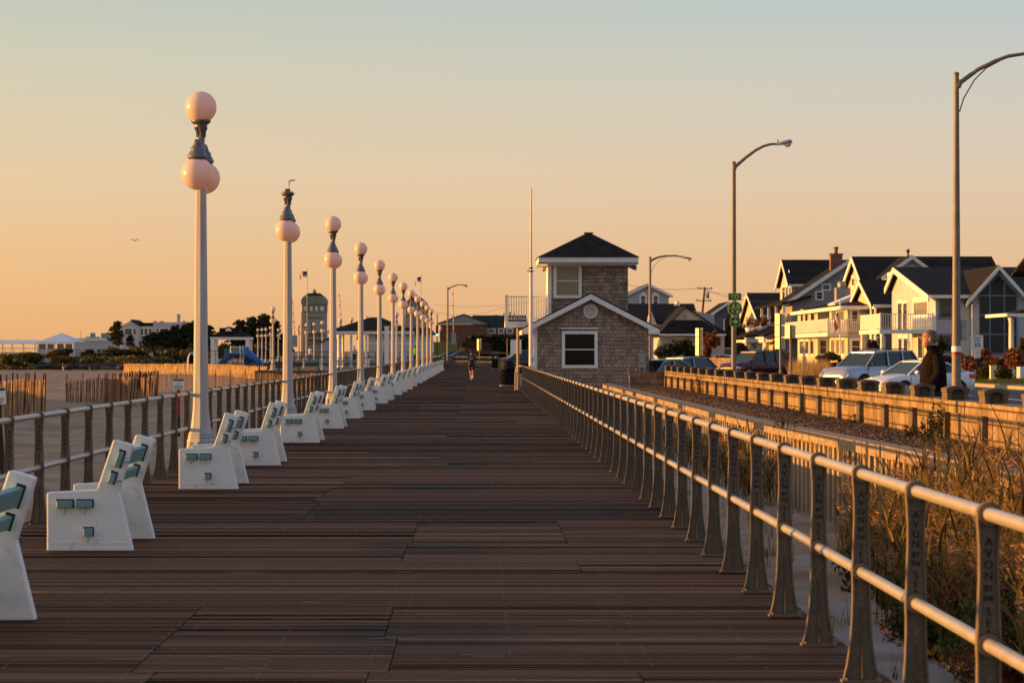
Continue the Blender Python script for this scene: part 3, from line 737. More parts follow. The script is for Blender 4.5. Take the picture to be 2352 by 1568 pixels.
def right_plants():
    rnd = random.Random(21)
    spots = [(4.15,19.2,90,1.5,.5),(4.5,20.8,110,1.75,.6),(4.95,22.0,120,1.95,.55),(4.3,23.0,100,1.5,.6),(5.0,24.2,130,2.0,.6),(4.6,25.6,120,1.75,.6),(4.1,26.6,80,1.3,.5),(5.0,27.5,120,1.85,.55),
             (4.5,28.8,110,1.6,.6),(5.05,30.5,110,1.75,.5),(4.3,31.2,80,1.25,.5),(4.8,33.2,100,1.5,.5),(5.0,36.0,80,1.35,.45),(4.6,47.5,90,1.35,.45),(4.7,51,80,1.5,.45),(4.75,54.5,80,1.4,.4),(4.55,60,60,1.2,.4),(4.6,66,60,1.3,.4)]
    for i, (x, y, n, h, r) in enumerate(spots):
        u = VU+x*F/y
        lab = (f'tall golden reeds with feathery plumes, {ORD[i]} clump behind the near railing posts' if i < 13 else
               f'green reeds against the ribbed bulkhead, {ORD[i-13]} clump counting from the camera')
        reeds((x, y, -.97), int(n*.62), h*(.86 if x < 4.85 else .97), r, rnd, lab, .35 if i < 13 else .1, (.45 if i % 3 else .22) if i < 13 else .25)
    for i, (x, y, r, h, m) in enumerate(((3.9,18.2,.5,.45,'leaf_green'),(4.3,19.6,.7,.6,'leaf_green'),(3.9,20.6,.45,.4,'leaf_rust'),(4.2,21.9,.8,.6,'leaf_green'),(3.8,23.8,.5,.45,'leaf_green'),(4.1,25.4,.7,.55,'leaf_rust'),(4.3,27.8,.7,.55,'leaf_green'),(4.2,30,.6,.5,'leaf_green'))):
        bush('low_bush', f'low {"rusty" if m == "leaf_rust" else "green"} bush at the foot of the reeds, {ORD[i]} along the railing', 'bush', (x, y, -.97), (r*.8, r, h*.85), 1900, .032, M[m], rnd, 'reeds and bushes below the boardwalk', .4, True, 12, aspect=2.4)
    # leafy weeds on the terrace by the wall
    for i, (x, y, h, n) in enumerate(((6.42,39.9,.62,30),(6.3,41.2,.35,18),(6.45,48.6,.25,14),(6.2,55.5,.22,12),(5.0,46.0,.25,12),(6.45,83,.7,24))):
        t = thing('weed', ['tall leafy weed against the block wall','low leafy weed beside the tall weed at the wall','small weed at the foot of the block wall by the gravel','small drooping weed on the gravel terrace','weed hanging over the timber cap','yellowing weed at the far part of the block wall'][i], 'weed', (x, y, .36 if i != 4 else .39), 0, 'weeds on the terrace')
        mb = MB()
        for k in range(n):
            q = V3(rnd.gauss(0,.09), rnd.gauss(0,.14), 0); hh = h*rnd.uniform(.4,1)
            top = blade(mb, q, hh, .012, rnd.uniform(.05,.35), rnd.uniform(0,6.28), rnd, .25, 4)
            for m in range(9):
                tt = rnd.uniform(.2, 1); p = q.lerp(top, tt)
                blade(mb, p, hh*.22, .035, rnd.uniform(.9,1.8), rnd.uniform(0,6.28), rnd, min(1,max(0,rnd.gauss(.35,.25))), 3, 1.2)
        mb.build('leaves', M['leaf_green'] if i < 5 else M['reed'], t)
    # short grass tufts in the sand strip
    mb = MB()
    for i in range(130):
        x, y = rnd.uniform(2.5, 5), 11+rnd.random()**1.4*45
        for k in range(14): blade(mb, (x+rnd.gauss(0,.06), y+rnd.gauss(0,.08), -.99), rnd.uniform(.12,.45), .008, rnd.uniform(.1,.9), rnd.uniform(0,6.28), rnd, rnd.uniform(.0,.55), 3)
    mb.build('sand_grass', M['reed'], kind='stuff')
    mb = MB()
    for i in range(420):
        x, y = rnd.uniform(2.2, 5), 11+rnd.random()**1.3*36; a = rnd.gauss(0,.5); L = rnd.uniform(.08,.6)
        mb.tube([(x,y,-.965),(x+L*.5*math.cos(a),y+L*.5*math.sin(a),-.955+rnd.random()*.04),(x+L*math.cos(a+.4),y+L*math.sin(a+.4),-.965)], .004, 4)
    mb.build('dry_twig_litter', M['bark'], kind='stuff')
right_plants()
# ------------------------------------------------------------------ beach house on the right of the boardwalk
def win(parent, o, u, w, h, n, fw=.1, glass='glass', frame='trim', mull=(0,1), proud=.06, name='window'):
    """framed window standing on a wall: o lower-left corner, u along the wall, n outwards"""
    o = Vector(o); u = Vector(u).normalized(); n = Vector(n).normalized(); z = V3(0,0,1); b = parent.location
    mb = MB()
    def bar(a0, a1, b0, b1, pr):
        c = o+u*(a0+a1)/2+z*(b0+b1)/2+n*pr/2-b; mb.obox(c, u*(a1-a0)/2, n*pr/2, z*(b1-b0)/2)
    bar(-fw, w+fw, h, h+fw, proud); bar(-fw, w+fw, -fw, 0, proud*1.2); bar(-fw, 0, 0, h, proud); bar(w, w+fw, 0, h, proud)
    for i in range(mull[0]): x = w*(i+1)/(mull[0]+1); bar(x-.022, x+.022, 0, h, proud*.5)
    for i in range(mull[1]): x = h*(i+1)/(mull[1]+1); bar(0, w, x-.022, x+.022, proud*.55)
    f = mb.build(name, M[frame], parent)
    g = MB(); c = o+u*w/2+z*h/2+n*.008-b; g.obox(c, u*w/2, n*.007, z*h/2); g.build('pane', M[glass], f)
    return f
def balusters(mb, p, q, h, step=.13, r=.022, top=.07, post=.055):
    p, q = Vector(p), Vector(q); L = (q-p).length; n = max(1, int(L/step))
    mb.beam(p+V3(0,0,h), q+V3(0,0,h), top, top*.7); mb.beam(p+V3(0,0,.1), q+V3(0,0,.1), top*.7, top*.6)
    for i in range(1, n): a = p.lerp(q, i/n); mb.box(a.x-r, a.x+r, a.y-r, a.y+r, a.z+.1, a.z+h)
    for a in (p, q): mb.box(a.x-post, a.x+post, a.y-post, a.y+post, a.z-.02, a.z+h+.08)
    return mb
def beach_house():
    D = 118.0
    t = thing('beach_house', 'shingled beach hut with a hip-roofed lookout tower beside the boardwalk', 'beach house', (Xu(1356,D), D, -.1))
    g = pz([(1226,902),(1226,745),(1356.5,683.5),(1490.5,745),(1490.5,902)], D)
    MB().prism(g, D, D+7, 'y').build('wall', M['shake'], t, world=True)
    MB().box(Xu(1226,D)-.012, Xu(1490.5,D)+.012, D-.03, D+7, Zv(897,D)-.12, Zv(897,D)).build('base_board', M['capwood'], t, world=True)
    # lower gable roof and its rake boards
    A, Lf, Rt = W(1356.5,675,D), W(1197,757.5,D), W(1515,757.5,D); ov = D-.35
    rf = MB()
    for e in (Lf, Rt):
        p = [V3(A.x,ov,A.z), V3(e.x,ov,e.z), V3(e.x,D+7.3,e.z), V3(A.x,D+7.3,A.z)]
        if e is Lf: p = p[::-1]
        rf.slab(p, -.05)
    fixn(rf.build('roof', M['rooftile'], t, world=True))
    rk = MB()
    for (a, b) in (((1356.5,675.5),(1198,757)),((1356.5,675.5),(1514,757))):
        sgn = -1 if b[0] < 1300 else 1
        poly = pz([a, b, (b[0],b[1]+10), (b[0]-sgn*3, b[1]+10), (a[0], a[1]+12.5)], D); rk.prism(poly, ov-.03-(.004 if sgn > 0 else 0), ov+.03, 'y')
    rk.prism(pz([(1489,753),(1514,757),(1514,767),(1489,767)], D), ov-.04, D-.001, 'y')
    rk.prism(pz([(1198,757),(1224,753),(1224,767),(1198,767)], D), ov-.04, D-.001, 'y')
    rk.box(Xu(1198,D), Xu(1204,D), ov, D+7, Zv(768,D), Zv(757,D)); rk.box(Xu(1508,D), Xu(1514,D), ov, D+7, Zv(768,D), Zv(757,D))
    rk.box(Xu(1226,D)-.02, Xu(1226,D)+.14, D-.022, D+.1, Zv(898,D), Zv(748,D))
    fixn(rk.build('rake_trim', M['trim'], t, world=True))
    o = W(1297.5,838,D); win(t, o, (1,0,0), (1365.5-1297.5)*D/F, (838-767)*D/F, (0,-1,0), .13, 'glass_dark', 'trim', (0,1), .07)
    MB().box(Xu(1288.5,D), Xu(1374,D), D-.12, D, Zv(755.5,D), Zv(752.5,D)).build('window_head', M['trim'], t, world=True)
    v = MB(); c = W(1356.5,714.7,D); r = .30
    v.tube([(c.x,D-.05,c.z),(c.x,D+.02,c.z)], r, 24)
    vo = v.build('gable_vent', M['trim'], t, world=True)
    v = MB()
    for k in range(-4, 5):
        zz = k*.052; hw = math.sqrt(max(0, .24**2-zz*zz)); v.box(c.x-hw, c.x+hw, D-.062, D-.05, c.z+zz-.011, c.z+zz+.011)
    v.build('louvre', M['concrete'], vo, world=True)
    # tower
    T = 120.4; x0, x1 = Xu(1261,T), Xu(1442.5,T); zt = Zv(604,T); zb = 2.2
    MB().box(x0, x1, T, T+3.5, zb, zt+.1).build('tower_wall', M['shake'], t, world=True)
    tr = MB(); tr.box(x0-.05, x0+.10, T-.03, T+.1, zb, zt-.02); tr.box(x0-.035, x0-.002, T, T+3.5, zb, zt-.02); tr.box(x0+.1, x1, T-.02, T, zt-.12, zt-.02)
    tr.build('tower_trim', M['trim'], t, world=True)
    o = W(1278.5,678,T); win(t, o, (1,0,0), (1329-1278.5)*T/F, (678-612)*T/F, (0,-1,0), .13, 'glass_warm', 'trim', (0,1), .07)
    E = T-.72; ex0, ex1 = Xu(1237,E), Xu(1466.5,E); ez0, ez1 = Zv(606,E), Zv(591,E); ey1 = T+4.2
    fs = MB(); fs.box(ex0, ex1, E, ey1, ez0+.02, ez0+.06)
    for a in ((ex0,ex1,E,E+.04),(ex0,ex1,ey1-.04,ey1),(ex0,ex0+.04,E+.041,ey1-.041),(ex1-.04,ex1,E+.041,ey1-.041)): fs.box(*a, ez0, ez1)
    fs.build('eaves', M['trim'], t, world=True)
    yc = (E+ey1)/2; xc = Xu(1352,yc); za = Zv(536.5,yc); e = .05
    rp = MB(); vs = [(ex0-e,E-e,ez1+.01),(ex1+e,E-e,ez1+.01),(ex1+e,ey1+e,ez1+.01),(ex0-e,ey1+e,ez1+.01),(xc-.12,yc,za),(xc+.12,yc,za)]
    rp.add(vs, [(0,1,5,4),(1,2,5),(2,3,4,5),(3,0,4),(3,2,1,0)])
    rp.beam((xc-.2,yc,za+.02),(xc+.2,yc,za+.02),.16,.06)
    rp.build('tower_roof', M['rooftile'], t, world=True)
    # balcony on the sea side
    bx0 = Xu(1160,T+.8); b = MB(); fz = Zv(738,T+.8)
    b.box(bx0, x0-.04, T+.6, T+3.3, fz-.26, fz); bo = b.build('balcony', M['trim'], t, world=True)
    r = MB(); balusters(r, (bx0+.06,T+.66,fz), (x0-.10,T+.66,fz), 1.05, .105, .017); balusters(r, (bx0+.06,T+.78,fz), (bx0+.06,T+3.2,fz), 1.05, .105, .017)
    r.build('balustrade', M['trim'], bo, world=True)
    pb = MB()
    for yy in (T+.9, T+3.1): pb.tube([(Xu(1191,T),yy,.0),(Xu(1191,T),yy,fz-.262)], .05, 8)
    pb.build('balcony_post', M['steel'], t, world=True)
    # electric meter, conduits, flood lamps
    m = MB(); c = W(1474,829,D); m.box(c.x-.16, c.x+.16, D-.14, D, c.z-.28, c.z+.28); m.tube([(c.x,D-.22,c.z+.05),(c.x,D-.13,c.z+.05)], .12, 16)
    m.build('electric_meter', M['steelgrey'], t, world=True)
    m = MB()
    for q in (-.09, .10): m.tube([(c.x+q,D-.07,c.z-.28),(c.x+q,D-.07,-.6)], .038, 8)
    m.build('conduit', M['steelgrey'], t, world=True)
    for s, xx in ((-1, x0), (1, x1)):
        m = MB(); z = Zv(617 if s < 0 else 618, T)
        m.beam((xx,T+.4,z+.1),(xx+s*.14,T+.4,z+.1),.06,.06); m.lathe([(.05,.0),(.10,.06),(.115,.2),(.02,.22)], 12, (xx+s*.2,T+.4,z-.12)) if s < 0 else m.tube([(xx+.1,T+.4,z+.1),(xx+.22,T+.35,z+.08),(xx+.36,T+.3,z+.05)], [.04,.08,.11], 10)
        m.build('flood_lamp', M['steelgrey'], t, world=True)
M['steelgrey'] = mat('grey_metal', (.35,.34,.33), (.25,.24,.23), rough=.5, metal=.4, sc=5)
beach_house()
# flagpole in front of the hut
def flagpole():
    d = 117.2; p = W(1219.5, 0, d); t = thing('flag_pole', 'tall bare white flagpole in front of the beach hut corner', 'flagpole', (p.x, d, 0))
    z1, zt = Zv(624,d), Zv(437,d)
    MB().tube([(0,0,-.2),(0,0,z1)], [.095,.072], 12).build('mast', M['white'], t)
    m = MB().tube([(.0,0,z1-.05),(0,0,zt)], [.06,.035], 10); m.lathe([(.05,0),(.055,.03),(.02,.05)], 10, (0,0,zt)); m.build('top_mast', M['white'], t)
    m = MB()
    for k, z in enumerate((z1-.02, z1+.12)): m.lathe([(.075,0),(.085,.03),(.075,.06)], 12, (0,0,z))
    m.box(-.16,.14,-.02,.02,z1+.02,z1+.05); m.build('collar', M['darksteel'], t)
    m = MB().tube([(-.08,-.02,Zv(832,d)),(-.12,-.02,z1+.02),(-.04,0,zt-.05)], .006, 4); m.tube([(.06,-.06,Zv(832,d)),(.10,-.07,Zv(825,d)),(.06,-.05,Zv(818,d))], .02, 6)
    m.build('halyard', M['steelgrey'], t)
flagpole()
# ------------------------------------------------------------------ street lights
def street_light(u, d, vtop, base, label, arm, lum, brace=None, r=(.125,.075), extra=None):
    x = Xu(u, d); t = thing('street_light', label, 'street light', (x, d, base), 0, 'tall arm street lights along the road')
    zt = Zv(vtop, d)-base
    mb = MB().tube([(0,0,0),(0,0,zt)], r, 16); mb.lathe([(r[1]+.012,-.06),(r[1]+.012,.0),(.02,.03)], 14, (0,0,zt)); mb.lathe([(r[0]+.1,0),(r[0]+.1,.05),(r[0]+.02,.3)], 14)
    mb.build('pole', M['steel'], t)
    P = [V3(Xu(a,d)-x, 0, Zv(b,d)-base) for a, b in arm]; k = len(P)
    mb = MB().tube(P, [r[1]*.95-(r[1]*.35)*i/(k-1) for i in range(k)], 10); mb.tube([P[0]-V3(.05,0,.12), P[0]+V3(.03,0,.1)], .1, 8); mb.build('arm', M['steel'], t)
    if brace:
        B = [V3(Xu(a,d)-x, 0, Zv(b,d)-base) for a, b in brace]; MB().tube(B, .022, 6).build('brace', M['steel'], t)
    a, b = [V3(Xu(q[0],d)-x, 0, Zv(q[1],d)-base) for q in lum]; dd = b-a; L = dd.length
    mb = MB()
    prof = [(0,.05),(.1,.075),(.35,.11),(.6,.15),(.85,.15),(.97,.09),(1,.02)]
    vs = []; n = 12
    for s, rr in prof:
        c = a+dd*s
        for j in range(n): q = 2*PI*j/n; vs.append(c+V3(0, rr*1.15*math.cos(q), (rr*.85 if math.sin(q) > 0 else rr*.55)*math.sin(q)))
    mb.add(vs, [(i*n+j, i*n+(j+1) % n, (i+1)*n+(j+1) % n, (i+1)*n+j) for i in range(len(prof)-1) for j in range(n)], 0, True)
    mb.box(a.x+dd.x*.15-.03, a.x+dd.x*.15+.03, -.03, .03, a.z+dd.z*.15+.05, a.z+dd.z*.15+.2)
    h = mb.build('lamp_head', M['steelgrey'], t)
    c = a+dd*.72; MB().sphere((c.x,0,c.z-.06), .16, 14, 8, sc=(1,1,.9)).build('lens', M['opal'], h)
    return t
street_light(2196.6, 87, 167.7, -.0, 'tall steel street light standing behind the man at the block wall',
    [(2203,192),(2245.3,160.6),(2285.6,140.5),(2315.8,129.4),(2352,124),(2395,122)], [(2390,122),(2446,120)],
    [(2204,257),(2213,227),(2237.3,184.8),(2265.5,156.6),(2295.7,140.5)], (.148,.078))
street_light(1685.5, 126, 371.9, 0, 'street light carrying the green parkway signs',
    [(1688,384),(1712.3,362.3),(1735.7,345.3),(1752.7,336.4),(1769.7,331.5),(1784,330.9)], [(1781,332.5),(1820,326)], None, (.118,.085))
street_light(1493, 251.5, 590, -.1, 'slender street light rising just right of the beach hut',
    [(1496,598),(1509.8,591.5),(1526,588),(1550.4,587.5),(1566,589.5)], [(1564.5,590.5),(1589,595.5)], [(1495.5,626),(1502,612),(1514,598),(1531,590.5)], (.13,.11))
street_light(1028.3, 371, 660.3, -.1, 'small distant street light beyond the far end of the boardwalk',
    [(1030.7,663),(1037,659),(1045.3,656),(1053,654.2),(1061,654)], [(1060,654.5),(1074,656.5)], None, (.13,.1))
# ------------------------------------------------------------------ houses across the road
M['sid_white'] = siding('white_clapboard', (.45,.465,.51)); M['sid_cream'] = siding('cream_clapboard', (.55,.49,.38))
M['sid_grey'] = siding('grey_clapboard', (.30,.26,.25)); M['sid_plum'] = siding('plum_clapboard', (.20,.125,.12))
M['sid_lav'] = siding('lavender_clapboard', (.41,.40,.45)); M['sid_blue'] = siding('slate_clapboard', (.10,.11,.14)); M['sid_beige'] = siding('beige_clapboard', (.52,.46,.40))
M['bluetrim'] = mat('blue_trim', (.16,.20,.27), rough=.5); M['teal_shutter'] = mat('shutter_paint', (.06,.10,.12), rough=.6)
M['wood_orange'] = mat('wood_slats', (.40,.20,.09), (.26,.13,.06), rough=.8, sc=4)
def YX(u, X): return X*F/(u-VU)          # distance at which the plane x = X shows at u
def roof_x(mb, x0, x1, ye0, ze0, yr, zr, ye1, ze1, t=.16, ov=.45):
    """gable roof with its ridge along X"""
    s0 = (zr-ze0)/(yr-ye0); a = (ye0-ov, ze0-ov*s0); s1 = (zr-ze1)/(ye1-yr); b = (ye1+ov, ze1-ov*s1)
    mb.prism([a, (yr, zr+.02), (yr, zr+.02+t), (a[0], a[1]+t)], x0-ov, x1+ov, 'x'); mb.prism([(yr+.001, zr+.02), b, (b[0], b[1]+t), (yr+.001, zr+.02+t)], x0-ov, x1+ov, 'x')
def roof_y(mb, y0, y1, xe0, ze0, xr, zr, xe1, ze1, t=.16, ov=.45):
    s0 = (zr-ze0)/(xr-xe0); a = (xe0-ov, ze0-ov*s0); s1 = (zr-ze1)/(xe1-xr); b = (xe1+ov, ze1-ov*s1)
    mb.prism([a, (xr, zr+.02), (xr, zr+.02+t), (a[0], a[1]+t)], y0-ov, y1, 'y'); mb.prism([(xr+.001, zr+.02), b, (b[0], b[1]+t), (xr+.001, zr+.02+t)], y0-ov, y1, 'y')
def rake_x(mb, x, ye0, ze0, yr, zr, ye1, ze1, w=.26, ov=.45):
    """white boards along the edge of a gable that faces the sea"""
    s0 = (zr-ze0)/(yr-ye0); s1 = (zr-ze1)/(ye1-yr)
    mb.prism([(ye0-ov, ze0-ov*s0), (yr, zr), (yr, zr-w), (ye0-ov, ze0-ov*s0-w)], x-ov-.06, x-ov+.05, 'x'); mb.prism([(yr+.001, zr), (ye1+ov, ze1-ov*s1), (ye1+ov, ze1-ov*s1-w), (yr+.001, zr-w)], x-ov-.06, x-ov+.05, 'x')
def rake_y(mb, y, xe0, ze0, xr, zr, xe1, ze1, w=.26, ov=.45):
    s0 = (zr-ze0)/(xr-xe0); s1 = (zr-ze1)/(xe1-xr)
    mb.prism([(xe0-ov, ze0-ov*s0), (xr, zr), (xr, zr-w), (xe0-ov, ze0-ov*s0-w)], y-ov-.06, y-ov+.05, 'y'); mb.prism([(xr+.001, zr), (xe1+ov, ze1-ov*s1), (xe1+ov, ze1-ov*s1-w), (xr+.001, zr-w)], y-ov-.06, y-ov+.05, 'y')
def fin(mb, name, m, t): return fixn(mb.build(name, m, t, world=True))
def win_x(t, X, u0, u1, v0, v1, **k):
    """window on a wall that faces the sea (x = X), given where its edges show"""
    ya, yb = YX(u1, X), YX(u0, X); ym = (ya+yb)/2
    return win(t, (X, yb, Zv(v1, ym)), (0,-1,0), yb-ya, Zv(v0, ym)-Zv(v1, ym), (-1,0,0), **k)
def win_y(t, d, u0, u1, v0, v1, **k):
    a = W(u0, v1, d); return win(t, a, (1,0,0), (u1-u0)*d/F, (v1-v0)*d/F, (0,-1,0), **k)
def house_glass():
    X0, Y0 = 30.58, 190.0
    t = thing('house', 'white clapboard house with a tall dark glass gable and a front balcony', 'house', (36, 198, 0), 0, 'houses across the road')
    ye, ze, yr, zr, yb, zb = Y0, Zv(681,Y0), 205.7, Zv(619,205.7), 209.5, 6.3
    fin(MB().prism([(ye,0),(ye,ze),(yr,zr),(yb,zb),(yb,0)], X0, 52, 'x'), 'wall', M['sid_white'], t)
    r = MB(); roof_x(r, X0, 52, ye, ze, yr, zr, yb, zb); 
    k = MB(); rake_x(k, X0, ye, ze+.14, yr, zr+.16, yb, zb+.14, .4); k.box(X0-.4, Xu(2229,190), Y0-.58, Y0-.46, ze-.12, ze+.10)
    xa, za = Xu(2292.6,189.4), Zv(615,189.4); xl, xr_, zl = Xu(2233,189.4), Xu(2352,189.4), Zv(681,189.4)
    fin(MB().prism([(xl,0),(xl,zl),(xa,za),(xr_,zl),(xr_,0)], Y0-.6, Y0-.001, 'y'), 'gable_wall', M['sid_white'], t)
    roof_y(r, Y0-.6, Y0+14, xl, zl, xa, za, xr_, zl); rake_y(k, Y0-.6, xl, zl+.15, xa, za+.17, xr_, zl+.15, .32)
    fin(r, 'roof', M['rooftile'], t); fin(k, 'roof_trim', M['trim'], t)
    gd = Y0-.62; G = pz([(2248.7,812),(2248.7,673),(2292.7,631),(2334.8,673),(2334.8,812)], gd)
    g = MB().prism(G, gd-.01, gd, 'y'); go = fin(g, 'gable_glass', M['glass'], t); b = MB()
    for u in (2273.5, 2306.7): b.box(Xu(u,gd)-.045, Xu(u,gd)+.045, gd-.05, gd-.011, .2, Zv(650,gd))
    for v in (679, 724, 767.5): b.box(G[0][0], G[4][0], gd-.052, gd-.011, Zv(v,gd)-.05, Zv(v,gd)+.05)
    for i in range(5): p, q = G[i], G[(i+1) % 5]; b.beam((p[0],gd-.03,p[1]), (q[0],gd-.03,q[1]), .06, .1)
    fin(b, 'mullions', M['bluetrim'], go)
    win_y(t, Y0, 2160, 2183.5, 690, 727, fw=.14, frame='bluetrim'); win_y(t, Y0, 2160, 2183.5, 771, 806, fw=.14, frame='bluetrim')
    win_x(t, X0, 2063.5, 2073, 697, 757, mull=(0,0), fw=.25); win_x(t, X0, 2076, 2085, 697, 757, mull=(0,0), fw=.25)
    win_x(t, X0, 2100, 2132, 694, 722, glass='glass_warm', mull=(0,0), fw=.35)
    win_x(t, X0, 2065, 2073, 777, 822, mull=(0,0), fw=.25); win_x(t, X0, 2077, 2086, 777, 822, mull=(0,0), fw=.25); win_x(t, X0, 2110, 2120, 775, 822, mull=(0,0), fw=.3)
    bx0 = 26.95; fz = Zv(757,Y0); b = MB().box(bx0, X0-.02, Y0+.05, 200, fz-.18, fz); b.box(bx0-.02, X0-.03, Y0, Y0+.05, fz-.26, fz+.02); b.box(bx0-.06, bx0-.001, Y0+.06, 200, fz-.26, fz+.02)
    bo = fin(b, 'balcony', M['trim'], t); b = MB(); h = Zv(721,Y0)-fz
    balusters(b, (bx0+.05,Y0+.1,fz), (X0-.1,Y0+.1,fz), h, .16, .022); balusters(b, (bx0+.05,Y0+.2,fz), (bx0+.05,199.9,fz), h, .13, .045, .08)
    fin(b, 'balustrade', M['trim'], bo)
    for yy in (Y0+.2, 195, 199.8): fin(MB().lathe([(.15,0),(.13,.2),(.115,fz-.45),(.16,fz-.27)], 12, (bx0+.15,yy,0)), 'column', M['trim'], bo)
    b = MB(); b.tube([(X0+.05,Y0-.1,0),(X0+.05,Y0-.1,ze-.15)], .06, 8); fin(b, 'downpipe', M['trim'], t)
house_glass()
def house_small_gable():
    X, y0, y1 = 29.8, 212.0, 224.5
    t = thing('house', 'plum-sided house whose small sunlit front gable rises above the balcony', 'house', (34, 218, 0), 0, 'houses across the road')
    yr, zr, ze = 218.4, Zv(648,218.4), Zv(700,212)
    fin(MB().prism([(y0,0),(y0,ze),(yr,zr),(y1,ze),(y1,0)], X, 41, 'x'), 'wall', M['sid_plum'], t)
    fin(MB().prism([(y0-.02,0),(y0-.02,ze),(yr,zr-.02),(y1,ze),(y1,0)], X-.04, X-.001, 'x'), 'front_wall', M['sid_cream'], t)
    r = MB(); roof_x(r, X, 41, y0, ze, yr, zr, y1, ze); fin(r, 'roof', M['rooftile'], t); r = MB(); rake_x(r, X, y0, ze+.14, yr, zr+.16, y1, ze+.14, .35)
    r.box(X-.3, 41, y0-.6, y0-.47, ze-.22, ze+.02); fin(r, 'roof_trim', M['trim'], t)
    for a, b in ((1966,1974),(1977,1984),(1992,2000),(2003,2010)): win_x(t, X-.04, a, b, 709, 733, mull=(0,0), fw=.25)
    win_x(t, X-.04, 1975, 1990, 778, 806); win_y(t, y0, 2015, 2030, 776, 805, fw=.12)
house_small_gable()
def house_tall():
    X, yr = 33.4, 250.0
    t = thing('house', 'tall beige house with a long black roof and a dormer gable, behind the balcony house', 'house', (39, 250, 0), 0, 'houses across the road')
    zr, y0, y1 = Zv(593.5,yr), 239.0, 262.0; ze = 5.6; X1 = Xu(2266,yr)
    fin(MB().prism([(y0,0),(y0,ze),(yr,zr),(y1,ze),(y1,0)], X, X1, 'x'), 'wall', M['sid_beige'], t)
    r = MB(); roof_x(r, X, X1, y0, ze, yr, zr, y1, ze); k = MB(); rake_x(k, X, y0, ze+.14, yr, zr+.16, y1, ze+.14, .45)
    yd = 241.5; xa, za = Xu(2093.5,yd), Zv(591,yd); xl, xr_ = Xu(2036,yd), Xu(2140,yd); zl = Zv(631,yd); zr2 = Zv(624,yd)
    fin(MB().prism([(xl,ze),(xl,zl),(xa,za),(xr_,zr2),(xr_,ze)], yd, yd+9, 'y'), 'dormer_wall', M['sid_beige'], t)
    roof_y(r, yd, yd+8.4, xl, zl, xa, za, xr_, zr2); rake_y(k, yd, xl, zl+.15, xa, za+.17, xr_, zr2+.15, .35)
    fin(r, 'roof', M['rooftile'], t); fin(k, 'roof_trim', M['trim'], t)
    win_x(t, xl, 2040.5, 2047, 634, 646, mull=(0,0), fw=.3)
    win_x(t, X, 1958, 1963, 640, 656, mull=(0,0), fw=.3)
    b = MB().tube([(Xu(2085.5,248),248,9),(Xu(2085.5,248),248,Zv(577,248))], .09, 8); b.lathe([(.09,0),(.16,.05),(.16,.25),(.05,.3)], 8, (Xu(2085.5,248),248,Zv(580,248))); fin(b, 'vent_pipe', M['darksteel'], t)
house_tall()
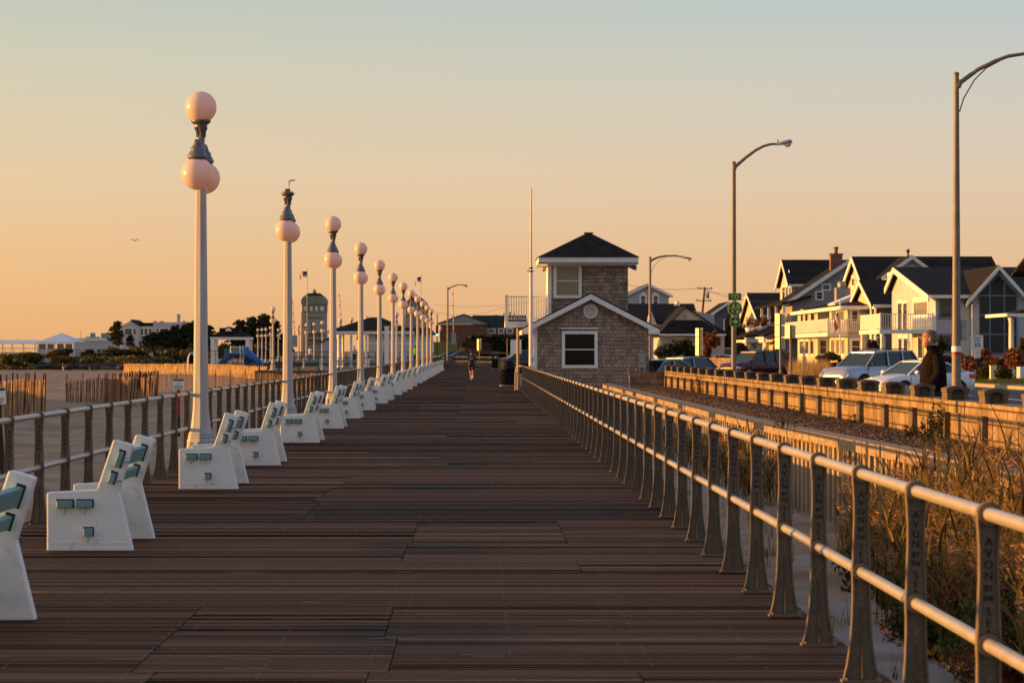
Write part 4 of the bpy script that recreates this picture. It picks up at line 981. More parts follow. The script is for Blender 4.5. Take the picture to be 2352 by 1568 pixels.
def house_chimney():
    d = 270.0
    t = thing('house', 'grey gabled house with a tall brick chimney on its long black roof', 'house', (35, 276, 0), 0, 'houses across the road')
    xa, za = Xu(1950,d), Zv(600,d); xl, zl = Xu(1812,d), Zv(692,d); xr_ = xa+5.6; zr = za-3.9
    fin(MB().prism([(xl+.3,0),(xl+.3,zl),(xa,za),(xr_,zr),(xr_,0)], d, d+9, 'y'), 'wall', M['sid_grey'], t)
    r = MB(); k = MB(); roof_y(r, d, d+9, xl, zl, xa, za, xr_, zr); rake_y(k, d, xl, zl+.15, xa, za+.17, xr_, zr+.15, .42)
    # seaward wing with its own sunlit gable
    X = 31.2; yr = 287.0; z2, e2 = Zv(600.5,yr), Zv(652,282)
    fin(MB().prism([(281.5,0),(281.5,e2),(yr,z2),(292.5,e2),(292.5,0)], X, 37, 'x'), 'wing_wall', M['sid_cream'], t)
    roof_x(r, X, 37.5, 281.5, e2, yr, z2, 292.5, e2); k2 = MB(); rake_x(k2, X, 281.5, e2+.14, yr, z2+.16, 292.5, e2+.14, .4)
    k2.box(X-.3, 37, 280.95, 281.04, e2-.3, e2-.05); fin(k2, 'wing_trim', M['trim'], t)
    fin(k, 'roof_trim', M['trim'], t)
    # porch roof, upper deck and porch
    xp = 28.9
    r.slab([V3(xp,d-1,Zv(701,d)),V3(X+.5,d-1,Zv(683,d)),V3(X+.5,d+25,Zv(683,d)),V3(xp,d+25,Zv(701,d))][::-1], .2)
    fin(r, 'roof', M['rooftile'], t)
    b = MB().box(xp+.2, X, d+1, d+24, 0, Zv(768,d)); fin(b, 'porch_wall', M['sid_cream'], t)
    fz = Zv(768,d); b = MB().box(xp-.1, X+.3, d-1.2, d+24, fz-.3, fz); bo = fin(b, 'balcony', M['trim'], t)
    b = MB(); balusters(b, (xp,d-1,fz), (X+.2,d-1,fz), .95, .14, .03); balusters(b, (xp,d-.9,fz), (xp,d+23,fz), .95, .2, .05); fin(b, 'balustrade', M['trim'], bo)
    for yy in (d-.8, d+6, d+13, d+20): fin(MB().box(xp+.05, xp+.3, yy-.12, yy+.12, fz, Zv(701,d)), 'post', M['trim'], bo)
    for a, c in ((1798,1804),(1806,1811.5),(1813.5,1818.5)): win_x(t, X, a, c, 660, 690, mull=(0,0), fw=.2)
    win_x(t, X, 1806.5, 1813, 627, 645, mull=(0,0), fw=.25)
    win_y(t, d, 1890.5, 1905, 655, 664, fw=.16); win_y(t, d, 1946, 1954, 655, 668, fw=.16); win_y(t, d, 1876, 1888, 672, 686, fw=.16)
    for a, c in ((1776,1786),(1790,1801),(1806,1817)): win_x(t, xp+.2, a, c, 780, 805, mull=(1,1), fw=.2)
    cx0, cx1 = Xu(1908,d+2), Xu(1935,d+2)
    b = MB().box(cx0, cx1, d+2, d+3, zl, Zv(584,d+2)); b.box(cx0-.06, cx1+.06, d+1.94, d+3.06, Zv(586,d+2), Zv(582,d+2)); co = fin(b, 'chimney', M['brick'], t)
    b = MB().lathe([(.2,0),(.17,.25),(.19,.3),(.19,.45),(.25,.5),(.25,.62),(.1,.66)], 12, ((cx0+cx1)/2,d+2.5,Zv(582,d+2))); fin(b, 'chimney_pot', M['brick'], co)
house_chimney()
def house_bays():
    t = thing('house', 'cream fronted house with stepped bays, long balcony and skylight, left of the plum house', 'house', (34, 232, 0), 0, 'houses across the road')
    X = 28.2
    yb0, yb1, ya0, ya1 = 216.0, 227.0, 235.0, 249.5; ze = Zv(708,228)
    w = MB().box(X, 40, yb0, yb1, 0, ze); w.box(X, 40, ya0, ya1, 0, ze+.15); w.box(X+1.3, 40, yb1+.001, ya0-.001, 0, ze+.1); fin(w, 'wall', M['sid_lav'], t)
    w = MB().box(X-.05, X-.001, yb0-.01, yb1, 0, ze-.01); w.box(X-.05, X-.001, ya0-.01, ya1, 0, ze+.14); fin(w, 'front_wall', M['sid_cream'], t)
    zr = Zv(668,236); r = MB(); e = .6
    vs = [(X-e,yb0-e,ze),(40,yb0-e,ze),(40,ya1+e,ze),(X-e,ya1+e,ze),(X+5.5,236,zr),(40,236,zr)]
    r.add(vs, [(0,1,5,4),(2,3,4,5),(3,0,4),(3,2,1,0)]); fin(r, 'roof', M['rooftile'], t)
    k = MB().box(X-e-.05, X-e+.1, yb0-e, ya1+e, ze-.28, ze-.005); k.box(X-e, 40, yb0-e-.06, yb0-e+.06, ze-.28, ze-.006); fin(k, 'eaves', M['trim'], t)
    s = MB(); p = V3(X+1.6,229,ze+.68); s.obox(p, V3(1.2,0,.48), V3(0,2.2,0), V3(-.1,0,.2)); fin(s, 'skylight', M['trim'], t)
    c = MB().box(X+2.6, X+3.8, 243.5, 245, ze+.5, ze+2.0); c.lathe([(.32,0),(.36,.05),(.36,.5),(.2,.55)], 12, (X+3.1,244,ze+2)); fin(c, 'roof_vent', M['steelgrey'], t)
    fz = Zv(764,220); b = MB().box(X-1.6, X-.06, yb0-.2, ya1, fz-.3, fz); bo = fin(b, 'balcony', M['trim'], t)
    b = MB(); balusters(b, (X-1.55,yb0-.1,fz), (X-1.55,ya1,fz), 1.0, .22, .06); balusters(b, (X-1.5,yb0-.15,fz), (X+3.2,yb0-.15,fz), 1.0, .15, .025); balusters(b, (X-1.5,ya0-.3,fz), (X+1,ya0-.3,fz), 1.0, .15, .03); fin(b, 'balustrade', M['trim'], bo)
    for a, c in ((1840,1846),(1850,1857),(1863,1872)): win_x(t, X-.05, a, c, 716, 742, mull=(0,0), fw=.2)
    for a, c in ((1911,1922),(1927,1940)): win_x(t, X-.05, a, c, 714, 735, glass='glass_warm', mull=(0,0), fw=.25)
    for a, c in ((1838,1847),(1851,1858),(1863,1870)): win_x(t, X-.05, a, c, 784, 812, mull=(0,0), fw=.2)
    for a, c in ((1910,1918),(1922,1930),(1934,1941)): win_x(t, X-.05, a, c, 780, 812, glass='glass_warm', mull=(1,0), fw=.2)
    win_y(t, ya0, 1884, 1897, 782, 812, fw=.2); win_y(t, yb0, 1957, 1969, 714, 738, fw=.14); win_y(t, yb0, 1957, 1974, 782, 810, fw=.16)
house_bays()
def house_porch():
    t = thing('house', 'house with a steep sunlit gable and a white columned porch with flower tubs', 'house', (32, 305, 0), 0, 'houses across the road')
    X = 29.5; y0 = YX(1748,X); y1 = YX(1706,X); yr = YX(1724,X); zr, ze = Zv(676,yr), Zv(735,y0)
    fin(MB().prism([(y0,0),(y0,ze),(yr,zr),(y1,ze),(y1,0)], X, 41, 'x'), 'wall', M['sid_cream'], t)
    r = MB(); roof_x(r, X, 41, y0, ze, yr, zr, y1, ze); k = MB(); rake_x(k, X, y0, ze+.14, yr, zr+.16, y1, ze+.14, .35)
    xp = 26.6; pa, pb = YX(1768,xp), YX(1703,xp); zp = Zv(773,pa)
    r.slab([V3(xp-.5,pa,zp),V3(X,pa,zp+1.25),V3(X,pb,zp+1.25),V3(xp-.5,pb,zp)][::-1], .2); fin(r, 'roof', M['rooftile'], t)
    k.box(xp-.55, xp-.35, pa, pb, zp-.5, zp-.21); fin(k, 'roof_trim', M['trim'], t); rn = random.Random(2)
    for u in (1716,1731,1745,1760): fin(MB().lathe([(.3,0),(.26,.3),(.24,zp-.9),(.34,zp-.52)], 12, (xp,YX(u,xp),0)), 'porch_column', M['trim'], t)
    for u in (1722, 1750):
        y = YX(u,xp+1); tu = fin(MB().lathe([(.35,0),(.5,.5),(.45,.52)], 10, (xp+1,y,zp+.55)), 'flower_tub', M['trim'], t)
        crown(MB(), (xp+1,y,zp+1.5), (.8,.8,.6), 160, .2, rn).build('flowers', M['leaf_rust'], tu, world=True)
    win_y(t, y0-.0, 1752, 1768, 727, 745, fw=.15)
house_porch()
def house_right_edge():
    t = thing('house', 'white house corner with a porch column at the right edge of the picture', 'house', (34, 172, 0), 0, 'houses across the road')
    d = 172.0; c = Xu(2330,d)
    b = MB(); b.lathe([(.2,0),(.17,.25),(.15,Zv(725,d)-.35),(.22,Zv(725,d)-.1)], 12, (c,d+1,0)); fin(b, 'porch_column', M['trim'], t)
    b = MB().prism([(Xu(2316,d),Zv(720,d)),(Xu(2352,d)+9,Zv(700,d)+1.2),(Xu(2352,d)+9,Zv(720,d))], d, d+7, 'y'); fin(b, 'porch_roof', M['rooftile'], t)
    b = MB().box(Xu(2316,d)-.1, c+9, d-.1, d+.05, Zv(727,d), Zv(719.5,d)); b.box(Xu(2316,d)-.15, Xu(2316,d)-.001, d+.06, d+7, Zv(727,d), Zv(719.5,d)); fin(b, 'porch_trim', M['trim'], t)
    fin(MB().box(c+2.4, c+10, d+2, d+9, 0, Zv(600,d)), 'wall', M['sid_white'], t)
    r = MB(); roof_x(r, c+2.2, c+10, d+2, Zv(622,d), d+6, Zv(590,d), d+10, Zv(622,d)); fin(r, 'roof', M['rooftile'], t)
house_right_edge()
# smaller houses behind the hut
def house_arched():
    d = 330.0; t = thing('house', 'pale house with two white arched attic windows, right of the hut tower', 'house', (Xu(1488,d), d, 0), 0, 'houses behind the hut')
    xa, za, xl, xr_, ze = Xu(1488,d), Zv(654,d), Xu(1440,d), Xu(1536,d), Zv(677,d)
    fin(MB().prism([(xl,0),(xl,ze),(xa,za),(xr_,ze),(xr_,0)], d, d+14, 'y'), 'wall', M['sid_lav'], t)
    r = MB(); roof_y(r, d, d+14, xl, ze, xa, za, xr_, ze); fin(r, 'roof', M['rooftile'], t); r = MB(); rake_y(r, d, xl, ze+.15, xa, za+.17, xr_, ze+.15, .3); fin(r, 'roof_trim', M['trim'], t)
    for u in (1477, 1506):
        f = win_y(t, d, u-4.5, u+4.5, 680, 700, fw=.18, mull=(0,1)); c = W(u,679,d); b = MB()
        ar = [(c.x+.40*math.cos(PI*i/10), c.z+.40*math.sin(PI*i/10)) for i in range(11)]; b.prism([(p[0]+(p[0]-c.x)*.0, p[1]) for p in ar], d-.09, d-.001, 'y'); fin(b, 'arched_head', M['trim'], t)
    b = MB().tube([(Xu(1530.5,d),d+4,ze+.3),(Xu(1530.5,d),d+4,Zv(668,d))], .1, 6); fin(b, 'vent_pipe', M['darksteel'], t)
house_arched()
def house_dark_roof():
    t = thing('house', 'house with a broad dark roof and a narrow sunlit dormer, behind the hut gable', 'house', (Xu(1530,300), 304, 0), 0, 'houses behind the hut')
    x0, x1 = Xu(1455,296), Xu(1584,304); ze, zr = Zv(741,296), Zv(701,304)
    fin(MB().prism([(296,0),(296,ze),(304,zr),(312,ze),(312,0)], x0, x1, 'x'), 'wall', M['sid_lav'], t)
    r = MB(); roof_x(r, x0, x1, 296, ze, 304, zr, 312, ze); fin(r, 'roof', M['rooftile'], t)
    d = 294.5; xa = Xu(1497,d); b = MB().prism([(xa-.55,Zv(746,d)),(xa,Zv(717,d)),(xa+.55,Zv(746,d))], d, d+4, 'y'); fin(b, 'dormer', M['sid_cream'], t)
    b = MB().box(Xu(1549.5,303), Xu(1562,303), 303, 304.4, zr-.6, Zv(698,303)); b.lathe([(.2,0),(.25,.05),(.2,.3)], 8, (Xu(1556,303),303.6,Zv(698,303))); fin(b, 'chimney', M['trim'], t)
house_dark_roof()
def house_low():
    d = 262.0; t = thing('house', 'low pale house with a hipped front roof, small attic gable and dark shutters', 'house', (Xu(1590,d), d+4, 0), 0, 'houses behind the hut')
    xa, za = Xu(1574.5,d+2), Zv(706,d+2); xl, xr_, ze = Xu(1518,d+2), Xu(1664,d+2), Zv(766,d+2)
    fin(MB().prism([(xl,0),(xl,ze),(xa,za),(xr_,ze),(xr_,0)], d+2, d+13, 'y'), 'wall', M['sid_beige'], t)
    r = MB(); roof_y(r, d+2, d+13, xl, ze, xa, za, xr_, ze, .12, .3)
    p = [W(1513,767,d), W(1668,767,d), W(1611,735,d+1.7), W(1541,735,d+1.7)]; r.slab(p, .12); fin(r, 'roof', M['rooftile'], t)
    k = MB(); k.beam(W(1514,768.5,d-.05), W(1668,768.5,d-.05), .12, .14); fin(k, 'gutter', M['trim'], t)
    b = MB().box(Xu(1569,d+2), Xu(1579,d+2), d+1.93, d+2, Zv(733,d+2), Zv(724,d+2)); fin(b, 'attic_vent', M['concrete'], t)
    e = MB().prism(pz([(1583,711),(1641,724),(1641,810),(1583,810)], d+8), d+8, d+14, 'y'); fin(e, 'rear_wing', M['sid_lav'], t)
    win_y(t, d+2, 1552, 1569, 780, 803, fw=.14); b = MB()
    for a in (1543.5, 1571.5): b.box(Xu(a,d+2), Xu(a+6.5,d+2), d+1.93, d+1.999, Zv(804,d+2), Zv(779,d+2))
    fin(b, 'shutter', M['teal_shutter'], t)
house_low()
def house_slate():
    d = 320.0; t = thing('house', 'dark slate-coloured house with a white rake board, left of the parkway signs', 'house', (Xu(1672,d), d, 0), 0, 'houses behind the hut')
    xa, za = Xu(1673,d), Zv(696,d); xl, xr_, zl = Xu(1634,d), Xu(1712,d), Zv(722,d)
    fin(MB().prism([(xl,0),(xl,zl),(xa,za),(xr_,zl),(xr_,0)], d, d+12, 'y'), 'wall', M['sid_blue'], t)
    r = MB(); roof_y(r, d, d+12, xl, zl, xa, za, xr_, zl); fin(r, 'roof', M['rooftile'], t); r = MB(); rake_y(r, d, xl, zl+.15, xa, za+.17, xr_, zl+.15, .3); fin(r, 'roof_trim', M['trim'], t)
    win_y(t, d, 1664, 1680, 735, 755, fw=.12)
house_slate()
# flags on house and poles
M['flag_red'] = mat('flag_red', (.40,.03,.03), rough=.8); M['flag_blue'] = mat('flag_blue', (.02,.03,.12), rough=.8); M['flag_white'] = mat('flag_white', (.7,.68,.65), rough=.8)
def flag(u, d, v0, vt, label, dirx=-1, w=1.5, h=.85, droop=.5, hang=False):
    t = thing('flag', label, 'flag', (Xu(u,d), d, 0)); zt = Zv(vt,d); z0 = Zv(v0,d)
    MB().tube([(0,0,z0),(0,0,zt)], [.06,.035], 8).build('pole', M['steelgrey'] if not hang else M['white'], t)
    b = MB().sphere((0,0,zt+.05), .08, 8, 6); b.build('finial', M['signyellow'], t)
    mb = MB(); nx, nz = 14, 13
    def P(i, j):
        a, c = i/nx, j/nz
        if hang: x = dirx*(.06+.5*a*(.4+.6*c)+.1*math.sin(c*5)); y = .12*math.sin(a*9+c*2); z = zt-.25-c*w*.95-a*w*.55
        else: x = dirx*(.05+w*a*(1-.15*a)); y = .14*math.sin(a*8+c); z = zt-.2-c*h-droop*w*a*a-.05*math.sin(a*9)
        return (x, y, z)
    for i in range(nx):
        for j in range(nz):
            mi = 2 if (i < nx*.42 and j < 7) else (0 if j % 2 == 0 else 1)
            mb.add([P(i,j),P(i+1,j),P(i+1,j+1),P(i,j+1)], [(0,1,2,3)], mi, True)
    mb.build('cloth', [M['flag_red'], M['flag_white'], M['flag_blue']], t)
flag(2063.2-134, 214.2, 815, 690, 'limp striped flag hanging on a white pole before the stepped-bay house', -1, 1.6, hang=True)
flag(705.5, 400, 800, 619, 'striped flag on a tall pole in front of the green-topped bridge tower', -1, 1.15, .75, .35)
flag(967, 430, 800, 632, 'striped flag flying over the far bridge tower behind the lamp row', -1, 1.0, .7, .7)
# ------------------------------------------------------------------ vehicles
M['car_silver'] = mat('silver_paint', (.42,.43,.46), rough=.3, metal=.55, coat=.6); M['car_white'] = mat('white_car_paint', (.66,.66,.66), rough=.3, coat=.6)
M['car_maroon'] = mat('maroon_paint', (.055,.010,.014), rough=.3, metal=.3, coat=.6); M['car_dark'] = mat('dark_car_paint', (.018,.022,.032), rough=.3, metal=.3, coat=.6)
M['car_blue'] = mat('pale_blue_paint', (.20,.24,.28), rough=.3, metal=.4, coat=.6)
M['car_glass'] = glassmat('car_glass', (.02,.035,.04), .05); M['tyre'] = mat('tyre', (.014,.014,.014), rough=.85); M['rim'] = mat('wheel_rim', (.35,.35,.36), rough=.35, metal=.8)
M['tail'] = mat('tail_lamp', (.45,.01,.012), rough=.2, coat=.5); M['tail_lit'] = mat('tail_lamp_lit', (.6,.01,.02), rough=.2, em=(1,.02,.05), es=2.5); M['headlamp'] = mat('head_lamp', (.35,.37,.40), rough=.1, metal=.3, coat=1)
M['seat_tan'] = mat('tan_leather', (.42,.27,.09), rough=.6)
SED = dict(L=4.75, W=.91, body=[(2.36,.36,.56,.52),(2.30,.24,.64,.70),(2.05,.20,.73,.83),(1.6,.19,.82,.89),(1.05,.19,.92,.91),(0,.19,.95,.915),(-1.0,.19,.98,.915),(-1.75,.20,1.02,.89),(-2.15,.24,1.02,.82),(-2.33,.30,.96,.74),(-2.38,.38,.70,.66)],
           cab=[(1.15,.90,.78),(.28,1.40,.60),(-.25,1.455,.61),(-.75,1.42,.60),(-1.85,1.00,.74)], wb=1.39, wr=.325, pil=[-.28])
SUV = dict(L=5.1, W=.98, body=[(2.52,.50,.72,.60),(2.46,.34,.90,.80),(2.2,.28,1.04,.93),(1.7,.27,1.10,.96),(1.15,.27,1.15,.97),(0,.27,1.17,.98),(-1.4,.27,1.18,.98),(-2.2,.28,1.18,.96),(-2.45,.34,1.15,.92),(-2.53,.45,.95,.86)],
           cab=[(1.28,1.12,.86),(.55,1.74,.72),(-.2,1.83,.74),(-1.9,1.83,.73),(-2.46,1.16,.86)], wb=1.46, wr=.38, pil=[-.25,-1.25])
HAT = dict(L=4.2, W=.88, body=[(2.08,.36,.58,.5),(2.02,.24,.7,.70),(1.7,.2,.84,.84),(1.1,.19,.95,.87),(0,.19,.99,.88),(-1.3,.19,1.02,.88),(-1.85,.22,1.0,.84),(-2.05,.3,.9,.78),(-2.1,.38,.7,.7)],
           cab=[(1.2,.92,.77),(.35,1.45,.60),(-.3,1.52,.62),(-1.45,1.48,.60),(-2.0,1.0,.74)], wb=1.28, wr=.31, pil=[-.3])
def car(name, label, cat, kind, paint, loc, a, rack=False, seats=False, tail='tail', rev=False, details=True):
    fw = V3(-math.sin(a), -math.cos(a), 0)
    t = thing(name, label, cat, loc, math.atan2(fw.y, fw.x), 'parked cars along the road')
    mb = MB(); S = kind['body']; n = len(S); vs = []; k = 13
    for x, z0, z1, hw in S:
        h = z1-z0; half = [(0,z0),(hw*.86,z0),(hw*.97,z0+.1*h),(hw,z0+.45*h),(hw*.985,z0+.72*h),(hw*.90,z1-.02),(hw*.55,z1+.018)]
        sec = half+[(0,z1+.028)]+[(-p[0],p[1]) for p in half[:0:-1]]
        vs += [(x,-p[0],p[1]) for p in sec]
    k = len(sec)
    mb.add(vs, [(i*k+j, i*k+(j+1) % k, (i+1)*k+(j+1) % k, (i+1)*k+j) for i in range(n-1) for j in range(k)], 0, True)
    mb.add(vs[:k], [tuple(range(k))], 0); mb.add(vs[-k:], [tuple(range(k))], 0)
    C = kind['cab']
    L = [V3(x,w,z) for x, z, w in C]; Rr = [V3(x,-w,z) for x, z, w in C]
    for i in (1, 2):                                                # roof skin
        for s in (1,):
            a0, a1, b0, b1 = L[i], L[i+1], Rr[i], Rr[i+1]
            mb.add([a0, (a0+b0)/2+V3(0,0,.035), b0, a1, (a1+b1)/2+V3(0,0,.035), b1, a0-V3(0,0,.05), b0-V3(0,0,.05), a1-V3(0,0,.05), b1-V3(0,0,.05)],
                   [(0,1,4,3),(1,2,5,4),(0,3,8,6),(2,7,9,5)], 0, True)
    pw = .055
    for Q in (L, Rr):
        sgn = 1 if Q is L else -1
        mb.beam(Q[0], Q[1], pw, .05); mb.beam(Q[3], Q[4], pw*1.8, .06); mb.beam(Q[1], Q[2], pw, .05); mb.beam(Q[2], Q[3], pw, .05)
        for px in kind['pil']:
            zt = np.interp(-px, [-c[0] for c in C], [c[1] for c in C]); wt = np.interp(-px, [-c[0] for c in C], [c[2] for c in C]); wb = C[0][2]+.04
            mb.beam((px+.06, sgn*(wb), C[0][1]+.04), (px, sgn*wt, zt), .07, .05)
    mb.beam(L[1]+V3(-.03,0,.0), Rr[1]+V3(-.03,0,.0), .06, .05)
    body = mb.build('body', M[paint], t); fixn(body)
    g = MB(); e = .012
    def inn(q, s): return V3(q.x, q.y-s*e, q.z-.01)
    a, b = [inn(q,1) for q in L], [inn(q,-1) for q in Rr]; bl = V3(C[0][0],C[0][2]-e,C[0][1])
    g.add([a[0], b[0], b[1], a[1]], [(0,1,2,3)], 0); g.add([a[3], b[3], b[4], a[4]], [(0,1,2,3)], 0)
    for Q in (a, b): g.add(Q, [tuple(range(5))], 0)
    g.build('windows', M['car_glass'], t)
    for sx in (1, -1):
        for sy in (1, -1):
            w = MB().tube([(sx*kind['wb'], sy*(kind['W']-.20), kind['wr']), (sx*kind['wb'], sy*(kind['W']-.0), kind['wr'])], kind['wr'], 20)
            w.tube([(sx*kind['wb'], sy*(kind['W']-.03), kind['wr']), (sx*kind['wb'], sy*(kind['W']+.006), kind['wr'])], kind['wr']*1.13, 20, caps=True) if False else None
            wo = w.build('wheel', M['tyre'], t)
            rm = MB().tube([(sx*kind['wb'], sy*(kind['W']-.05), kind['wr']), (sx*kind['wb'], sy*(kind['W']+.004), kind['wr'])], kind['wr']*.64, 16)
            for q in range(5):
                an = q*2*PI/5; rm.beam((sx*kind['wb'], sy*(kind['W']+.008), kind['wr']), (sx*kind['wb']+kind['wr']*.6*math.cos(an), sy*(kind['W']+.008), kind['wr']+kind['wr']*.6*math.sin(an)), .05, .02)
            rm.build('rim', M['rim'], wo)
    if details:
        ar = MB()
        for sx in (1, -1):
            for sy in (1, -1):
                cx, cz, r0 = sx*kind['wb'], kind['wr'], kind['wr']*1.16
                arc = [(cx+r0*math.cos(PI*i/12), cz+r0*math.sin(PI*i/12)*1.02) for i in range(13)]
                ar.prism(arc, sy*(kind['W']-.12), sy*(kind['W']+.002), 'y')
        ar.build('wheel_arch', M['black'], t)
        hl = S[1][1]+(S[1][2]-S[1][1])*.70; xf = S[2][0]; xb = S[-3][0]
        for s in (1, -1):
            MB().obox((xf+.10, s*(S[2][3]-.13), hl), V3(.13,-s*.05,.02), V3(.03*s,s*.14,0), V3(-.03,0,.07)).build('headlight', M['headlamp'], t)
            zb = S[-2][1]+(S[-2][2]-S[-2][1])*.82
            MB().obox((xb+.0, s*(S[-3][3]-.055), zb), V3(.17,s*.055,.015), V3(-.02,s*.06,0), V3(-.03,0,.08)).build('taillight', M[tail], t)
            m = MB().sphere((C[0][0]-.28, s*(C[0][2]+.20), C[0][1]+.10), .11, 10, 8, sc=(.6,1.1,.75)); m.beam((C[0][0]-.25, s*(C[0][2]), C[0][1]+.06), (C[0][0]-.27, s*(C[0][2]+.14), C[0][1]+.08), .05, .04)
            m.build('mirror', M['black'] if kind is SUV else M[paint], t)
            for hx in (.0, -1.0): MB().box(hx-.22, hx-.04, s*(kind['W']-.005), s*(kind['W']+.02), S[5][2]-.20, S[5][2]-.165).build('door_handle', M[paint], t)
        gz = S[1][1]+(S[1][2]-S[1][1])*.45
        MB().box(S[0][0]-.02, S[0][0]+.03, -S[1][3]*.55, S[1][3]*.55, gz-.07, gz+.09).build('grille', M['black'], t)
        MB().box(S[0][0]-.01, S[0][0]+.06, -S[1][3]*.98, S[1][3]*.98, S[0][1]-.08, S[0][1]+.06).build('bumper', M[paint], t)
        sl = MB()
        for s in (1, -1):
            for x in (C[0][0]-.05, kind['pil'][0]+.02, kind['pil'][-1]-.9): sl.box(x-.006, x+.006, s*(kind['W']-.01), s*(kind['W']+.003), S[5][1]+.15, S[5][2]-.06)
        sl.build('door_seams', M['black'], t)
    if rack:
        r = MB(); z = C[2][1]
        for s in (1, -1): r.tube([(C[1][0]-.2,s*.58,z-.02),(C[1][0]-.35,s*.58,z+.07),(C[3][0]+.25,s*.58,z+.08),(C[3][0]+.1,s*.58,z)], .022, 6)
        for x in (-.3, -1.4): r.beam((x,-.58,z+.08),(x,.58,z+.08),.06,.03)
        r.build('roof_rack', M['black'], t)
    return t
zr = -.156
def at_px(u, d): return (Xu(u,d), d, zr)
car('parked_car', 'white sedan parked nose to the promenade, behind the man', 'sedan', SED, 'car_white', at_px(2106,110), R(57))
car('parked_car', 'silver suv with a black roof rack parked behind the white sedan', 'suv', SUV, 'car_silver', at_px(2000,128), R(50), rack=True)
car('parked_car', 'dark maroon suv parked behind the parkway sign pole', 'suv', SUV, 'car_maroon', at_px(1732,188), R(50), rack=True)
car('parked_car', 'small grey hatchback with a glowing red tail lamp, left of the maroon suv', 'hatchback', HAT, 'car_silver', at_px(1672,222), R(200), tail='tail_lit')
car('parked_car', 'pale blue car just right of the hut, partly behind the wall pillar', 'car', SED, 'car_blue', at_px(1510,121), R(40), details=False)
car('parked_car', 'pale car with sunlit glass beyond the far end of the block wall', 'car', HAT, 'car_blue', at_px(1560,140), R(45))
car('parked_car', 'white pickup seen above the low sunlit wall before the dark shrubs', 'pickup', SUV, 'car_white', (Xu(1650,265), 265, .1), R(80), details=False)
car('parked_car', 'dark suv parked between the bins and the hut', 'suv', SUV, 'car_dark', (Xu(1196,275), 275, -.1), R(75))
for i, (u, d) in enumerate(((1032,395),(1055,390))):
    car('parked_car', ['dark blue car beyond the cross railing, the left one of the pair','dark blue car beyond the cross railing, nearer to the runner'][i], 'car', SED, 'car_dark', (Xu(u,d), d, .22), R(80), details=False)
# ------------------------------------------------------------------ signs
M['rustdark'] = mat('rusty_stake', (.035,.016,.010), (.06,.028,.018), rough=.8, sc=8)
def panel(mb, cx, cz, w, h, y=0, t=.012, r=.03, mi=0):
    pts = []
    for sx, sz, a0 in ((1,-1,-PI/2),(1,1,0),(-1,1,PI/2),(-1,-1,PI)):
        for k in range(4): a = a0+k*PI/6; pts.append((cx+sx*(w/2-r)+r*math.cos(a), cz+sz*(h/2-r)+r*math.sin(a)))
    mb.prism(pts, y-t/2, y+t/2, 'y', mi)
def parkway_signs():
    d = 125.72
    def s(name, label, u0, u1, v0, v1, build):
        c = W((u0+u1)/2, (v0+v1)/2, d); t = thing(name, label, 'road sign', tuple(c), 0, 'green parkway signs'); build(t, (u1-u0)*d/F, (v1-v0)*d/F)
    def to(t, w, h):
        m = MB(); panel(m, 0, 0, w, h, .0, .02, .05); m.build('border', M['signyellow'], t); m = MB(); panel(m, 0, 0, w-.06, h-.06, -.012, .008, .04); p = m.build('face', M['signgreen'], t)
        m = MB(); text(m, 'TO', 0, -.018, -.01, .27, .002, 0, 1.05, .008); m.build('lettering', M['signyellow'], p)
    def disc(t, w, h):
        r = w/2; m = MB(); m.prism([(r*math.cos(2*PI*i/32), r*math.sin(2*PI*i/32)) for i in range(32)], -.01, .01, 'y'); m.build('border', M['signyellow'], t)
        r2 = r-.035; m = MB(); m.prism([(r2*math.cos(2*PI*i/32), r2*math.sin(2*PI*i/32)) for i in range(32)], -.016, -.0101, 'y'); p = m.build('face', M['signgreen'], t)
        m = MB()
        for poly in ([(-.16,.07),(-.05,.24),(.0,.10),(-.02,.07)],[(.06,.07),(.10,.22),(.20,.13),(.22,.07)],[(-.17,-.07),(-.08,-.20),(-.05,-.07)],[(.02,-.20),(.08,-.08),(.21,-.07),(.15,-.19)]): m.prism(poly, -.020, -.0161, 'y')
        text(m, 'PARKWAY', 0, -.019, .0, .125, .002, 0, 1.0, .003)
        for k, ch in enumerate('GARDEN'):
            a = R(150-k*24); text(m, ch, (r2-.045)*math.cos(a), -.019, (r2-.045)*math.sin(a), .06, .002)
        for k, ch in enumerate('STATE'):
            a = R(220+k*25); text(m, ch, (r2-.045)*math.cos(a), -.019, (r2-.045)*math.sin(a), .06, .002)
        m.build('lettering', M['signyellow'], p)
    def arrow(t, w, h):
        m = MB(); panel(m, 0, 0, w, h, 0, .02, .03); m.build('border', M['signyellow'], t); m = MB(); panel(m, 0, 0, w-.05, h-.05, -.012, .008, .02); p = m.build('face', M['signgreen'], t)
        m = MB().prism([(-.13,-.035),(.0,-.035),(-.01,-.13),(.14,0),(-.01,.13),(.0,.035),(-.13,.035)], -.022, -.0165, 'y'); m.build('arrow_mark', M['signyellow'], p)
    s('road_sign', 'small green road sign reading TO, topmost on the street light', 1672.2, 1703, 672.8, 690, to)
    s('road_sign', 'round green road sign reading PARKWAY, between two square signs', 1671.2, 1705, 692, 725.5, disc)
    s('road_sign', 'square green road sign with an arrow pointing right', 1676.7, 1699.6, 727.6, 749.4, arrow)
parkway_signs()
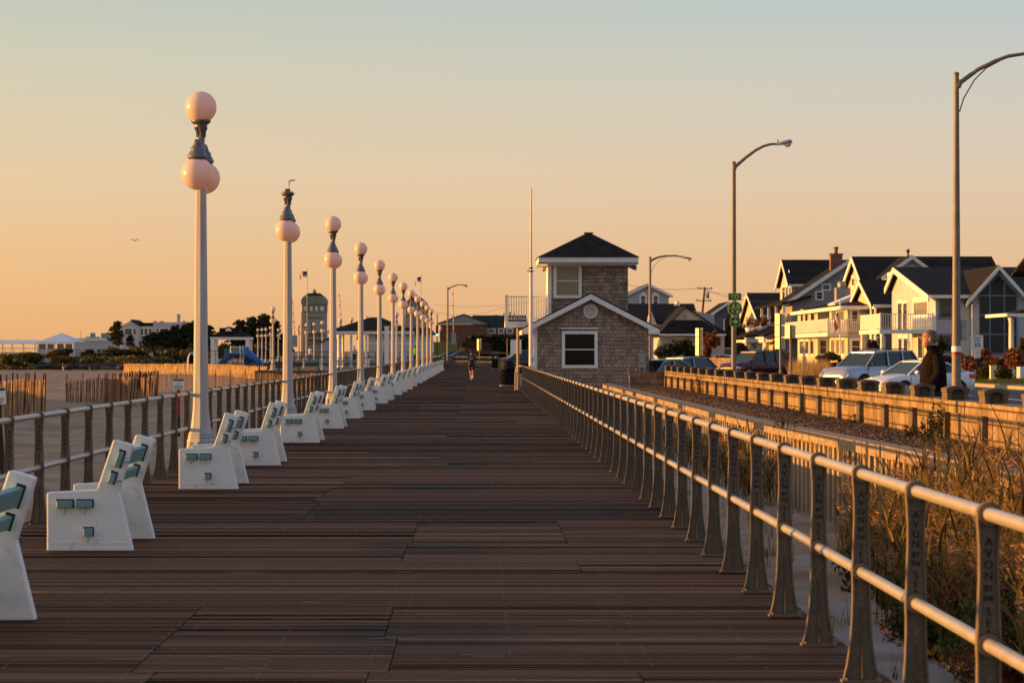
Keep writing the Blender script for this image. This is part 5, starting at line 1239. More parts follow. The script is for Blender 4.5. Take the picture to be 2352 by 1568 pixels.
def speed_sign():
    d = 153.0; t = thing('speed_limit_sign', 'white SPEED LIMIT 35 sign with a small notice below, on a dark post', 'road sign', (Xu(2244,d), d, .03))
    c = W(2244.3, 786, d); z0 = c.z-.03
    m = MB(); panel(m, 0, z0, .66, .78, -.05, .02, .05); p = m.build('panel', M['signwhite'], t)
    m = MB(); panel(m, 0, z0, .63, .75, -.0615, .002, .045); panel(m, 0, z0, .605, .725, -.0635, .002, .04, 1); m.build('border', [M['inkgreen'], M['signwhite']], p)
    m = MB(); text(m, 'SPEED', 0, -.067, z0+.24, .155, .002, 0, 1.05, .006); text(m, 'LIMIT', 0, -.067, z0+.09, .155, .002, 0, 1.05, .006); text(m, '35', 0, -.067, z0-.165, .37, .002, 0, 1.1, .016); m.build('lettering', M['inkgreen'], p)
    z1 = Zv(812.4,d)-.03; m = MB(); panel(m, 0, z1, .33, .45, -.05, .02, .03); q = m.build('notice_panel', M['signwhite'], t)
    m = MB(); text(m, 'NO', 0, -.063, z1+.14, .10, .002); text(m, 'PARKING', 0, -.063, z1+.04, .075, .002); text(m, 'TO', 0, -.063, z1-.05, .075, .002); text(m, 'HERE', 0, -.063, z1-.14, .075, .002); m.build('lettering', M['red'], q)
    MB().box(-.045,.045,-.035,.035,-.2,z0+.3).build('post', M['iron_dark'], t)
speed_sign()
def parking_signs():
    for u, d, v0, v1, two, label in ((1792.5,131,719,802,True,'post with stacked parking signs glowing in the sun, left of the plain one'),(1816,127,745,778,False,'post with a single pair of pale signs, right of the stacked one'),
                              (1606.5,179,753,817,True,'slim post with stacked sunlit signs in front of the low pale house'),(1101,300,778,805,True,'tiny post with yellow sunlit signs at the far crossing')):
        t = thing('parking_sign', label, 'parking sign', (Xu(u,d), d, -.1), 0, 'parking sign posts'); H = Zv(v0,d)+.1; Hb = Zv(v1,d)+.1
        MB().tube([(0,0,-.1),(0,0,H-.02)], .05, 8).build('post', M['steel'], t); n = 3 if two else 1; hh = (H-Hb)/n
        for k in range(n):
            for s in (-1, 1):
                z = Hb+hh*(k+.5); m = MB(); a = R(48)*s
                ux = V3(math.cos(a), math.sin(a) if s < 0 else -math.sin(a), 0); ux = V3(.6,-.8,0)
                m.obox((s*.13-.02, s*.02-.03, z), ux*.155, V3(.8,.6,0)*.006, V3(0,0,hh*.47)); m.build('sign_panel', M['signpale'], t)
M['signpale'] = mat('pale_sign', (.74,.66,.42), rough=.4)
parking_signs()
def beach_sign(u, v0, v1, w, d, label, postm, tilt=0, black=None):
    c = W(u, (v0+v1)/2, d); h = (v1-v0)*d/F; t = thing('beach_notice', label, 'notice', (c.x, d, -.75), R(0), 'plover notices on the beach'); z = c.z+.75
    m = MB(); panel(m, 0, z, w, h, -.03, .012, .015); p = m.build('panel', M['signwhite'], t)
    m = MB(); m.box(-w*.47, w*.47, -.0385, -.0365, z+h*.32, z+h*.47); m.build('header_band', M['ink'], p)
    m = MB()
    rn = random.Random(3)
    for k in range(9): a = rn.uniform(0,6.28); q = V3(rn.gauss(0,w*.09), -.0375, z+h*.10+rn.gauss(0,h*.06)); m.beam(q, q+V3(math.cos(a)*w*.12,0,math.sin(a)*h*.08), .006, .004)
    for k, ww in enumerate((.34,.42,.40,.36,.28)): m.box(-w*ww, w*ww, -.0385, -.0365, z-h*(.12+.075*k)-.004, z-h*(.12+.075*k)+.004)
    m.build('small_print', M['ink'], p)
    if black:
        zb = Zv(black,d)+.75; MB().box(-.045,.045,-.02,.02,zb,z-h*.4).build('post', M[postm], t); MB().box(-.045,.045,-.02,.02,-.3,zb).build('post_foot', M['blackpaint'], t)
    else: MB().box(-.045,.045,-.02,.02,-.3,z-h*.4).build('post', M[postm], t)
    t.rotation_euler = (0, R(tilt), 0)
beach_sign(9, 890, 928, .30, 50, 'white wildlife notice on a dark post at the left edge of the picture', 'rustdark', -4)
beach_sign(410, 870, 894.5, .30, 75, 'white wildlife notice on a red and black post left of the first lamp', 'red', 0, 957)

# ------------------------------------------------------------------ sand fences
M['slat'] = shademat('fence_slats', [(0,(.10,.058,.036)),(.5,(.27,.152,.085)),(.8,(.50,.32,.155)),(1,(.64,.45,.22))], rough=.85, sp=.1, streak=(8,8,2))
M['stake'] = M['rustdark']
def sand_fence(pts, h, label, lean=0, stake=(.9,1.6), step=.075, seed=1, base=.5, tallstake=.28):
    rnd = random.Random(seed); P = [Vector((Xu(u,d), d, 0)) for u, d in pts]
    t = thing('sand_fence', label, 'fence', (P[0].x, P[0].y, 0), 0, 'slatted sand fences on the beach'); mb = MB(); st = []; cm = MB()
    for a, b in zip(P, P[1:]):
        L = (b-a).length; u = (b-a).normalized(); n = V3(-u.y,u.x,0); s = 0; nxt = 0
        while s < L:
            p = a+u*s; z = float(sand_z(np.array(p.x), np.array(p.y)))-.06+.12*float(fbm(np.array(p.x*.2),np.array(p.y*.2),2)); l = lean+rnd.gauss(0,.022); hh = h*rnd.uniform(.96,1.04)
            wob = n*rnd.gauss(0,.015); tp = p+u*l*hh+n*rnd.gauss(.0,.03)+V3(0,0,z+hh); bt = p+wob+V3(0,0,z-.1)
            d = (tp-bt); w = u*.019; q = n*.014
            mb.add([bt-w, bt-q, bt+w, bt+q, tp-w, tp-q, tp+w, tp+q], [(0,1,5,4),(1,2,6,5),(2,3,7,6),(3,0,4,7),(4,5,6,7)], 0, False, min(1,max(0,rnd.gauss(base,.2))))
            if s >= nxt: st.append((p, z, hh, rnd.gauss(lean,.06))); nxt = s+rnd.uniform(*stake)
            s += step*rnd.uniform(.8,1.25)
        z = float(sand_z(np.array((a.x+b.x)/2), np.array((a.y+b.y)/2)))
        for f in (.2,.5,.8): cm.tube([a+V3(0,0,z+h*f)+u*lean*h*f, b+V3(0,0,z+h*f)+u*lean*h*f], .006, 4)
    mb.build('slats', M['slat'], t, world=True); cm.build('wire', M['stake'], t, world=True)
    for p, z, hh, l in st:
        o = MB().tube([(0,0,-.3),(l*hh*1.2,0,hh+tallstake)], .028, 5).build('stake', M['stake'], t); o.location = (p.x-P[0].x, p.y-P[0].y, z)
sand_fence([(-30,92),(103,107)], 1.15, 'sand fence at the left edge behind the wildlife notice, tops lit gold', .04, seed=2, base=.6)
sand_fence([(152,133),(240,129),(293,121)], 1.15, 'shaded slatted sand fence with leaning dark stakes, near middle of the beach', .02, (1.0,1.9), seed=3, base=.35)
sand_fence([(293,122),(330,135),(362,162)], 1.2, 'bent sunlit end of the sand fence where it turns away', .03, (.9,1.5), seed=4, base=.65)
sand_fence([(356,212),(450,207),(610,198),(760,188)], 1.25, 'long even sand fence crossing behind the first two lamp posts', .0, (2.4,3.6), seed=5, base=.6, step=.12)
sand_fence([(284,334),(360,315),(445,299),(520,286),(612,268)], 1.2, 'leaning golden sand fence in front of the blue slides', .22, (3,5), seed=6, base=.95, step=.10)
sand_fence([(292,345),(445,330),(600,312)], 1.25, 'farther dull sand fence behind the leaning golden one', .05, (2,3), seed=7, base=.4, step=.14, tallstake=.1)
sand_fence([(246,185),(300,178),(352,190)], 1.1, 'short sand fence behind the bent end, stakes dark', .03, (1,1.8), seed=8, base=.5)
def dune_grass():
    rnd = random.Random(8); mb = MB()
    for i in range(5200):
        u = rnd.uniform(284, 612); d = 334-(u-284)*.2+rnd.uniform(2,18); x = Xu(u, d); z = float(sand_z(np.array(x), np.array(d)))
        blade(mb, (x,d,z-.1), rnd.uniform(.5,1.05), .035, abs(rnd.gauss(.35,.2)), rnd.gauss(.2,.7), rnd, min(1,max(0,rnd.gauss(.8,.2))), 3)
    mb.build('dune_grass', M['straw'], kind='stuff')
    mb = MB()
    for i in range(5200):
        u, d = rnd.uniform(-60, 480), 555+rnd.random()**1.5*120; x = Xu(u, d); z = float(sand_z(np.array(x), np.array(d)))
        if fbm(np.array(x*.06), np.array(d*.03), 3) < -.1: continue
        s = rnd.uniform(.5,1.4); a = rnd.uniform(0,6.28)
        mb.add([(x-s*math.cos(a),d-s*math.sin(a),z-.1),(x+s*math.cos(a),d+s*math.sin(a),z-.1),(x+s*.5,d,z+s*.5),(x-s*.3,d,z+s*.6)], [(0,1,2,3)], 0, False, rnd.random())
    mb.build('low_dune_plants_foliage', M['leaf_dune'], kind='stuff')
dune_grass()
# rocks of the groin
def rocks():
    rnd = random.Random(12); mb = MB()
    for i in range(150):
        u = rnd.uniform(-30, 300); d = rnd.gauss(562, 3); x = Xu(u,d); r = rnd.uniform(.6,1.2)
        bm = bmesh.new(); bmesh.ops.create_icosphere(bm, subdivisions=1, radius=r); vs = [v.co*rnd.uniform(.75,1.2) for v in bm.verts]
        mb.add([(x+v.x*1.4, d+v.y, -1.35+v.z*.8) for v in vs], [[q.index for q in f.verts] for f in bm.faces]); bm.free()
    mb.build('groin_rock_rubble', M['rock'], kind='stuff')
M['rock'] = mat('dark_rock', (.035,.03,.028), (.07,.06,.05), rough=.9, sc=2, bump=.5)
rocks()
# ------------------------------------------------------------------ trees and shrubs far left
def pine(u, vt, vb, d, label, rnd, wide=.45, group='pines behind the beach', dens=60):
    z0, z1 = Zv(vb,d), Zv(vt,d); h = z1-z0; t = thing('pine_tree', label, 'pine', (Xu(u,d), d, z0), 0, group)
    tr = MB().tube([(0,0,-.5),(.05*h,0,h*.5),(.02*h,0,h*.95)], [.035*h,.025*h,.006*h], 6); mb = MB()
    nb = 30
    for k in range(nb):
        f = .08+.92*(k/(nb-1))**.9; a = k*2.4+rnd.uniform(-.4,.4); L = h*wide*(1.08-f)**.75*rnd.uniform(.5,1.05)+.03*h
        e = V3(L*math.cos(a), L*math.sin(a), h*f+L*.18); s = V3(.04*h*f,0,h*f-L*.1); tr.tube([s,(s+e)/2+V3(0,0,-.02*h),e], [.012*h,.008*h,.003*h], 4)
        for q in (.45,.75,1.0):
            p = s.lerp(e, q); crown(mb, p+V3(0,0,.02*h), (.15*h,.15*h,.075*h), dens//2, .055*h, rnd, 3, base=.35, aspect=2.2)
    tr.build('trunk', M['bark'], t); mb.build('crown', M['leaf_dark'], t)
rp = random.Random(31)
for u, vt, vb, w, lab in ((267,742,796,.4,'lone pine standing left of the long white building'),(299,771,800,.5,'small pine below the white building gable'),
        (352,766,806,.55,'low pine in front of the white building windows'),(378,760,806,.5,'pine under the white building chimney, left one'),(402,752,806,.5,'pine under the white building chimney, right one'),
        (428,748,806,.5,'tall pine just left of the first lamp post'),(447,740,806,.45,'pine half hidden behind the first lamp post'),(338,772,808,.7,'low wide pine at the left end of the white building windows'),(365,768,808,.7,'wide low pine below the flat roofed part of the white building'),(390,764,808,.7,'wide dark pine below the chimney'),(415,758,808,.7,'wide dark pine left of the first lamp post'),(437,752,808,.6,'dark pine touching the first lamp post'),(540,762,806,.7,'wide low pine between pavilion and lamp posts'),(565,758,806,.7,'wide low pine left of the tallest pine'),(590,756,806,.7,'wide low pine beneath the tallest pine'),(615,758,806,.7,'wide low pine right of the tallest pine'),(478,752,806,.5,'pine between the first lamp post and the pavilion'),
        (553,740,800,.42,'bushy pine right behind the pavilion roof'),(577,734,800,.34,'slim pine with an open top between pavilion and lamp posts'),(603,727,800,.45,'tallest pine behind the small distant lamp posts'),
        (628,737,800,.42,'pine left of the second lamp post'),(655,764,803,.5,'low pine just left of the striped gate arm')):
    pine(u, vt, vb, 575, lab, rp, w)
for i, (u, vt, vb, hw, d, m, lab) in enumerate(((60,805,830,62,560,'leaf_dune','wide ochre dune shrub below the awning'),(140,803,822,34,550,'leaf_olive','dark shrub in front of the white pyramid tent'),(236,800,826,54,570,'leaf_olive','dark rounded shrub right of the tent'),
        (303,793,828,62,570,'leaf_olive','large dark shrub below the lone pine'),(372,799,832,62,565,'leaf_olive','large dark shrub under the white building'),(436,797,834,60,560,'leaf_olive','dark shrub beside the first lamp post'),
        (190,815,832,66,545,'leaf_dune','low ochre shrub patch behind the groin rocks'),(335,818,836,84,540,'leaf_dune','long reddish dune shrub in front of the dark shrubs'),(30,815,836,52,545,'leaf_dune','ochre shrub at the left edge of the dune'),
        (520,790,822,60,480,'leaf_olive','dark shrub seen through the pavilion posts'),(600,786,818,50,560,'leaf_olive','dark shrub behind the small distant lamp posts'),(645,790,815,40,560,'leaf_olive','dark shrub left of the second lamp post'))):
    r = hw*d/F; z0, z1 = Zv(vb,d), Zv(vt,d)
    bush('dune_shrub', lab, 'shrub', (Xu(u,d), d, z0), (r, r*.6, (z1-z0)*.56), 1500, .55, M[m], rp, 'shrubs on the dune', .45, True, 12)
# ------------------------------------------------------------------ far left buildings
def white_building():
    d = 640.0; t = thing('clubhouse', 'long white building with a gable, flat roof and square chimney behind pines', 'building', (Xu(360,d), d, 0))
    w = MB().prism(pz([(279,812),(279,748),(300,736.5),(321,749),(321,812)], d), d, d+16, 'y'); w.box(Xu(321,d)+.001, Xu(352,d), d+.5, d+14, -1, Zv(749,d)); w.box(Xu(352,d)+.001, Xu(455,d), d+.2, d+15, -1, Zv(740,d)); w.box(Xu(352,d), Xu(360,d), d, d+.19, Zv(800,d), Zv(737,d))
    fin(w, 'wall', M['sid_white2'], t)
    r = MB(); r.prism(pz([(319,750),(319,741),(352,741),(352,750)], d), d+.6, d+14, 'y'); r.slab([V3(Xu(300,d),d-.2,Zv(735.5,d)),V3(Xu(322,d),d-.2,Zv(749,d)),V3(Xu(322,d),d+16,Zv(749,d)),V3(Xu(300,d),d+16,Zv(735.5,d))], -.25); fin(r, 'roof', M['rooftile'], t)
    b = MB().box(Xu(404.5,d), Xu(411,d), d+2, d+3, Zv(742,d), Zv(721,d)); b.box(Xu(403.8,d), Xu(411.7,d), d+1.9, d+3.1, Zv(724,d), Zv(722,d)); fin(b, 'chimney', M['sid_white2'], t)
    b = MB().box(Xu(363,d), Xu(372,d), d+3, d+5, Zv(742,d), Zv(737,d)); b.box(Xu(415,d), Xu(422,d), d+3, d+5, Zv(742,d), Zv(737,d)); fin(b, 'roof_unit', M['steelgrey'], t)
    for u0, u1, v0, v1, dd in ((287,303,755,768,d),(306.5,312,755,768,d),(323,329,755,768,d+.5),(332,339,755,768,d+.5),(342,348,755,768,d+.5),(358,365,755,767,d+.2),(368,376,755,767,d+.2),(379,386,755,767,d+.2)):
        win_y(t, dd, u0, u1, v0, v1, fw=.16, mull=(0,1))
M['sid_white2'] = mat('white_render', (.56,.53,.50), (.48,.45,.42), rough=.8, sc=.4)
white_building()
M['canvas'] = mat('white_canvas', (.72,.74,.78), (.66,.68,.72), rough=.6, sc=1)
M['screen'] = mat('window_screen', (.20,.15,.12), rough=.8)
def tents():
    d = 560.0; t = thing('tent', 'white pyramid tent with brown screened sides', 'tent', (Xu(130,d), d, .5))
    x0, x1, ze, za = Xu(86,d), Xu(172,d), Zv(785,d), Zv(764,d); xc = Xu(135,d); y1 = d+8
    mb = MB(); mb.add([(x0,d,ze),(x1,d,ze),(x1+1,y1,ze),(x0+1,y1,ze),(xc,d+4,za)], [(0,1,4),(1,2,4),(2,3,4),(3,0,4)]); mb.add([(x0,d-.03,ze),(x1,d-.03,ze),(x1,d-.03,ze-.25),(x0,d-.03,ze-.25)], [(0,1,2,3)]); mb.build('canopy', M['canvas'], t, world=True)
    b = MB()
    for u in (87,106,126,147,170): b.box(Xu(u,d)-.1, Xu(u,d)+.1, d, d+.2, -.5, ze-.01)
    b.build('frame', M['trim'], t, world=True); b = MB()
    for a, c in ((89,105),(108.5,124),(131,146),(150,166)): b.box(Xu(a,d), Xu(c,d), d+.05, d+.1, Zv(801,d), Zv(789,d))
    b.build('screen', M['screen'], t, world=True); MB().box(x0, x1, d+.1, d+8, -.5, Zv(801,d)).build('parapet', M['sid_beige'], t, world=True)
    t = thing('awning', 'long white scalloped awning on thin posts at the left edge', 'awning', (Xu(40,d), d, .5)); xa = Xu(-30,d)
    mb = MB(); mb.add([(xa,d,Zv(788,d)),(x0,d,Zv(788,d)),(x0,d+3,Zv(780,d)),(xa,d+3,Zv(780,d))], [(0,1,2,3)]); n = 40
    for i in range(n): a = xa+(x0-xa)*i/n; b = xa+(x0-xa)*(i+1)/n; mb.add([(a,d-.02,Zv(788,d)),(b,d-.02,Zv(788,d)),(b,d-.02,Zv(789,d)),((a+b)/2,d-.02,Zv(790.3,d)),(a,d-.02,Zv(789,d))], [(0,1,2,3,4)])
    mb.build('canopy', M['canvas'], t, world=True); b = MB()
    for u in (5,27,53,80): b.beam((Xu(u,d),d+.2,-.3),(Xu(u,d),d+.2,Zv(788,d)),.1,.1); b.beam((Xu(u+5,d),d+2,.8),(Xu(u,d),d+.2,Zv(787,d)),.05,.05)
    for v in (798.5, 802): b.beam((xa,d+.3,Zv(v,d)),(x0,d+.3,Zv(v,d)),.07,.07)
    b.build('posts', M['steelgrey'], t, world=True)
    t = thing('low_building', 'low flat-roofed grey building right of the pyramid tent', 'building', (Xu(215,600), 600, .5)); d = 600.0
    MB().box(Xu(168,d), Xu(262,d), d, d+12, -.5, Zv(781,d)).build('wall', M['sid_white2'], t, world=True); MB().box(Xu(167,d), Xu(262,d), d-.2, d+12.2, Zv(783,d), Zv(776.5,d)).build('parapet', M['trim'], t, world=True)
    b = MB().box(Xu(203,d), Xu(212,d), d+3, d+5, Zv(776,d), Zv(764,d)); b.tube([(Xu(181,d),d+3,Zv(776,d)),(Xu(181,d),d+3,Zv(759,d))],.08,5); b.box(Xu(194,d), Xu(224,d), d+2, d+4, Zv(777,d), Zv(773,d)); b.build('roof_unit', M['steelgrey'], t, world=True)
    b = MB().box(Xu(225,d), Xu(262,d), d+5, d+5.4, Zv(777,d), Zv(764.5,d)); b.build('roof_screen', M['teal_pale'], t, world=True)
M['teal_pale'] = mat('verdigris_screen', (.22,.30,.25), rough=.7)
tents()
def pavilion():
    d = 330.0; t = thing('pavilion', 'open white pavilion with a stepped dark roof and half-round vent behind the slides', 'pavilion', (Xu(528,d), d, 0))
    x0, x1, ze = Xu(481,d), Xu(575,d), Zv(773.5,d); xa, xb, zt = Xu(505,d+2), Xu(549.5,d+2), Zv(760,d+2); y1 = d+5
    r = MB(); r.add([(x0,d,ze),(x1,d,ze),(x1,y1,ze),(x0,y1,ze),(xa,d+1.6,zt),(xb,d+1.6,zt),(xb,y1-1.6,zt),(xa,y1-1.6,zt)], [(0,1,5,4),(1,2,6,5),(2,3,7,6),(3,0,4,7),(3,2,1,0)]); r.box(xa, xb, d+1.6, y1-1.6, zt-.1, Zv(753.5,d+2)); r.box(xa-.12, xb+.12, d+1.5, y1-1.5, Zv(754,d+2), Zv(753,d+2))
    xc = (xa+xb)/2; cz = Zv(761.5,d+1); r.prism([(xc+.5*math.cos(PI*i/12), cz+.58*math.sin(PI*i/12)) for i in range(13)], d+.5, d+3, 'y')
    r.build('roof', M['rooftile'], t, world=True); b = MB().prism([(xc+.36*math.cos(PI*i/12), cz+.05+.38*math.sin(PI*i/12)) for i in range(13)], d+.45, d+.499, 'y'); b.build('half_round_vent', M['trim'], t, world=True)
    b = MB().box(x0+.05, x1-.05, d+.05, y1-.05, ze-.32, ze-.01); b.build('beam', M['trim'], t, world=True)
    for x in (Xu(488,d), Xu(568,d)):
        for y in (d+.3, y1-.5): MB().box(x-.22, x+.22, y-.22, y+.22, -.6, ze-.321).build('post', M['trim'], t, world=True)
pavilion()
def playground():
    d = 297.0; t = thing('playground_slide', 'blue wavy playground slides with a white barred tower', 'playground', (Xu(550,d), d, -.5)); q = lambda x, y, dy=0: W(287+x*.1587, 700.5+y*.1587, d+dy)
    for k in range(3):
        a = [q(1665-k*60, 718, -k*.3), q(1600-k*55, 735, -k*.3), q(1545-k*50, 775, -k*.3), q(1500-k*45, 812, -k*.3), q(1450-k*40, 838, -k*.3), q(1400-k*35, 900, -k*.3)]
        m = MB(); pr = [(-.26,.16),(-.22,0),(.22,0),(.26,.16)]; vs = [(p.x, p.y+o[0], p.z+o[1]) for p in a for o in pr]; n = 4
        m.add(vs, [(i*n+j, i*n+j+1, (i+1)*n+j+1, (i+1)*n+j) for i in range(len(a)-1) for j in range(3)], 0, True)
        for j in (0, 3): m.tube([vs[i*n+j] for i in range(len(a))], .05, 6)
        m.build('slide', M['playblue'], t, world=True)
    m = MB().tube([q(1735,615),q(1760,690),q(1830,745),q(1900,800),q(1945,835),q(1960,900)], [.40,.45,.43,.42,.40,.4], 12); m.build('tube_slide', M['playblue'], t, world=True)
    m = MB()
    for x in (1532,1668,1715): m.tube([q(x,590),q(x,900)], .06, 6)
    for y in (604, 712): m.beam(q(1532,y), q(1715,y), .06, .06)
    for x in range(1550,1712,18): m.beam(q(x,604), q(x,712), .035, .035)
    m.build('barred_tower', M['trim'], t, world=True)
    m = MB()
    for x in range(1440,1535,18): m.beam(q(x,630,.3), q(x,760,.3), .06, .04)
    m.beam(q(1435,630,.3), q(1530,630,.3), .25, .05); m.beam(q(1435,755,.3), q(1530,755,.3), .2, .05); m.build('barrier_panel', M['playteal'], t, world=True)
    MB().box(q(1715,720).x, q(1840,720).x, d+.2, d+1.4, -.6, q(1715,700).z).build('base_panel', M['playdark'], t, world=True)
    t = thing('playground_climber', 'white arched climbing frame beside the first lamp post', 'climbing frame', tuple(q(960,840)), 0); m = MB(); o = q(960,840)
    for s, y in ((1,0),(1,.8)):
        m.tube([V3(-.4,y,-.6),V3(-.38,y,.5),V3(-.22,y,.95),V3(0,y,1.1),V3(.22,y,.95),V3(.38,y,.5),V3(.4,y,-.6)], .045, 6)
    for z in (.1,.4,.7): m.tube([V3(-.38,0,z),V3(-.38,.8,z)],.03,5); m.tube([V3(.38,0,z),V3(.38,.8,z)],.03,5)
    m.build('hoops', M['trim'], t)
    t = thing('playground_fence', 'black pipe fence around the playground', 'fence', tuple(q(1640,830,2)), 0); m = MB()
    for y in (660,): m.beam(q(1220,y,3), q(2050,y,3), .07, .07); m.beam(q(1220,y+50,3), q(2050,y+50,3), .05, .05)
    for x in range(1225,2060,82): m.beam(q(x,655,3), q(x,870,3), .06, .06)
    m.build('rails', M['darksteel'], t, world=True)
M['playblue'] = mat('blue_plastic', (.01,.10,.36), (.015,.13,.42), rough=.3, sc=3, coat=.3); M['playteal'] = mat('teal_plastic', (.04,.22,.30), rough=.4); M['playdark'] = mat('dark_blue_panel', (.012,.04,.12), rough=.5)
playground()
# ------------------------------------------------------------------ far boardwalk, bridge towers, shelter
def far_deck():
    struct('far_boardwalk', MB().box(-17.8, DECK_L-.05, 228, 299.9, -1.4, .1).box(-19.6, DECK_L-.05, 300, 327.9, -1.4, .5).box(-24, DECK_L-.05, 328, 470, -1.4, .5).box(-38, -28, 405, 462, -1.6, .0), M['fardeck'])
M['fardeck'] = mat('far_deck_boards', (.085,.055,.04), (.13,.09,.065), rough=.85, sc=2, stretch=(.3,6,1))
far_deck()
def pipe_rail(p, q, n, z, label, m, h=1.05, r=.035, posts=None):
    p, q = Vector(p), Vector(q); t = thing('railing', label, 'railing', (p.x,p.y,z)); mb = MB()
    for f in (1, .52): mb.tube([V3(0,0,h*f), q-p+V3(0,0,h*f)], r, 6)
    mb.build('pipes', M[m], t); P = None
    for i in range(n+1):
        if P is None:
            P = MB().prism([(-.07,0),(-.03,.5),(-.045,.55),(-.03,.7),(-.04,h),(.04,h),(.03,.7),(.045,.55),(.03,.5),(.07,0)], -.025, .025, 'y').build('post', M[posts or m], t); o = P
        else: o = P.copy(); COL.objects.link(o); o.parent = t
        o.location = (q-p)*(i/n)
    return t
pipe_rail((-17.5,229,0), (-4.7,229,0), 8, .1, 'thin dark rail along the near edge of the far boardwalk', 'darksteel', 1.0, .03)
pipe_rail((-19.3,301,0), (-4.7,301,0), 17, .5, 'far railing of close pale posts in front of the shelter', 'iron', 1.1, .035)
pipe_rail((-23.7,330,0), (-10,330,0), 16, .5, 'far railing of close posts in front of the green-topped tower', 'iron', 1.1, .035)
def diag_rail():
    a, b = V3(-4.9,348,0), V3(1.75,294,0); d = b-a; L = d.length
    ys = [i*1.75 for i in range(int(L/1.75)+1)]
    t = railing('railing', 'sunlit railing crossing the far end of the boardwalk behind the runner', 0, ys, letters=0)
    t.location = (a.x, a.y, .008); t.rotation_euler = (0, 0, math.atan2(d.y, d.x)-PI/2)
diag_rail()
railing('railing', 'distant railing along the right edge between the two bins', 2.0, [136+1.75*i for i in range(90)], letters=0)
def rail_end():
    t = thing('rail_end', 'curved pipe end closing the long railing beside the near bin', 'rail end', (RX, 119.2, 0)); 
    MB().tube([(0,-.1,TOPZ),(-.12,.2,TOPZ),(-.24,.4,TOPZ-.08),(-.28,.5,TOPZ-.3),(-.28,.5,0)], .027, 8).build('pipe', M['pipe'], t)
rail_end()
def bridge_tower(uc, d, k, label, name='bridge_tower'):
    """k scales photo-unit offsets of the first tower"""
    t = thing(name, label, 'tower', (Xu(uc,d), d, 0)); s = lambda du: Xu(uc+du*k,d)-0; z = lambda dv: HC-(dv*k)*d/F*1.0
    def blk(du0, du1, dv0, dv1, dep, y0=0): return MB().box(s(du0), s(du1), d+y0, d+dep, z(dv1), z(dv0))
    blk(-24,28,-90,30,4.2).build('shaft', M['towergrey'], t, world=True)
    b = blk(-28.5,-24.1,-90,30,4.0,.3); b.build('side_pier', M['towergrey'], t, world=True)
    blk(-26,29,-108,-90,4.3,-.1).build('window_band', M['towergreen'], t, world=True)
    for a, c in ((-22,-16),(-8,-2),(4,10),(16,24)): blk(a,c,-104,-93,0,-.13).build('window', M['signpale'], t, world=True)
    m = MB(); pts = [(-28,-108),(-28,-118),(-25,-124),(-20,-127.5),(22,-127.5),(27,-123),(30,-117),(30,-108)]
    m.prism([(s(a), z(b)) for a, b in pts], d-.3, d+4.5, 'y'); m.build('rounded_attic', M['towergreen'], t, world=True)
    m = MB(); A = [V3(s(-20),d,z(-127.6)), V3(s(22),d,z(-127.6)), V3(s(22),d+4.2,z(-127.6)), V3(s(-20),d+4.2,z(-127.6))]; B = [V3(s(-14),d+1,z(-134)), V3(s(14),d+1,z(-134)), V3(s(14),d+3,z(-134)), V3(s(-14),d+3,z(-134))]
    m.add(A+B, [(0,1,5,4),(1,2,6,5),(2,3,7,6),(3,0,4,7),(4,5,6,7)]); m.build('roof', M['rooftile'], t, world=True)
    m = MB().lathe([(.32,0),(.30,.3),(.18,.5),(.05,.6),(.02,.9)], 10, (s(0),d+2,z(-134))); m.build('cupola', M['towergreen'], t, world=True)
    b = blk(-13,32,-45,-28,.6,-1.4); b.build('balcony', M['towergrey'], t, world=True); m = MB()
    for i in range(8): m.box(s(-9+i*4.6), s(-7+i*4.6), d-1.46, d-1.401, z(-34), z(-43))
    m.build('balcony_opening', M['iron_dark'], t, world=True)
    m = blk(-6,2,-68,-46,0,-.03); m.build('door', M['screen'], t, world=True); m = MB().box(s(-12),s(20),d-.12,d-.02,z(-78),z(-77)); m.build('cable', M['darksteel'], t, world=True)
M['towergrey'] = mat('tower_concrete', (.36,.32,.27), (.29,.255,.22), rough=.85, sc=.8); M['towergreen'] = mat('tower_copper', (.25,.245,.185), (.19,.185,.14), rough=.7, sc=1)
bridge_tower(720, 420, 1.0, 'tall grey bridge tower with a rounded green top and small cupola')
bridge_tower(955, 470, .92, 'second green-topped bridge tower, mostly hidden behind the lamp row')
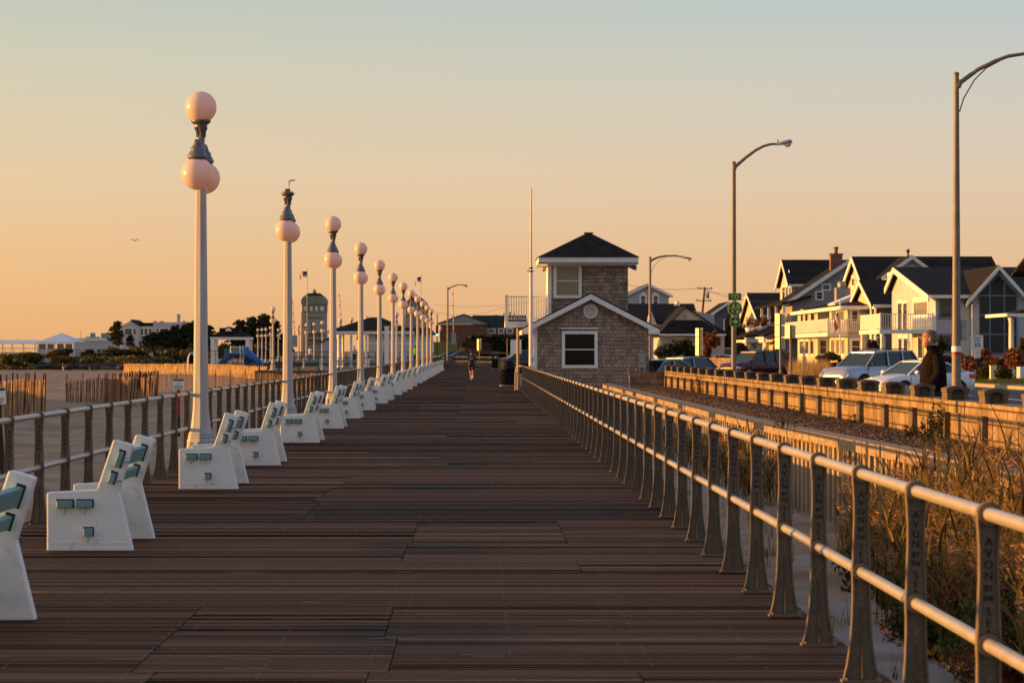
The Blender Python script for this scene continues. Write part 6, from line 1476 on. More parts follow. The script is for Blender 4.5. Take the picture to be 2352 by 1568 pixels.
def shelter():
    d = 262.0; t = thing('shelter', 'open shelter with a low wide dark roof on white posts behind the lamp row', 'shelter', (Xu(850,d), d, .1))
    x0, x1, ze = Xu(751,d), Xu(948,d), Zv(760,d); xr, zr = Xu(851,d+5), Zv(728.5,d+5); xr2 = Xu(875,d+5); y1 = d+10
    r = MB().add([(x0,d,ze),(x1,d,ze),(x1,y1,ze),(x0,y1,ze),(xr,d+5,zr),(xr2,d+5,zr)], [(0,1,5,4),(1,2,5),(2,3,4,5),(3,0,4),(3,2,1,0)]); r.build('roof', M['rooftile'], t, world=True)
    MB().box(x0+.05, x1-.05, d+.05, y1-.05, Zv(766.5,d), ze-.01).build('fascia', M['trim'], t, world=True)
    for u in (779, 788, 806.5, 841, 876, 912):
        y = d+(.6 if u != 788 else 8); w = .19 if u in (779,) else .11
        MB().lathe([(w*1.3,0),(w,.2),(w*.9,2.9),(w*1.3,3.05)], 10, (Xu(u,y),y,.1)).build('post', M['trim'], t, world=True)
    for u in (822, 866): MB().lathe([(.02,0),(.12,-.25),(.17,-.45),(.1,-.5)], 8, (Xu(u,d+3),d+3,ze-.3)).build('hanging_lamp', M['darksteel'], t, world=True)
    d = 330.0; t = thing('restroom_building', 'low building with a sunlit yellow end wall seen under the shelter roof', 'building', (Xu(880,d), d, .1))
    MB().box(Xu(846,d), Xu(990,d), d, d+14, -.5, Zv(768,d)).build('wall', M['sid_white2'], t, world=True); MB().prism(pz([(838,768),(862,752),(985,752),(1000,768)], d), d-.6, d+14.6, 'y').build('roof', M['roofblue'], t, world=True)
    MB().box(Xu(846,d)-.03, Xu(990,d), d-.04, d-.001, Zv(790,d), Zv(786.5,d)).build('band', M['trim'], t, world=True); 
    for u0, u1 in ((897,906),(922,931)): win_y(t, d, u0, u1, 772, 784, fw=.1)
    t = thing('grey_shed', 'grey blue-roofed shed with a sunlit gable left of the shelter', 'shed', (Xu(748,330), 330, .1)); d = 330.0
    MB().prism(pz([(740,830),(740,786),(757,776),(775,786),(775,830)], d), d, d+6, 'y').build('wall', M['sid_lav'], t, world=True); r = MB(); roof_y(r, d, d+6, Xu(739,d), Zv(786,d), Xu(757,d), Zv(776,d), Xu(776,d), Zv(786,d), .12, .2); r.build('roof', M['roofblue'], t, world=True)
M['roofblue'] = mat('blue_grey_roof', (.05,.06,.075), (.035,.042,.055), rough=.8, sc=2)
shelter()
def pylon():
    d = 214.0; t = thing('notice_post', 'tall square white notice post with a capped top among the lamp posts', 'post', (Xu(888.5,d), d, 0)); h = Zv(752,d)
    MB().box(-.17,.17,-.17,.17,-.9,h).build('shaft', M['white'], t); MB().box(-.22,.22,-.22,.22,h,h+.1).build('cap', M['white'], t); MB().box(.17,.185,-.12,.12,1.0,h-.5).build('notice', M['wood_orange'], t)
pylon()
def gates():
    for u, d, vt, vb, lean, label in ((677,395,683,770,.06,'raised striped barrier arm left of the green-topped tower'),(785,405,667,752,.07,'raised striped barrier arm right of the green-topped tower'),(1042,400,660,764,.015,'raised striped barrier arm beside the distant street light'),(960,420,720,770,.03,'thin barrier arm behind the lamp row')):
        t = thing('barrier_arm', label, 'barrier', (Xu(u,d), d, Zv(vb,d)), 0, 'raised bridge barriers'); h = (vb-vt)*d/F; m = MB(); n = 12
        for i in range(n): a, b = i/n, (i+1)/n; m.tube([(-lean*h*a,0,h*a),(-lean*h*b,0,h*b)], [.075-.045*a,.075-.045*b], 6, i % 2)
        for f in (.35,.6,.85): m.sphere((-lean*h*f-.12,0,h*f), .09, 8, 6, 0)
        m.build('arm', [M['red'], M['steelgrey']], t); MB().box(-.35,.35,-.3,.3,-1.6,.0).build('housing', M['steelgrey'], t)
gates()
def traffic_light():
    d = 330.0; t = thing('traffic_light', 'traffic light showing green at the far crossing', 'traffic light', (Xu(1004,d), d, 0)); z = lambda v: Zv(v,d)
    MB().box(-.16,.16,-.12,.12,z(773),z(747)).build('housing', M['signyellow2'], t); MB().tube([(.0,.2,-.5),(0,.2,z(720))], .07, 6).build('pole', M['darksteel'], t)
    MB().sphere((0,-.12,z(750.5)), .115, 10, 8).build('lamp', M['black'], t); MB().sphere((0,-.12,z(760)), .115, 10, 8).build('lamp', M['tail'], t); MB().sphere((0,-.12,z(769)), .125, 10, 8).build('lamp', M['greenlit'], t)
M['signyellow2'] = mat('housing_ochre', (.16,.09,.02), rough=.5); M['greenlit'] = mat('green_signal', (.05,.5,.35), em=(.1,1,.72), es=3.0)
traffic_light()
def brick_building():
    d = 600.0; t = thing('brick_building', 'low brick building with a wide grey gable at the far end of the road', 'building', (Xu(1065,d), d, 0))
    MB().prism(pz([(1012,812),(1012,745),(1120,745),(1120,812)], d), d, d+20, 'y').build('wall', M['brickfar'], t, world=True)
    MB().prism(pz([(1006,744),(1065,724),(1123,744.5)], d), d-.3, d+2, 'y').build('gable', M['gablegrey'], t, world=True)
    r = MB(); r.slab([V3(Xu(1065,d),d-.5,Zv(722.5,d)),V3(Xu(1124,d),d-.5,Zv(744,d)),V3(Xu(1124,d),d+20,Zv(744,d)),V3(Xu(1065,d),d+20,Zv(722.5,d))], -.2); r.slab([V3(Xu(1065,d),d-.5,Zv(722.5,d)),V3(Xu(1065,d),d+20,Zv(722.5,d)),V3(Xu(1005,d),d+20,Zv(744.5,d)),V3(Xu(1005,d),d-.5,Zv(744.5,d))], -.2)
    r.prism(pz([(1085,743),(1085,724),(1210,724),(1210,750),(1123,750)], d+4), d+4, d+22, 'y'); fin(r, 'roof', M['roofblue'], t)
    MB().box(Xu(1118,d), Xu(1215,d), d+3, d+18, 0, Zv(750,d)).build('side_wing', M['brickfar'], t, world=True)
    for a, c in ((1122,1136),(1146,1156),(1165,1176)): win_y(t, d+3, a, c, 756, 764, fw=.2)
    b = MB()
    for u, w, v in ((1160,6,718),(1172,4,715),(1182,3,716),(1140,10,722)): b.box(Xu(u-w/2,d), Xu(u+w/2,d), d+8, d+10, Zv(726,d), Zv(v,d))
    b.build('roof_unit', M['steelgrey'], t, world=True)
M['brickfar'] = mat('weathered_brick', (.17,.075,.05), (.12,.055,.04), rough=.9, sc=1.2); M['gablegrey'] = mat('grey_gable', (.26,.26,.26), rough=.8)
brick_building()
def far_middle():
    d = 420.0
    t = thing('mesh_screen', 'yellow-green construction mesh screen at the far crossing', 'screen', (Xu(1025,d), d, 0)); MB().box(Xu(996,d), Xu(1048,d), d, d+.1, -.2, Zv(785,d)).build('mesh', M['mesh'], t, world=True)
    b = MB(); [b.tube([(Xu(u,d),d-.06,-.3),(Xu(u,d),d-.06,Zv(783,d))], .05, 6) for u in (996,1013,1030,1048)]; b.build('frame', M['steelgrey'], t, world=True)
    rn = random.Random(40); t = thing('hedge', 'tall dark clipped hedge behind the far crossing', 'hedge', (Xu(1130,d), d+20, 0)); mb = MB(); dd = d+20
    for i in range(5200):
        u = rn.uniform(1062, 1212); top = 770+max(0,(1078-u))*.9+1.5*math.sin(u*.3); v = top+(812-top)*rn.random()**.8; p = W(u, v, dd+rn.uniform(-1.2,1.2)); s = rn.uniform(.15,.34)
        a = Vector((rn.gauss(0,1),rn.gauss(0,1),rn.gauss(0,1))).normalized(); b = a.cross(Vector((rn.gauss(0,1),rn.gauss(0,1),rn.gauss(0,1)))).normalized(); mb.add([p-a*s,p-b*s,p+a*s,p+b*s], [(0,1,2,3)], 0, False, rn.random()*.6)
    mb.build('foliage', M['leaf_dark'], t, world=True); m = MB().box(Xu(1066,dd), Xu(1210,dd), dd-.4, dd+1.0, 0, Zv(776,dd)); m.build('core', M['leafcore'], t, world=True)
    t = thing('picket_fence', 'rough sunlit pale fence on a sloping bank before the hedge', 'fence', (Xu(1085,405), 405, 0)); mb = MB(); d = 405.0
    for i in range(24):
        u = 1068+i*2.6; z0 = Zv(800+(u-1060)*.12,d); mb.box(Xu(u,d), Xu(u+1.2,d), d, d+.06, z0-.5, z0+rn.uniform(1.1,1.5))
    mb.build('slats', M['slat'], t, world=True); mb = MB().prism(pz([(1050,812),(1056,796),(1110,804),(1180,812)], d), d+.2, d+1.2, 'y'); mb.build('bank', M['wood_orange'], t, world=True)
    t = thing('street_name_sign', 'thin post with a blue street name sign and a white board, left of the hut', 'sign', (Xu(1165,260), 260, 0)); d = 260.0
    MB().tube([(0,0,-.3),(0,0,Zv(777,d))], .05, 6).build('post', M['wood_orange'], t); MB().box(-.38,.25,-.02,.02,Zv(782.5,d),Zv(779.5,d)).build('name_plate', M['flag_blue'], t); MB().box(.3,1.3,.1,.15,Zv(812,d),Zv(780,d)).build('board', M['signwhite'], t)
    t = thing('lamp_standard', 'thin black lamp standard beside the traffic light', 'lamp post', (Xu(1011,440), 440, 0)); d = 440.0
    MB().tube([(0,0,-.3),(0,0,Zv(760,d))], .1, 6).build('pole', M['darksteel'], t); MB().lathe([(.05,0),(.2,.15),(.22,.4),(.1,.7),(.02,.9)], 8, (0,0,Zv(760,d))).build('lantern', M['opal'], t)
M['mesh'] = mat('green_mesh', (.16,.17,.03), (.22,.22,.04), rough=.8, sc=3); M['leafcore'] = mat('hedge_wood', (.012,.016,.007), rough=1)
far_middle()
# side-on benches on the far boardwalk
for k, (u, d, z) in enumerate(((760,240,.1),(802,243,.1),(868,240,.1),(716,262,.1))):
    b = copy_tree(bench0); b.location = (Xu(u,d)-.8, d+.3, z); b.rotation_euler = (0,0,R(-90)); b['group'] = 'benches on the far boardwalk'
    b['label'] = ['teal-slatted bench seen from its front, between second and third lamp posts','teal-slatted bench seen from its front, between third and fourth lamp posts','teal-slatted bench on the far boardwalk near the white notice post','teal-slatted bench on the far boardwalk left of the third lamp post'][k]
# ------------------------------------------------------------------ bins
def bin_(u, d, label, s=1.0, lab=False):
    t = thing('litter_bin', label, 'bin', (Xu(u,d), d, .008), 0, 'dark litter bins'); t.scale = (s,s,s)
    MB().lathe([(.30,.05),(.33,.06),(.33,.10),(.29,.11),(.305,.40),(.31,.80)], 24).build('body', M['binblack'], t)
    MB().lathe([(.345,.79),(.355,.80),(.355,.86),(.33,.88),(.325,1.08),(.29,1.17),(.18,1.22),(.02,1.235)], 24).build('lid', M['binblack'], t)
    MB().lathe([(.40,.0),(.40,.045),(.32,.05)], 24).build('base', M['concrete'], t)
    m = MB()
    for i in range(24): a = 2*PI*i/24; m.beam((.306*math.cos(a),.306*math.sin(a),.14),(.316*math.cos(a),.316*math.sin(a),.76),.012,.03)
    m.build('ribs', M['binblack'], t)
    if lab: m = MB(); m.prism([(.15*math.cos(PI*i/10), .88+.17*math.sin(PI*i/10)) for i in range(11)], -.37, -.35, 'y'); m.build('emblem', M['flag_white'], t); MB().box(-.14,.14,-.38,-.371,.9,.95).build('emblem_stripe', M['flag_blue'], t)
M['binblack'] = mat('bin_plastic', (.007,.007,.010), (.011,.011,.014), rough=.6, sp=.15, sc=6)
bin_(1167, 134, 'black ribbed litter bin with domed lid, nearer one by the railing end', 1.0)
bin_(1138, 262, 'black litter bin with a small coloured emblem, farther one near the runner', 1.12, True)
# ------------------------------------------------------------------ right verge: shrubs, grasses, garden walls, trees
rg = random.Random(77)
def px_bush(name, label, cat, u, vt, vb, hw, d, m, n=1700, size=.15, group='garden shrubs before the houses', base=.45):
    r = hw*d/F; z0, z1 = Zv(vb,d), Zv(vt,d); return bush(name, label, cat, (Xu(u,d), d, z0), (r, r*.7, (z1-z0)*.56), n, size, M[m], rg, group, base, True, 9)
px_bush('shrub', 'rusty hydrangea shrub left of the speed limit sign', 'shrub', 2215, 812, 850, 34, 172, 'leaf_rust', 1400)
px_bush('shrub', 'rust-brown shrub between the speed limit sign and the utility box', 'shrub', 2243, 820, 856, 30, 168, 'leaf_rust', 1200, base=.3)
px_bush('shrub', 'rust-brown shrub right of the utility box, below the glass gable', 'shrub', 2300, 812, 854, 36, 171, 'leaf_rust', 1400, base=.4)
px_bush('shrub', 'rusty shrub right behind the speed limit sign', 'shrub', 2268, 804, 852, 40, 174, 'leaf_rust', 1400)
px_bush('shrub', 'bright orange shrub at the right edge of the picture', 'shrub', 2338, 794, 848, 44, 170, 'leaf_rust', 1600, base=.6)
px_bush('shrub', 'dark shrub under the glass gable', 'shrub', 2180, 808, 842, 36, 180, 'leaf_rust', 1200, base=.3)
px_bush('shrub', 'low olive shrub beside the white utility box', 'shrub', 2308, 838, 870, 26, 160, 'leaf_dune')
px_bush('shrub', 'low olive shrub at the foot of the speed limit sign', 'shrub', 2256, 838, 868, 22, 161, 'leaf_dune', base=.3)
px_bush('shrub', 'green shrub in front of the white house windows', 'shrub', 2159, 774, 830, 15, 186, 'leaf_dark', base=.6)
px_bush('shrub', 'small dark conifer beside the balcony columns', 'shrub', 2006, 782, 820, 14, 186, 'leaf_dark', base=.5)
px_bush('shrub', 'low green shrub before the stepped bays', 'shrub', 1905, 806, 838, 40, 205, 'leaf_green', base=.4)
px_bush('shrub', 'conifer behind the porch column at the right edge', 'shrub', 2350, 775, 830, 14, 176, 'leaf_dark', base=.5)
px_bush('shrub', 'broad dark shrubbery in front of the low pale house', 'shrub', 1535, 778, 830, 52, 245, 'leaf_dark', 2200, .3)
px_bush('shrub', 'dark low shrub right of the broad shrubbery', 'shrub', 1600, 793, 830, 36, 246, 'leaf_dark', 1400, .3)
px_bush('shrub', 'dark evergreen filling the gap behind the parkway signs', 'shrub', 1690, 725, 815, 34, 300, 'leaf_dark', 2200, .4)
px_bush('shrub', 'dark shrub under the columned porch', 'shrub', 1700, 785, 826, 26, 262, 'leaf_green', 900, .3)
def leafy_tree(u, vt, vb, hw, d, m, label):
    z0, z1 = Zv(vb,d), Zv(vt,d); h = z1-z0; r = hw*d/F; t = thing('tree', label, 'tree', (Xu(u,d), d, z0)); tr = MB().tube([(0,0,-.3),(.05,0,h*.35),(0,0,h*.6)], [.09,.07,.04], 7)
    for k in range(9):
        a = k*2.4; e = V3(r*.75*math.cos(a), r*.75*math.sin(a), h*rg.uniform(.55,.95)); tr.tube([(0,0,h*.3),(e.x*.4,e.y*.4,h*.5),e], [.05,.03,.01], 5)
    tr.build('trunk', M['bark'], t); crown(MB(), (0,0,h*.68), (r, r, h*.36), 1100, .2, rg, 12, base=.45).build('crown', M[m], t)
leafy_tree(1630, 757, 822, 22, 240, 'leaf_rust', 'thin autumn tree with rusty leaves right of the sunlit post signs')
leafy_tree(1625, 800, 838, 7, 200, 'leaf_rust', 'tiny round orange tree before the low sunlit wall')
def verge_extras():
    rnd = random.Random(6)
    for lab, u0, u1, d0, d1, z, n, h in (('tall golden ornamental grass between the maroon suv and silver suv',1812,1902,180,196,-.1,1500,1.35),('golden grass under the columned porch',1672,1778,232,246,.1,1300,1.2)):
        t = thing('ornamental_grass', lab, 'grass clump', (Xu((u0+u1)/2,d0), d0, 0), 0, 'golden garden grasses'); mb = MB()
        for i in range(n):
            d = rnd.uniform(d0,d1); p = V3(Xu(rnd.uniform(u0,u1),d), d, z); blade(mb, p, h*rnd.uniform(.6,1.1), .03, abs(rnd.gauss(.25,.2)), rnd.uniform(0,6.28), rnd, min(1,max(0,rnd.gauss(.6,.25))), 3)
        mb.build('blades', M['straw'], t, world=True)
    mb = MB()
    for i in range(9000):
        d = rnd.uniform(143,178); u = rnd.uniform(2130,2380); x = Xu(u,d)
        if x < 25.9: continue
        blade(mb, (x,d,.02), rnd.uniform(.06,.16), .03, rnd.uniform(.1,.8), rnd.uniform(0,6.28), rnd, rnd.random()*.8, 2)
    mb.build('verge_grass', M['leaf_green'], kind='stuff')
    d = 160.0; t = thing('utility_box', 'small pale utility box standing on the grass verge', 'utility box', (Xu(2281,d), d, .03)); MB().box(-.17,.17,-.2,.2,0,.78).build('cabinet', M['signpale'], t); MB().box(-.19,.19,-.22,.22,.78,.83).build('lid', M['signpale'], t)
    for k, (u, u1, v0, v1) in enumerate(((2272,2300,840,853),(2329,2375,842,856))):
        d = 166.0; t = thing('garden_wall', ['short white garden wall behind the utility box','short white garden wall at the right edge'][k], 'wall', (Xu(u,d), d, 0)); MB().obox((Xu((u+u1)/2,d),d,(Zv(v1,d)+Zv(v0,d))/2-.3), V3((u1-u)*d/F/2*.8,(u1-u)*d/F/2*1.1,0), V3(.1,-.08,0), V3(0,0,(Zv(v0,d)-Zv(v1,d))/2+.3)).build('wall', M['trim'], t, world=True)
    t = thing('garden_wall', 'low sunlit tan wall beside the road before the dark shrubs', 'wall', (Xu(1573,215), 215, 0)); a, b = V3(Xu(1560,222),222,0), V3(Xu(1690,192),192,0)
    MB().beam(a+V3(0,0,.5), b+V3(0,0,.5), .3, 1.25).build('wall', M['wallblock'], t, world=True); MB().beam(a+V3(0,0,1.15), b+V3(0,0,1.15), .4, .1).build('coping', M['wallblock'], t, world=True)
    t = thing('utility_pole', 'leaning wooden utility pole carrying a transformer can', 'utility pole', (Xu(1606,320), 320, 0)); d = 320.0; top = W(1618.7,660,d)-t.location; 
    MB().tube([(-.25,0,-.5),tuple(top)], [.17,.11], 8).build('pole', M['bark'], t); m = MB()
    for f in (.985,.83): p = top*f; m.beam(p-V3(.9,.6,0), p+V3(.9,.6,0), .1, .1); [m.sphere(p+V3(s*.8,s*.5,.12), .07, 6, 5) for s in (-1,0,1)]
    m.build('crossarm', M['bark'], t); c = W(1625.5,678,d)-t.location; m = MB().lathe([(.02,-.36),(.19,-.34),(.19,.3),(.14,.36),(.05,.38)], 12, tuple(c)); m.beam(c, (top.x*.86,0,c.z), .06, .06); m.build('transformer', M['steelgrey'], t)
    w = MB(); P0 = W(1611,661,320)
    for (u, v, d2, sag) in ((1400,645,320,.5),(1723,676,300,.4),(1800,690,260,.6)):
        q = W(u,v,d2); pts = [P0.lerp(q,i/12)-V3(0,0,sag*4*(i/12)*(1-i/12)) for i in range(13)]; w.tube(pts, .018, 4)
    for (a, b) in (((1000,700,480),(1445,650,330)),((985,712,480),(1170,700,420))):
        p, q = W(*a), W(*b); w.tube([p.lerp(q,i/12)-V3(0,0,1.2*4*(i/12)*(1-i/12)) for i in range(13)], .02, 4)
    tag(w.build('power_line', M['black']), 'thin power lines strung from the leaning utility pole', 'power line')
verge_extras()
def post_things():
    d = 87.0; z = lambda v: Zv(v,d); t = thing('pole_notice', 'white paper notice with a red stripe wrapped round the nearest street light', 'notice', (Xu(2196.6,d), d, z(812)), 0)
    MB().tube([(0,0,0),(0,0,z(795)-z(812))], .146, 20, caps=False).build('paper', M['signwhite'], t); MB().tube([(0,0,-.03),(0,0,.06)], .1475, 20, caps=False).build('red_stripe', M['red'], t)
    t = thing('pole_box', 'narrow grey box strapped to the side of the nearest street light', 'box', (Xu(2213,d), d-.02, z(781)), 0); MB().box(-.07,.07,-.08,.08,0,z(735)-z(781)).build('case', M['steelgrey'], t)
post_things()
# ------------------------------------------------------------------ gulls
def gull():
    d = 200.0; p = W(310,553,d); t = thing('gull', 'single gull gliding in the sky left of the first lamp post', 'bird', tuple(p)); mb = MB()
    mb.tube([(-.2,0,-.02),(-.08,0,0),(.1,0,0),(.2,0,.02)], [.01,.045,.045,.015], 8); mb.sphere((.2,0,.03), .028, 8, 6)
    for s in (-1, 1):
        a = [V3(.07,0,.03), V3(.02,s*.14,.13), V3(-.04,s*.34,.04)]; b = [V3(-.08,0,-.02), V3(-.10,s*.15,.07), V3(-.10,s*.34,.015)]
        mb.add(a+b, [(0,1,4,3),(1,2,5,4)])
    fixn(mb.build('body', M['bronze'], t)); t.rotation_euler = (0,0,R(100))
gull()
# ------------------------------------------------------------------ people
def remesh(mb, name, m, parent, vox=.012, smooth=4):
    o = mb.build(name, m, parent); md = o.modifiers.new('r', 'REMESH'); md.mode = 'VOXEL'; md.voxel_size = vox; md.use_smooth_shade = True
    s = o.modifiers.new('s', 'SMOOTH'); s.iterations = smooth; s.factor = .5
    bpy.context.view_layer.update(); me = bpy.data.meshes.new_from_object(o.evaluated_get(bpy.context.evaluated_depsgraph_get()))
    o.modifiers.clear(); o.data = me; me.materials.clear(); me.materials.append(m)
    me.polygons.foreach_set('use_smooth', [True]*len(me.polygons)); return o
def loft(mb, secs, n=20, pw=2.2):
    """rings (z, x_front, x_back, half_width) stacked upwards; x is forward"""
    vs = []
    for z, f, b, w in secs:
        cx, rx = (f+b)/2, (f-b)/2
        for j in range(n):
            a = 2*PI*j/n; c, s = math.cos(a), math.sin(a); vs.append((cx+rx*math.copysign(abs(c)**(2/pw), c), w*math.copysign(abs(s)**(2/pw), s), z))
    k = len(secs); mb.add(vs, [(i*n+j, i*n+(j+1) % n, (i+1)*n+(j+1) % n, (i+1)*n+j) for i in range(k-1) for j in range(n)], 0, True)
    mb.add(vs[:n], [tuple(range(n-1,-1,-1))]); mb.add(vs[-n:], [tuple(range(n))]); return mb
def head(mb, c, s=1.0):
    H = [(-.125,.07,-.04,.036),(-.108,.094,-.05,.052),(-.085,.100,-.065,.060),(-.06,.101,-.082,.066),(-.03,.102,-.093,.071),(0,.098,-.101,.075),(.03,.093,-.105,.077),(.055,.101,-.108,.078),(.085,.094,-.106,.077),(.108,.074,-.092,.068),(.124,.045,-.066,.050),(.132,.01,-.03,.02)]
    loft(mb, [(c[2]+z*s, c[0]+f*s, c[0]+b*s, w*s) for z, f, b, w in H], 24)
    mb.add([(c[0]+q[0]*s, c[1]+q[1]*s, c[2]+q[2]*s) for q in ((.088,-.014,.045),(.088,.014,.045),(.134,-.015,-.012),(.134,.015,-.012),(.142,0,-.004),(.090,-.024,-.026),(.090,.024,-.026))], [(0,1,3,4,2),(2,4,3,6,5),(0,2,5),(1,6,3),(0,5,6,1)])
    for q in (-1, 1): mb.sphere((c[0]-.012*s, c[1]+q*.080*s, c[2]+.002*s), .032*s, 10, 8, sc=(.75,.4,1.05))
    mb.tube([(c[0]+.097*s, c[1]-.02*s, c[2]-.058*s),(c[0]+.104*s, c[1], c[2]-.060*s),(c[0]+.097*s, c[1]+.02*s, c[2]-.058*s)], .007*s, 6)
    for q in (-1, 1): mb.tube([(c[0]+.088*s, c[1]+q*.055*s, c[2]+.048*s),(c[0]+.099*s, c[1]+q*.02*s, c[2]+.046*s)], .009*s, 6)
def hair(mb, c, s=1.0, e=1.05):
    H = [(-.06,-.055,-.092,.045),(-.03,-.03,-.100,.070),(0,-.03,-.108,.079),(.03,-.005,-.111,.081),(.055,.045,-.114,.082),(.085,.085,-.112,.081),(.108,.070,-.098,.072),(.126,.046,-.072,.054),(.137,.01,-.03,.02)]
    loft(mb, [(c[2]+z*s*e, c[0]+f*s, c[0]+b*s*e, w*s*e) for z, f, b, w in H], 20)
def hand(mb, p, d, s=1.0, side=1):
    """palm, four curled fingers and a thumb from the wrist p along d"""
    d = Vector(d).normalized(); a = d.cross(V3(0,1,0)).normalized() if abs(d.y) < .9 else V3(1,0,0); b = d.cross(a)
    p = Vector(p); mb.obox(p+d*.045*s, d*.045*s, b*.036*s, a*.013*s)
    for k, L in enumerate((.068,.076,.072,.056)):
        q = p+d*.088*s+b*(-.027+.018*k)*s; mb.tube([q, q+d*L*.45*s, q+d*L*.75*s+a*.018*s*side, q+d*L*.85*s+a*.035*s*side], [.0085*s,.008*s,.0075*s,.006*s], 6)
    q = p+d*.03*s-b*.034*s; mb.tube([q, q+d*.028*s-b*.018*s+a*.01*side*s, q+d*.055*s-b*.016*s+a*.02*side*s], [.010*s,.009*s,.007*s], 6)
def man():
    d = 43.6; t = thing('person', 'older man in a dark quilted jacket gazing seaward behind the block wall', 'person', (6.98, d, .15), PI)
    hc = (.045,0,1.675); b = MB(); head(b, hc); b.tube([(-.03,0,1.42),(-.005,0,1.56),(.02,0,1.62)], [.07,.062,.06], 12)
    b.tube([(-.02,0,.9),(-.02,0,1.15),(-.03,0,1.42)], [.12,.13,.12], 12); b.sphere((-.03,0,1.42), .13, 12, 8, sc=(.8,1.5,.5))
    for s in (-1, 1):
        b.tube([(-.03,s*.17,1.42),(-.05,s*.235,1.14),(.09,s*.19,.985)], [.05,.042,.032], 10); hand(b, (.09,s*.19,.985), (.8,-s*.3,-.35), 1, s)
        b.tube([(-.02,s*.09,.95),(.0,s*.1,.5),(-.02,s*.1,.08)], [.085,.06,.045], 10); b.tube([(-.07,s*.1,.05),(.06,s*.1,.045),(.17,s*.11,.035)], [.04,.045,.03], 8)
    remesh(b, 'body', M['skin'], t, .0085, 3)
    h = MB(); hair(h, hc, 1.02, 1.07); remesh(h, 'hair', M['hair_grey'], t, .008, 3)
    j = MB(); loft(j, [(.89,.185,-.205,.235),(.92,.195,-.220,.245),(1.02,.19,-.222,.245),(1.12,.18,-.218,.24),(1.22,.17,-.208,.235),(1.32,.155,-.195,.235),(1.40,.125,-.18,.225),(1.455,.09,-.155,.18),(1.49,.075,-.12,.12),(1.52,.085,-.105,.095),(1.565,.10,-.085,.088),(1.585,.098,-.08,.084)], 26)
    for s in (-1, 1):
        j.tube([(-.045,s*.17,1.43),(-.06,s*.235,1.32),(-.07,s*.275,1.14),(.03,s*.26,1.02),(.13,s*.22,.955)], [.075,.085,.085,.078,.066], 12)
        for k in range(9): z = .96+k*.052
    jo = remesh(j, 'jacket', M['jacket'], t, .011, 4)
    q = MB()
    for k in range(11):
        z = .955+k*.044; f, bk, w = np.interp(z, [.9,1.02,1.22,1.40], [.185,.19,.17,.125]), np.interp(z, [.9,1.02,1.22,1.40], [-.205,-.222,-.208,-.18]), np.interp(z, [.9,1.02,1.22,1.40], [.235,.245,.235,.225])
        cx, rx = (f+bk)/2, (f-bk)/2; q.tube([(cx+(rx+.002)*math.copysign(abs(math.cos(a))**.91, math.cos(a)), (w+.002)*math.copysign(abs(math.sin(a))**.91, math.sin(a)), z) for a in [2*PI*i/24 for i in range(25)]], .004, 5, caps=False)
    q.build('quilting', M['jacket'], jo)
    p = MB()
    for s in (-1, 1): p.tube([(-.02,s*.085,.97),(-.01,s*.1,.75),(.005,s*.105,.5),(-.02,s*.105,.10)], [.125,.11,.088,.075], 12)
    remesh(p, 'trousers', M['trouser'], t, .014, 3)
    for s in (-1, 1): MB().tube([(-.08,s*.105,.05),(.04,s*.105,.055),(.18,s*.115,.035)], [.048,.055,.034], 8).build('shoe', M['black'], t)
man()
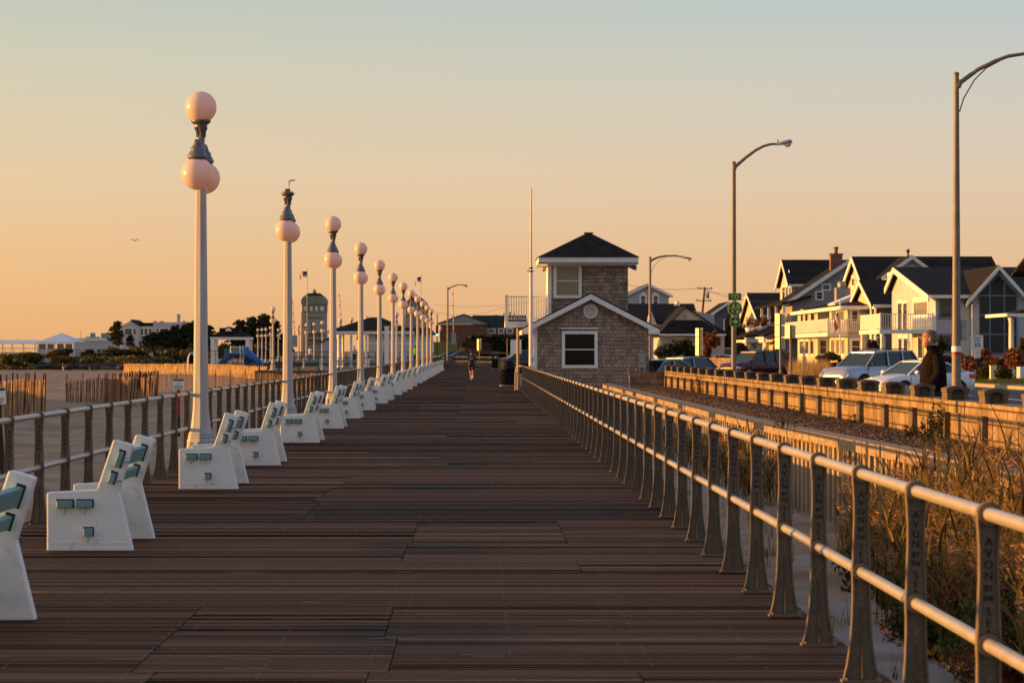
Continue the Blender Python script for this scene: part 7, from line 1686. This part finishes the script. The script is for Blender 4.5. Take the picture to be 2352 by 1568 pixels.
def figure(name, label, loc, rz, top, legs, shoes, hairm, pose='stand', s=1.0, group=None, longsleeve=True):
    t = thing(name, label, 'person', loc, rz, group); t.scale = (s,s,s); b = MB(); head(b, (.02,0,1.60)); b.tube([(-.01,0,1.38),(0,0,1.5)], [.06,.055], 10)
    b.tube([(0,0,.90),(0,0,1.1),(-.01,0,1.40)], [.115,.105,.12], 12)
    run = pose == 'run'
    arms = {-1: [(-.01,-.17,1.38),(-.10,-.26,1.16),(.10,-.22,1.05)], 1: [(-.01,.17,1.38),(-.04,.25,1.15),(.17,.15,1.13)]} if run else {k: [(-.01,k*.17,1.38),(-.03,k*.22,1.12),(.03,k*.23,.88)] for k in (-1,1)}
    leg = {-1: [(0,-.085,.92),(-.02,-.08,.52),(-.30,-.06,.28)], 1: [(0,.085,.92),(.06,.06,.50),(.0,.03,.08)]} if run else {k: [(0,k*.085,.92),(.01,k*.09,.5),(-.01,k*.09,.08)] for k in (-1,1)}
    for k in (-1, 1):
        b.tube(arms[k], [.05,.042,.03], 8); hand(b, arms[k][2], Vector(arms[k][2])-Vector(arms[k][1]), 1, k); b.tube(leg[k], [.085,.058,.04], 10)
    remesh(b, 'body', M['skin'], t, .014, 3)
    h = MB(); hair(h, (.02,0,1.60), 1, 1.06); (h.sphere((-.11,0,1.66), .045, 10, 8) if run else None); h.build('hair', M[hairm], t)
    c = MB(); loft(c, [(.86,.13,-.14,.175),(.95,.13,-.135,.17),(1.08,.125,-.125,.16),(1.25,.135,-.13,.185),(1.38,.11,-.12,.19),(1.44,.07,-.085,.11),(1.47,.06,-.07,.075)], 18)
    for k in (-1, 1):
        a = arms[k]; e = a[2] if longsleeve else a[1]; c.tube([a[0], a[1], Vector(a[1]).lerp(Vector(a[2]), .85)] if longsleeve else [a[0], Vector(a[0]).lerp(Vector(a[1]), .6)], [.07,.058,.046][:3 if longsleeve else 2], 10)
    sh = remesh(c, 'shirt', M[top], t, .014, 3)
    if run:
        m = MB(); v, f = text_geo('A-NEW', .085, .001); m.add([(-.139-p[2], -p[0], 1.26+p[1]) for p in v], f); m.add([(-.141,-.12,1.205),(-.141,.12,1.205),(-.141,.12,1.19),(-.141,-.12,1.19)], [(0,1,2,3)]); m.build('shirt_print', M['flag_white'], sh)
    c = MB()
    for k in (-1, 1):
        l = [Vector(q) for q in leg[k]]; c.tube([l[0]+V3(0,0,.03), l[0].lerp(l[1], .82)] if run else [l[0]+V3(0,0,.03), l[1], l[1].lerp(l[2],.92)], [.115,.105] if run else [.11,.085,.07], 12)
    remesh(c, 'shorts' if run else 'trousers', M[legs], t, .016, 3)
    for k in (-1, 1):
        l = Vector(leg[k][2]); dn = V3(.1,0,-.02) if not (run and k == -1) else V3(-.02,0,-.11)
        MB().tube([l-dn*.5+V3(0,0,-.02), l+dn*.6+V3(0,0,-.02), l+dn*1.5+V3(0,0,-.03)], [.045,.05,.03], 8).build('shoe', M[shoes], t)
    return t
M['hivis'] = mat('bright_green_top', (.06,.55,.03), rough=.8); M['tee'] = mat('pale_top', (.55,.50,.50), rough=.8); M['olive'] = mat('brown_coat', (.10,.045,.02), rough=.9); M['palepants'] = mat('pale_trousers', (.45,.40,.36), rough=.9)
figure('person', 'jogger in a navy top and black shorts running away along the boardwalk', (Xu(1083,163), 163, .008), PI/2, 'navy', 'black', 'shoe', 'hair_dark', 'run', .99)
figure('person', 'person in a black top and pale trousers standing on the beach near the rocks', (Xu(145,540), 540, -2.12), 1.0, 'black', 'palepants', 'black', 'hair_dark')
figure('person', 'person in a brown coat standing on the beach near the rocks', (Xu(162,540), 540, -2.1), 2.0, 'olive', 'trouser', 'black', 'hair_dark')
figure('person', 'distant person in a bright green top behind the lamp posts', (Xu(954,300.3), 300.3, .5), 1.2, 'hivis', 'trouser', 'black', 'hair_dark')
figure('person', 'distant person in a pale top under the shelter roof', (Xu(814,310), 310, .5), 4.4, 'tee', 'trouser', 'black', 'hair_dark')
figure('person', 'distant person in a pale top in front of the grey shed', (Xu(712,325), 325, .5), 4.0, 'tee', 'flag_blue', 'black', 'hair_dark')
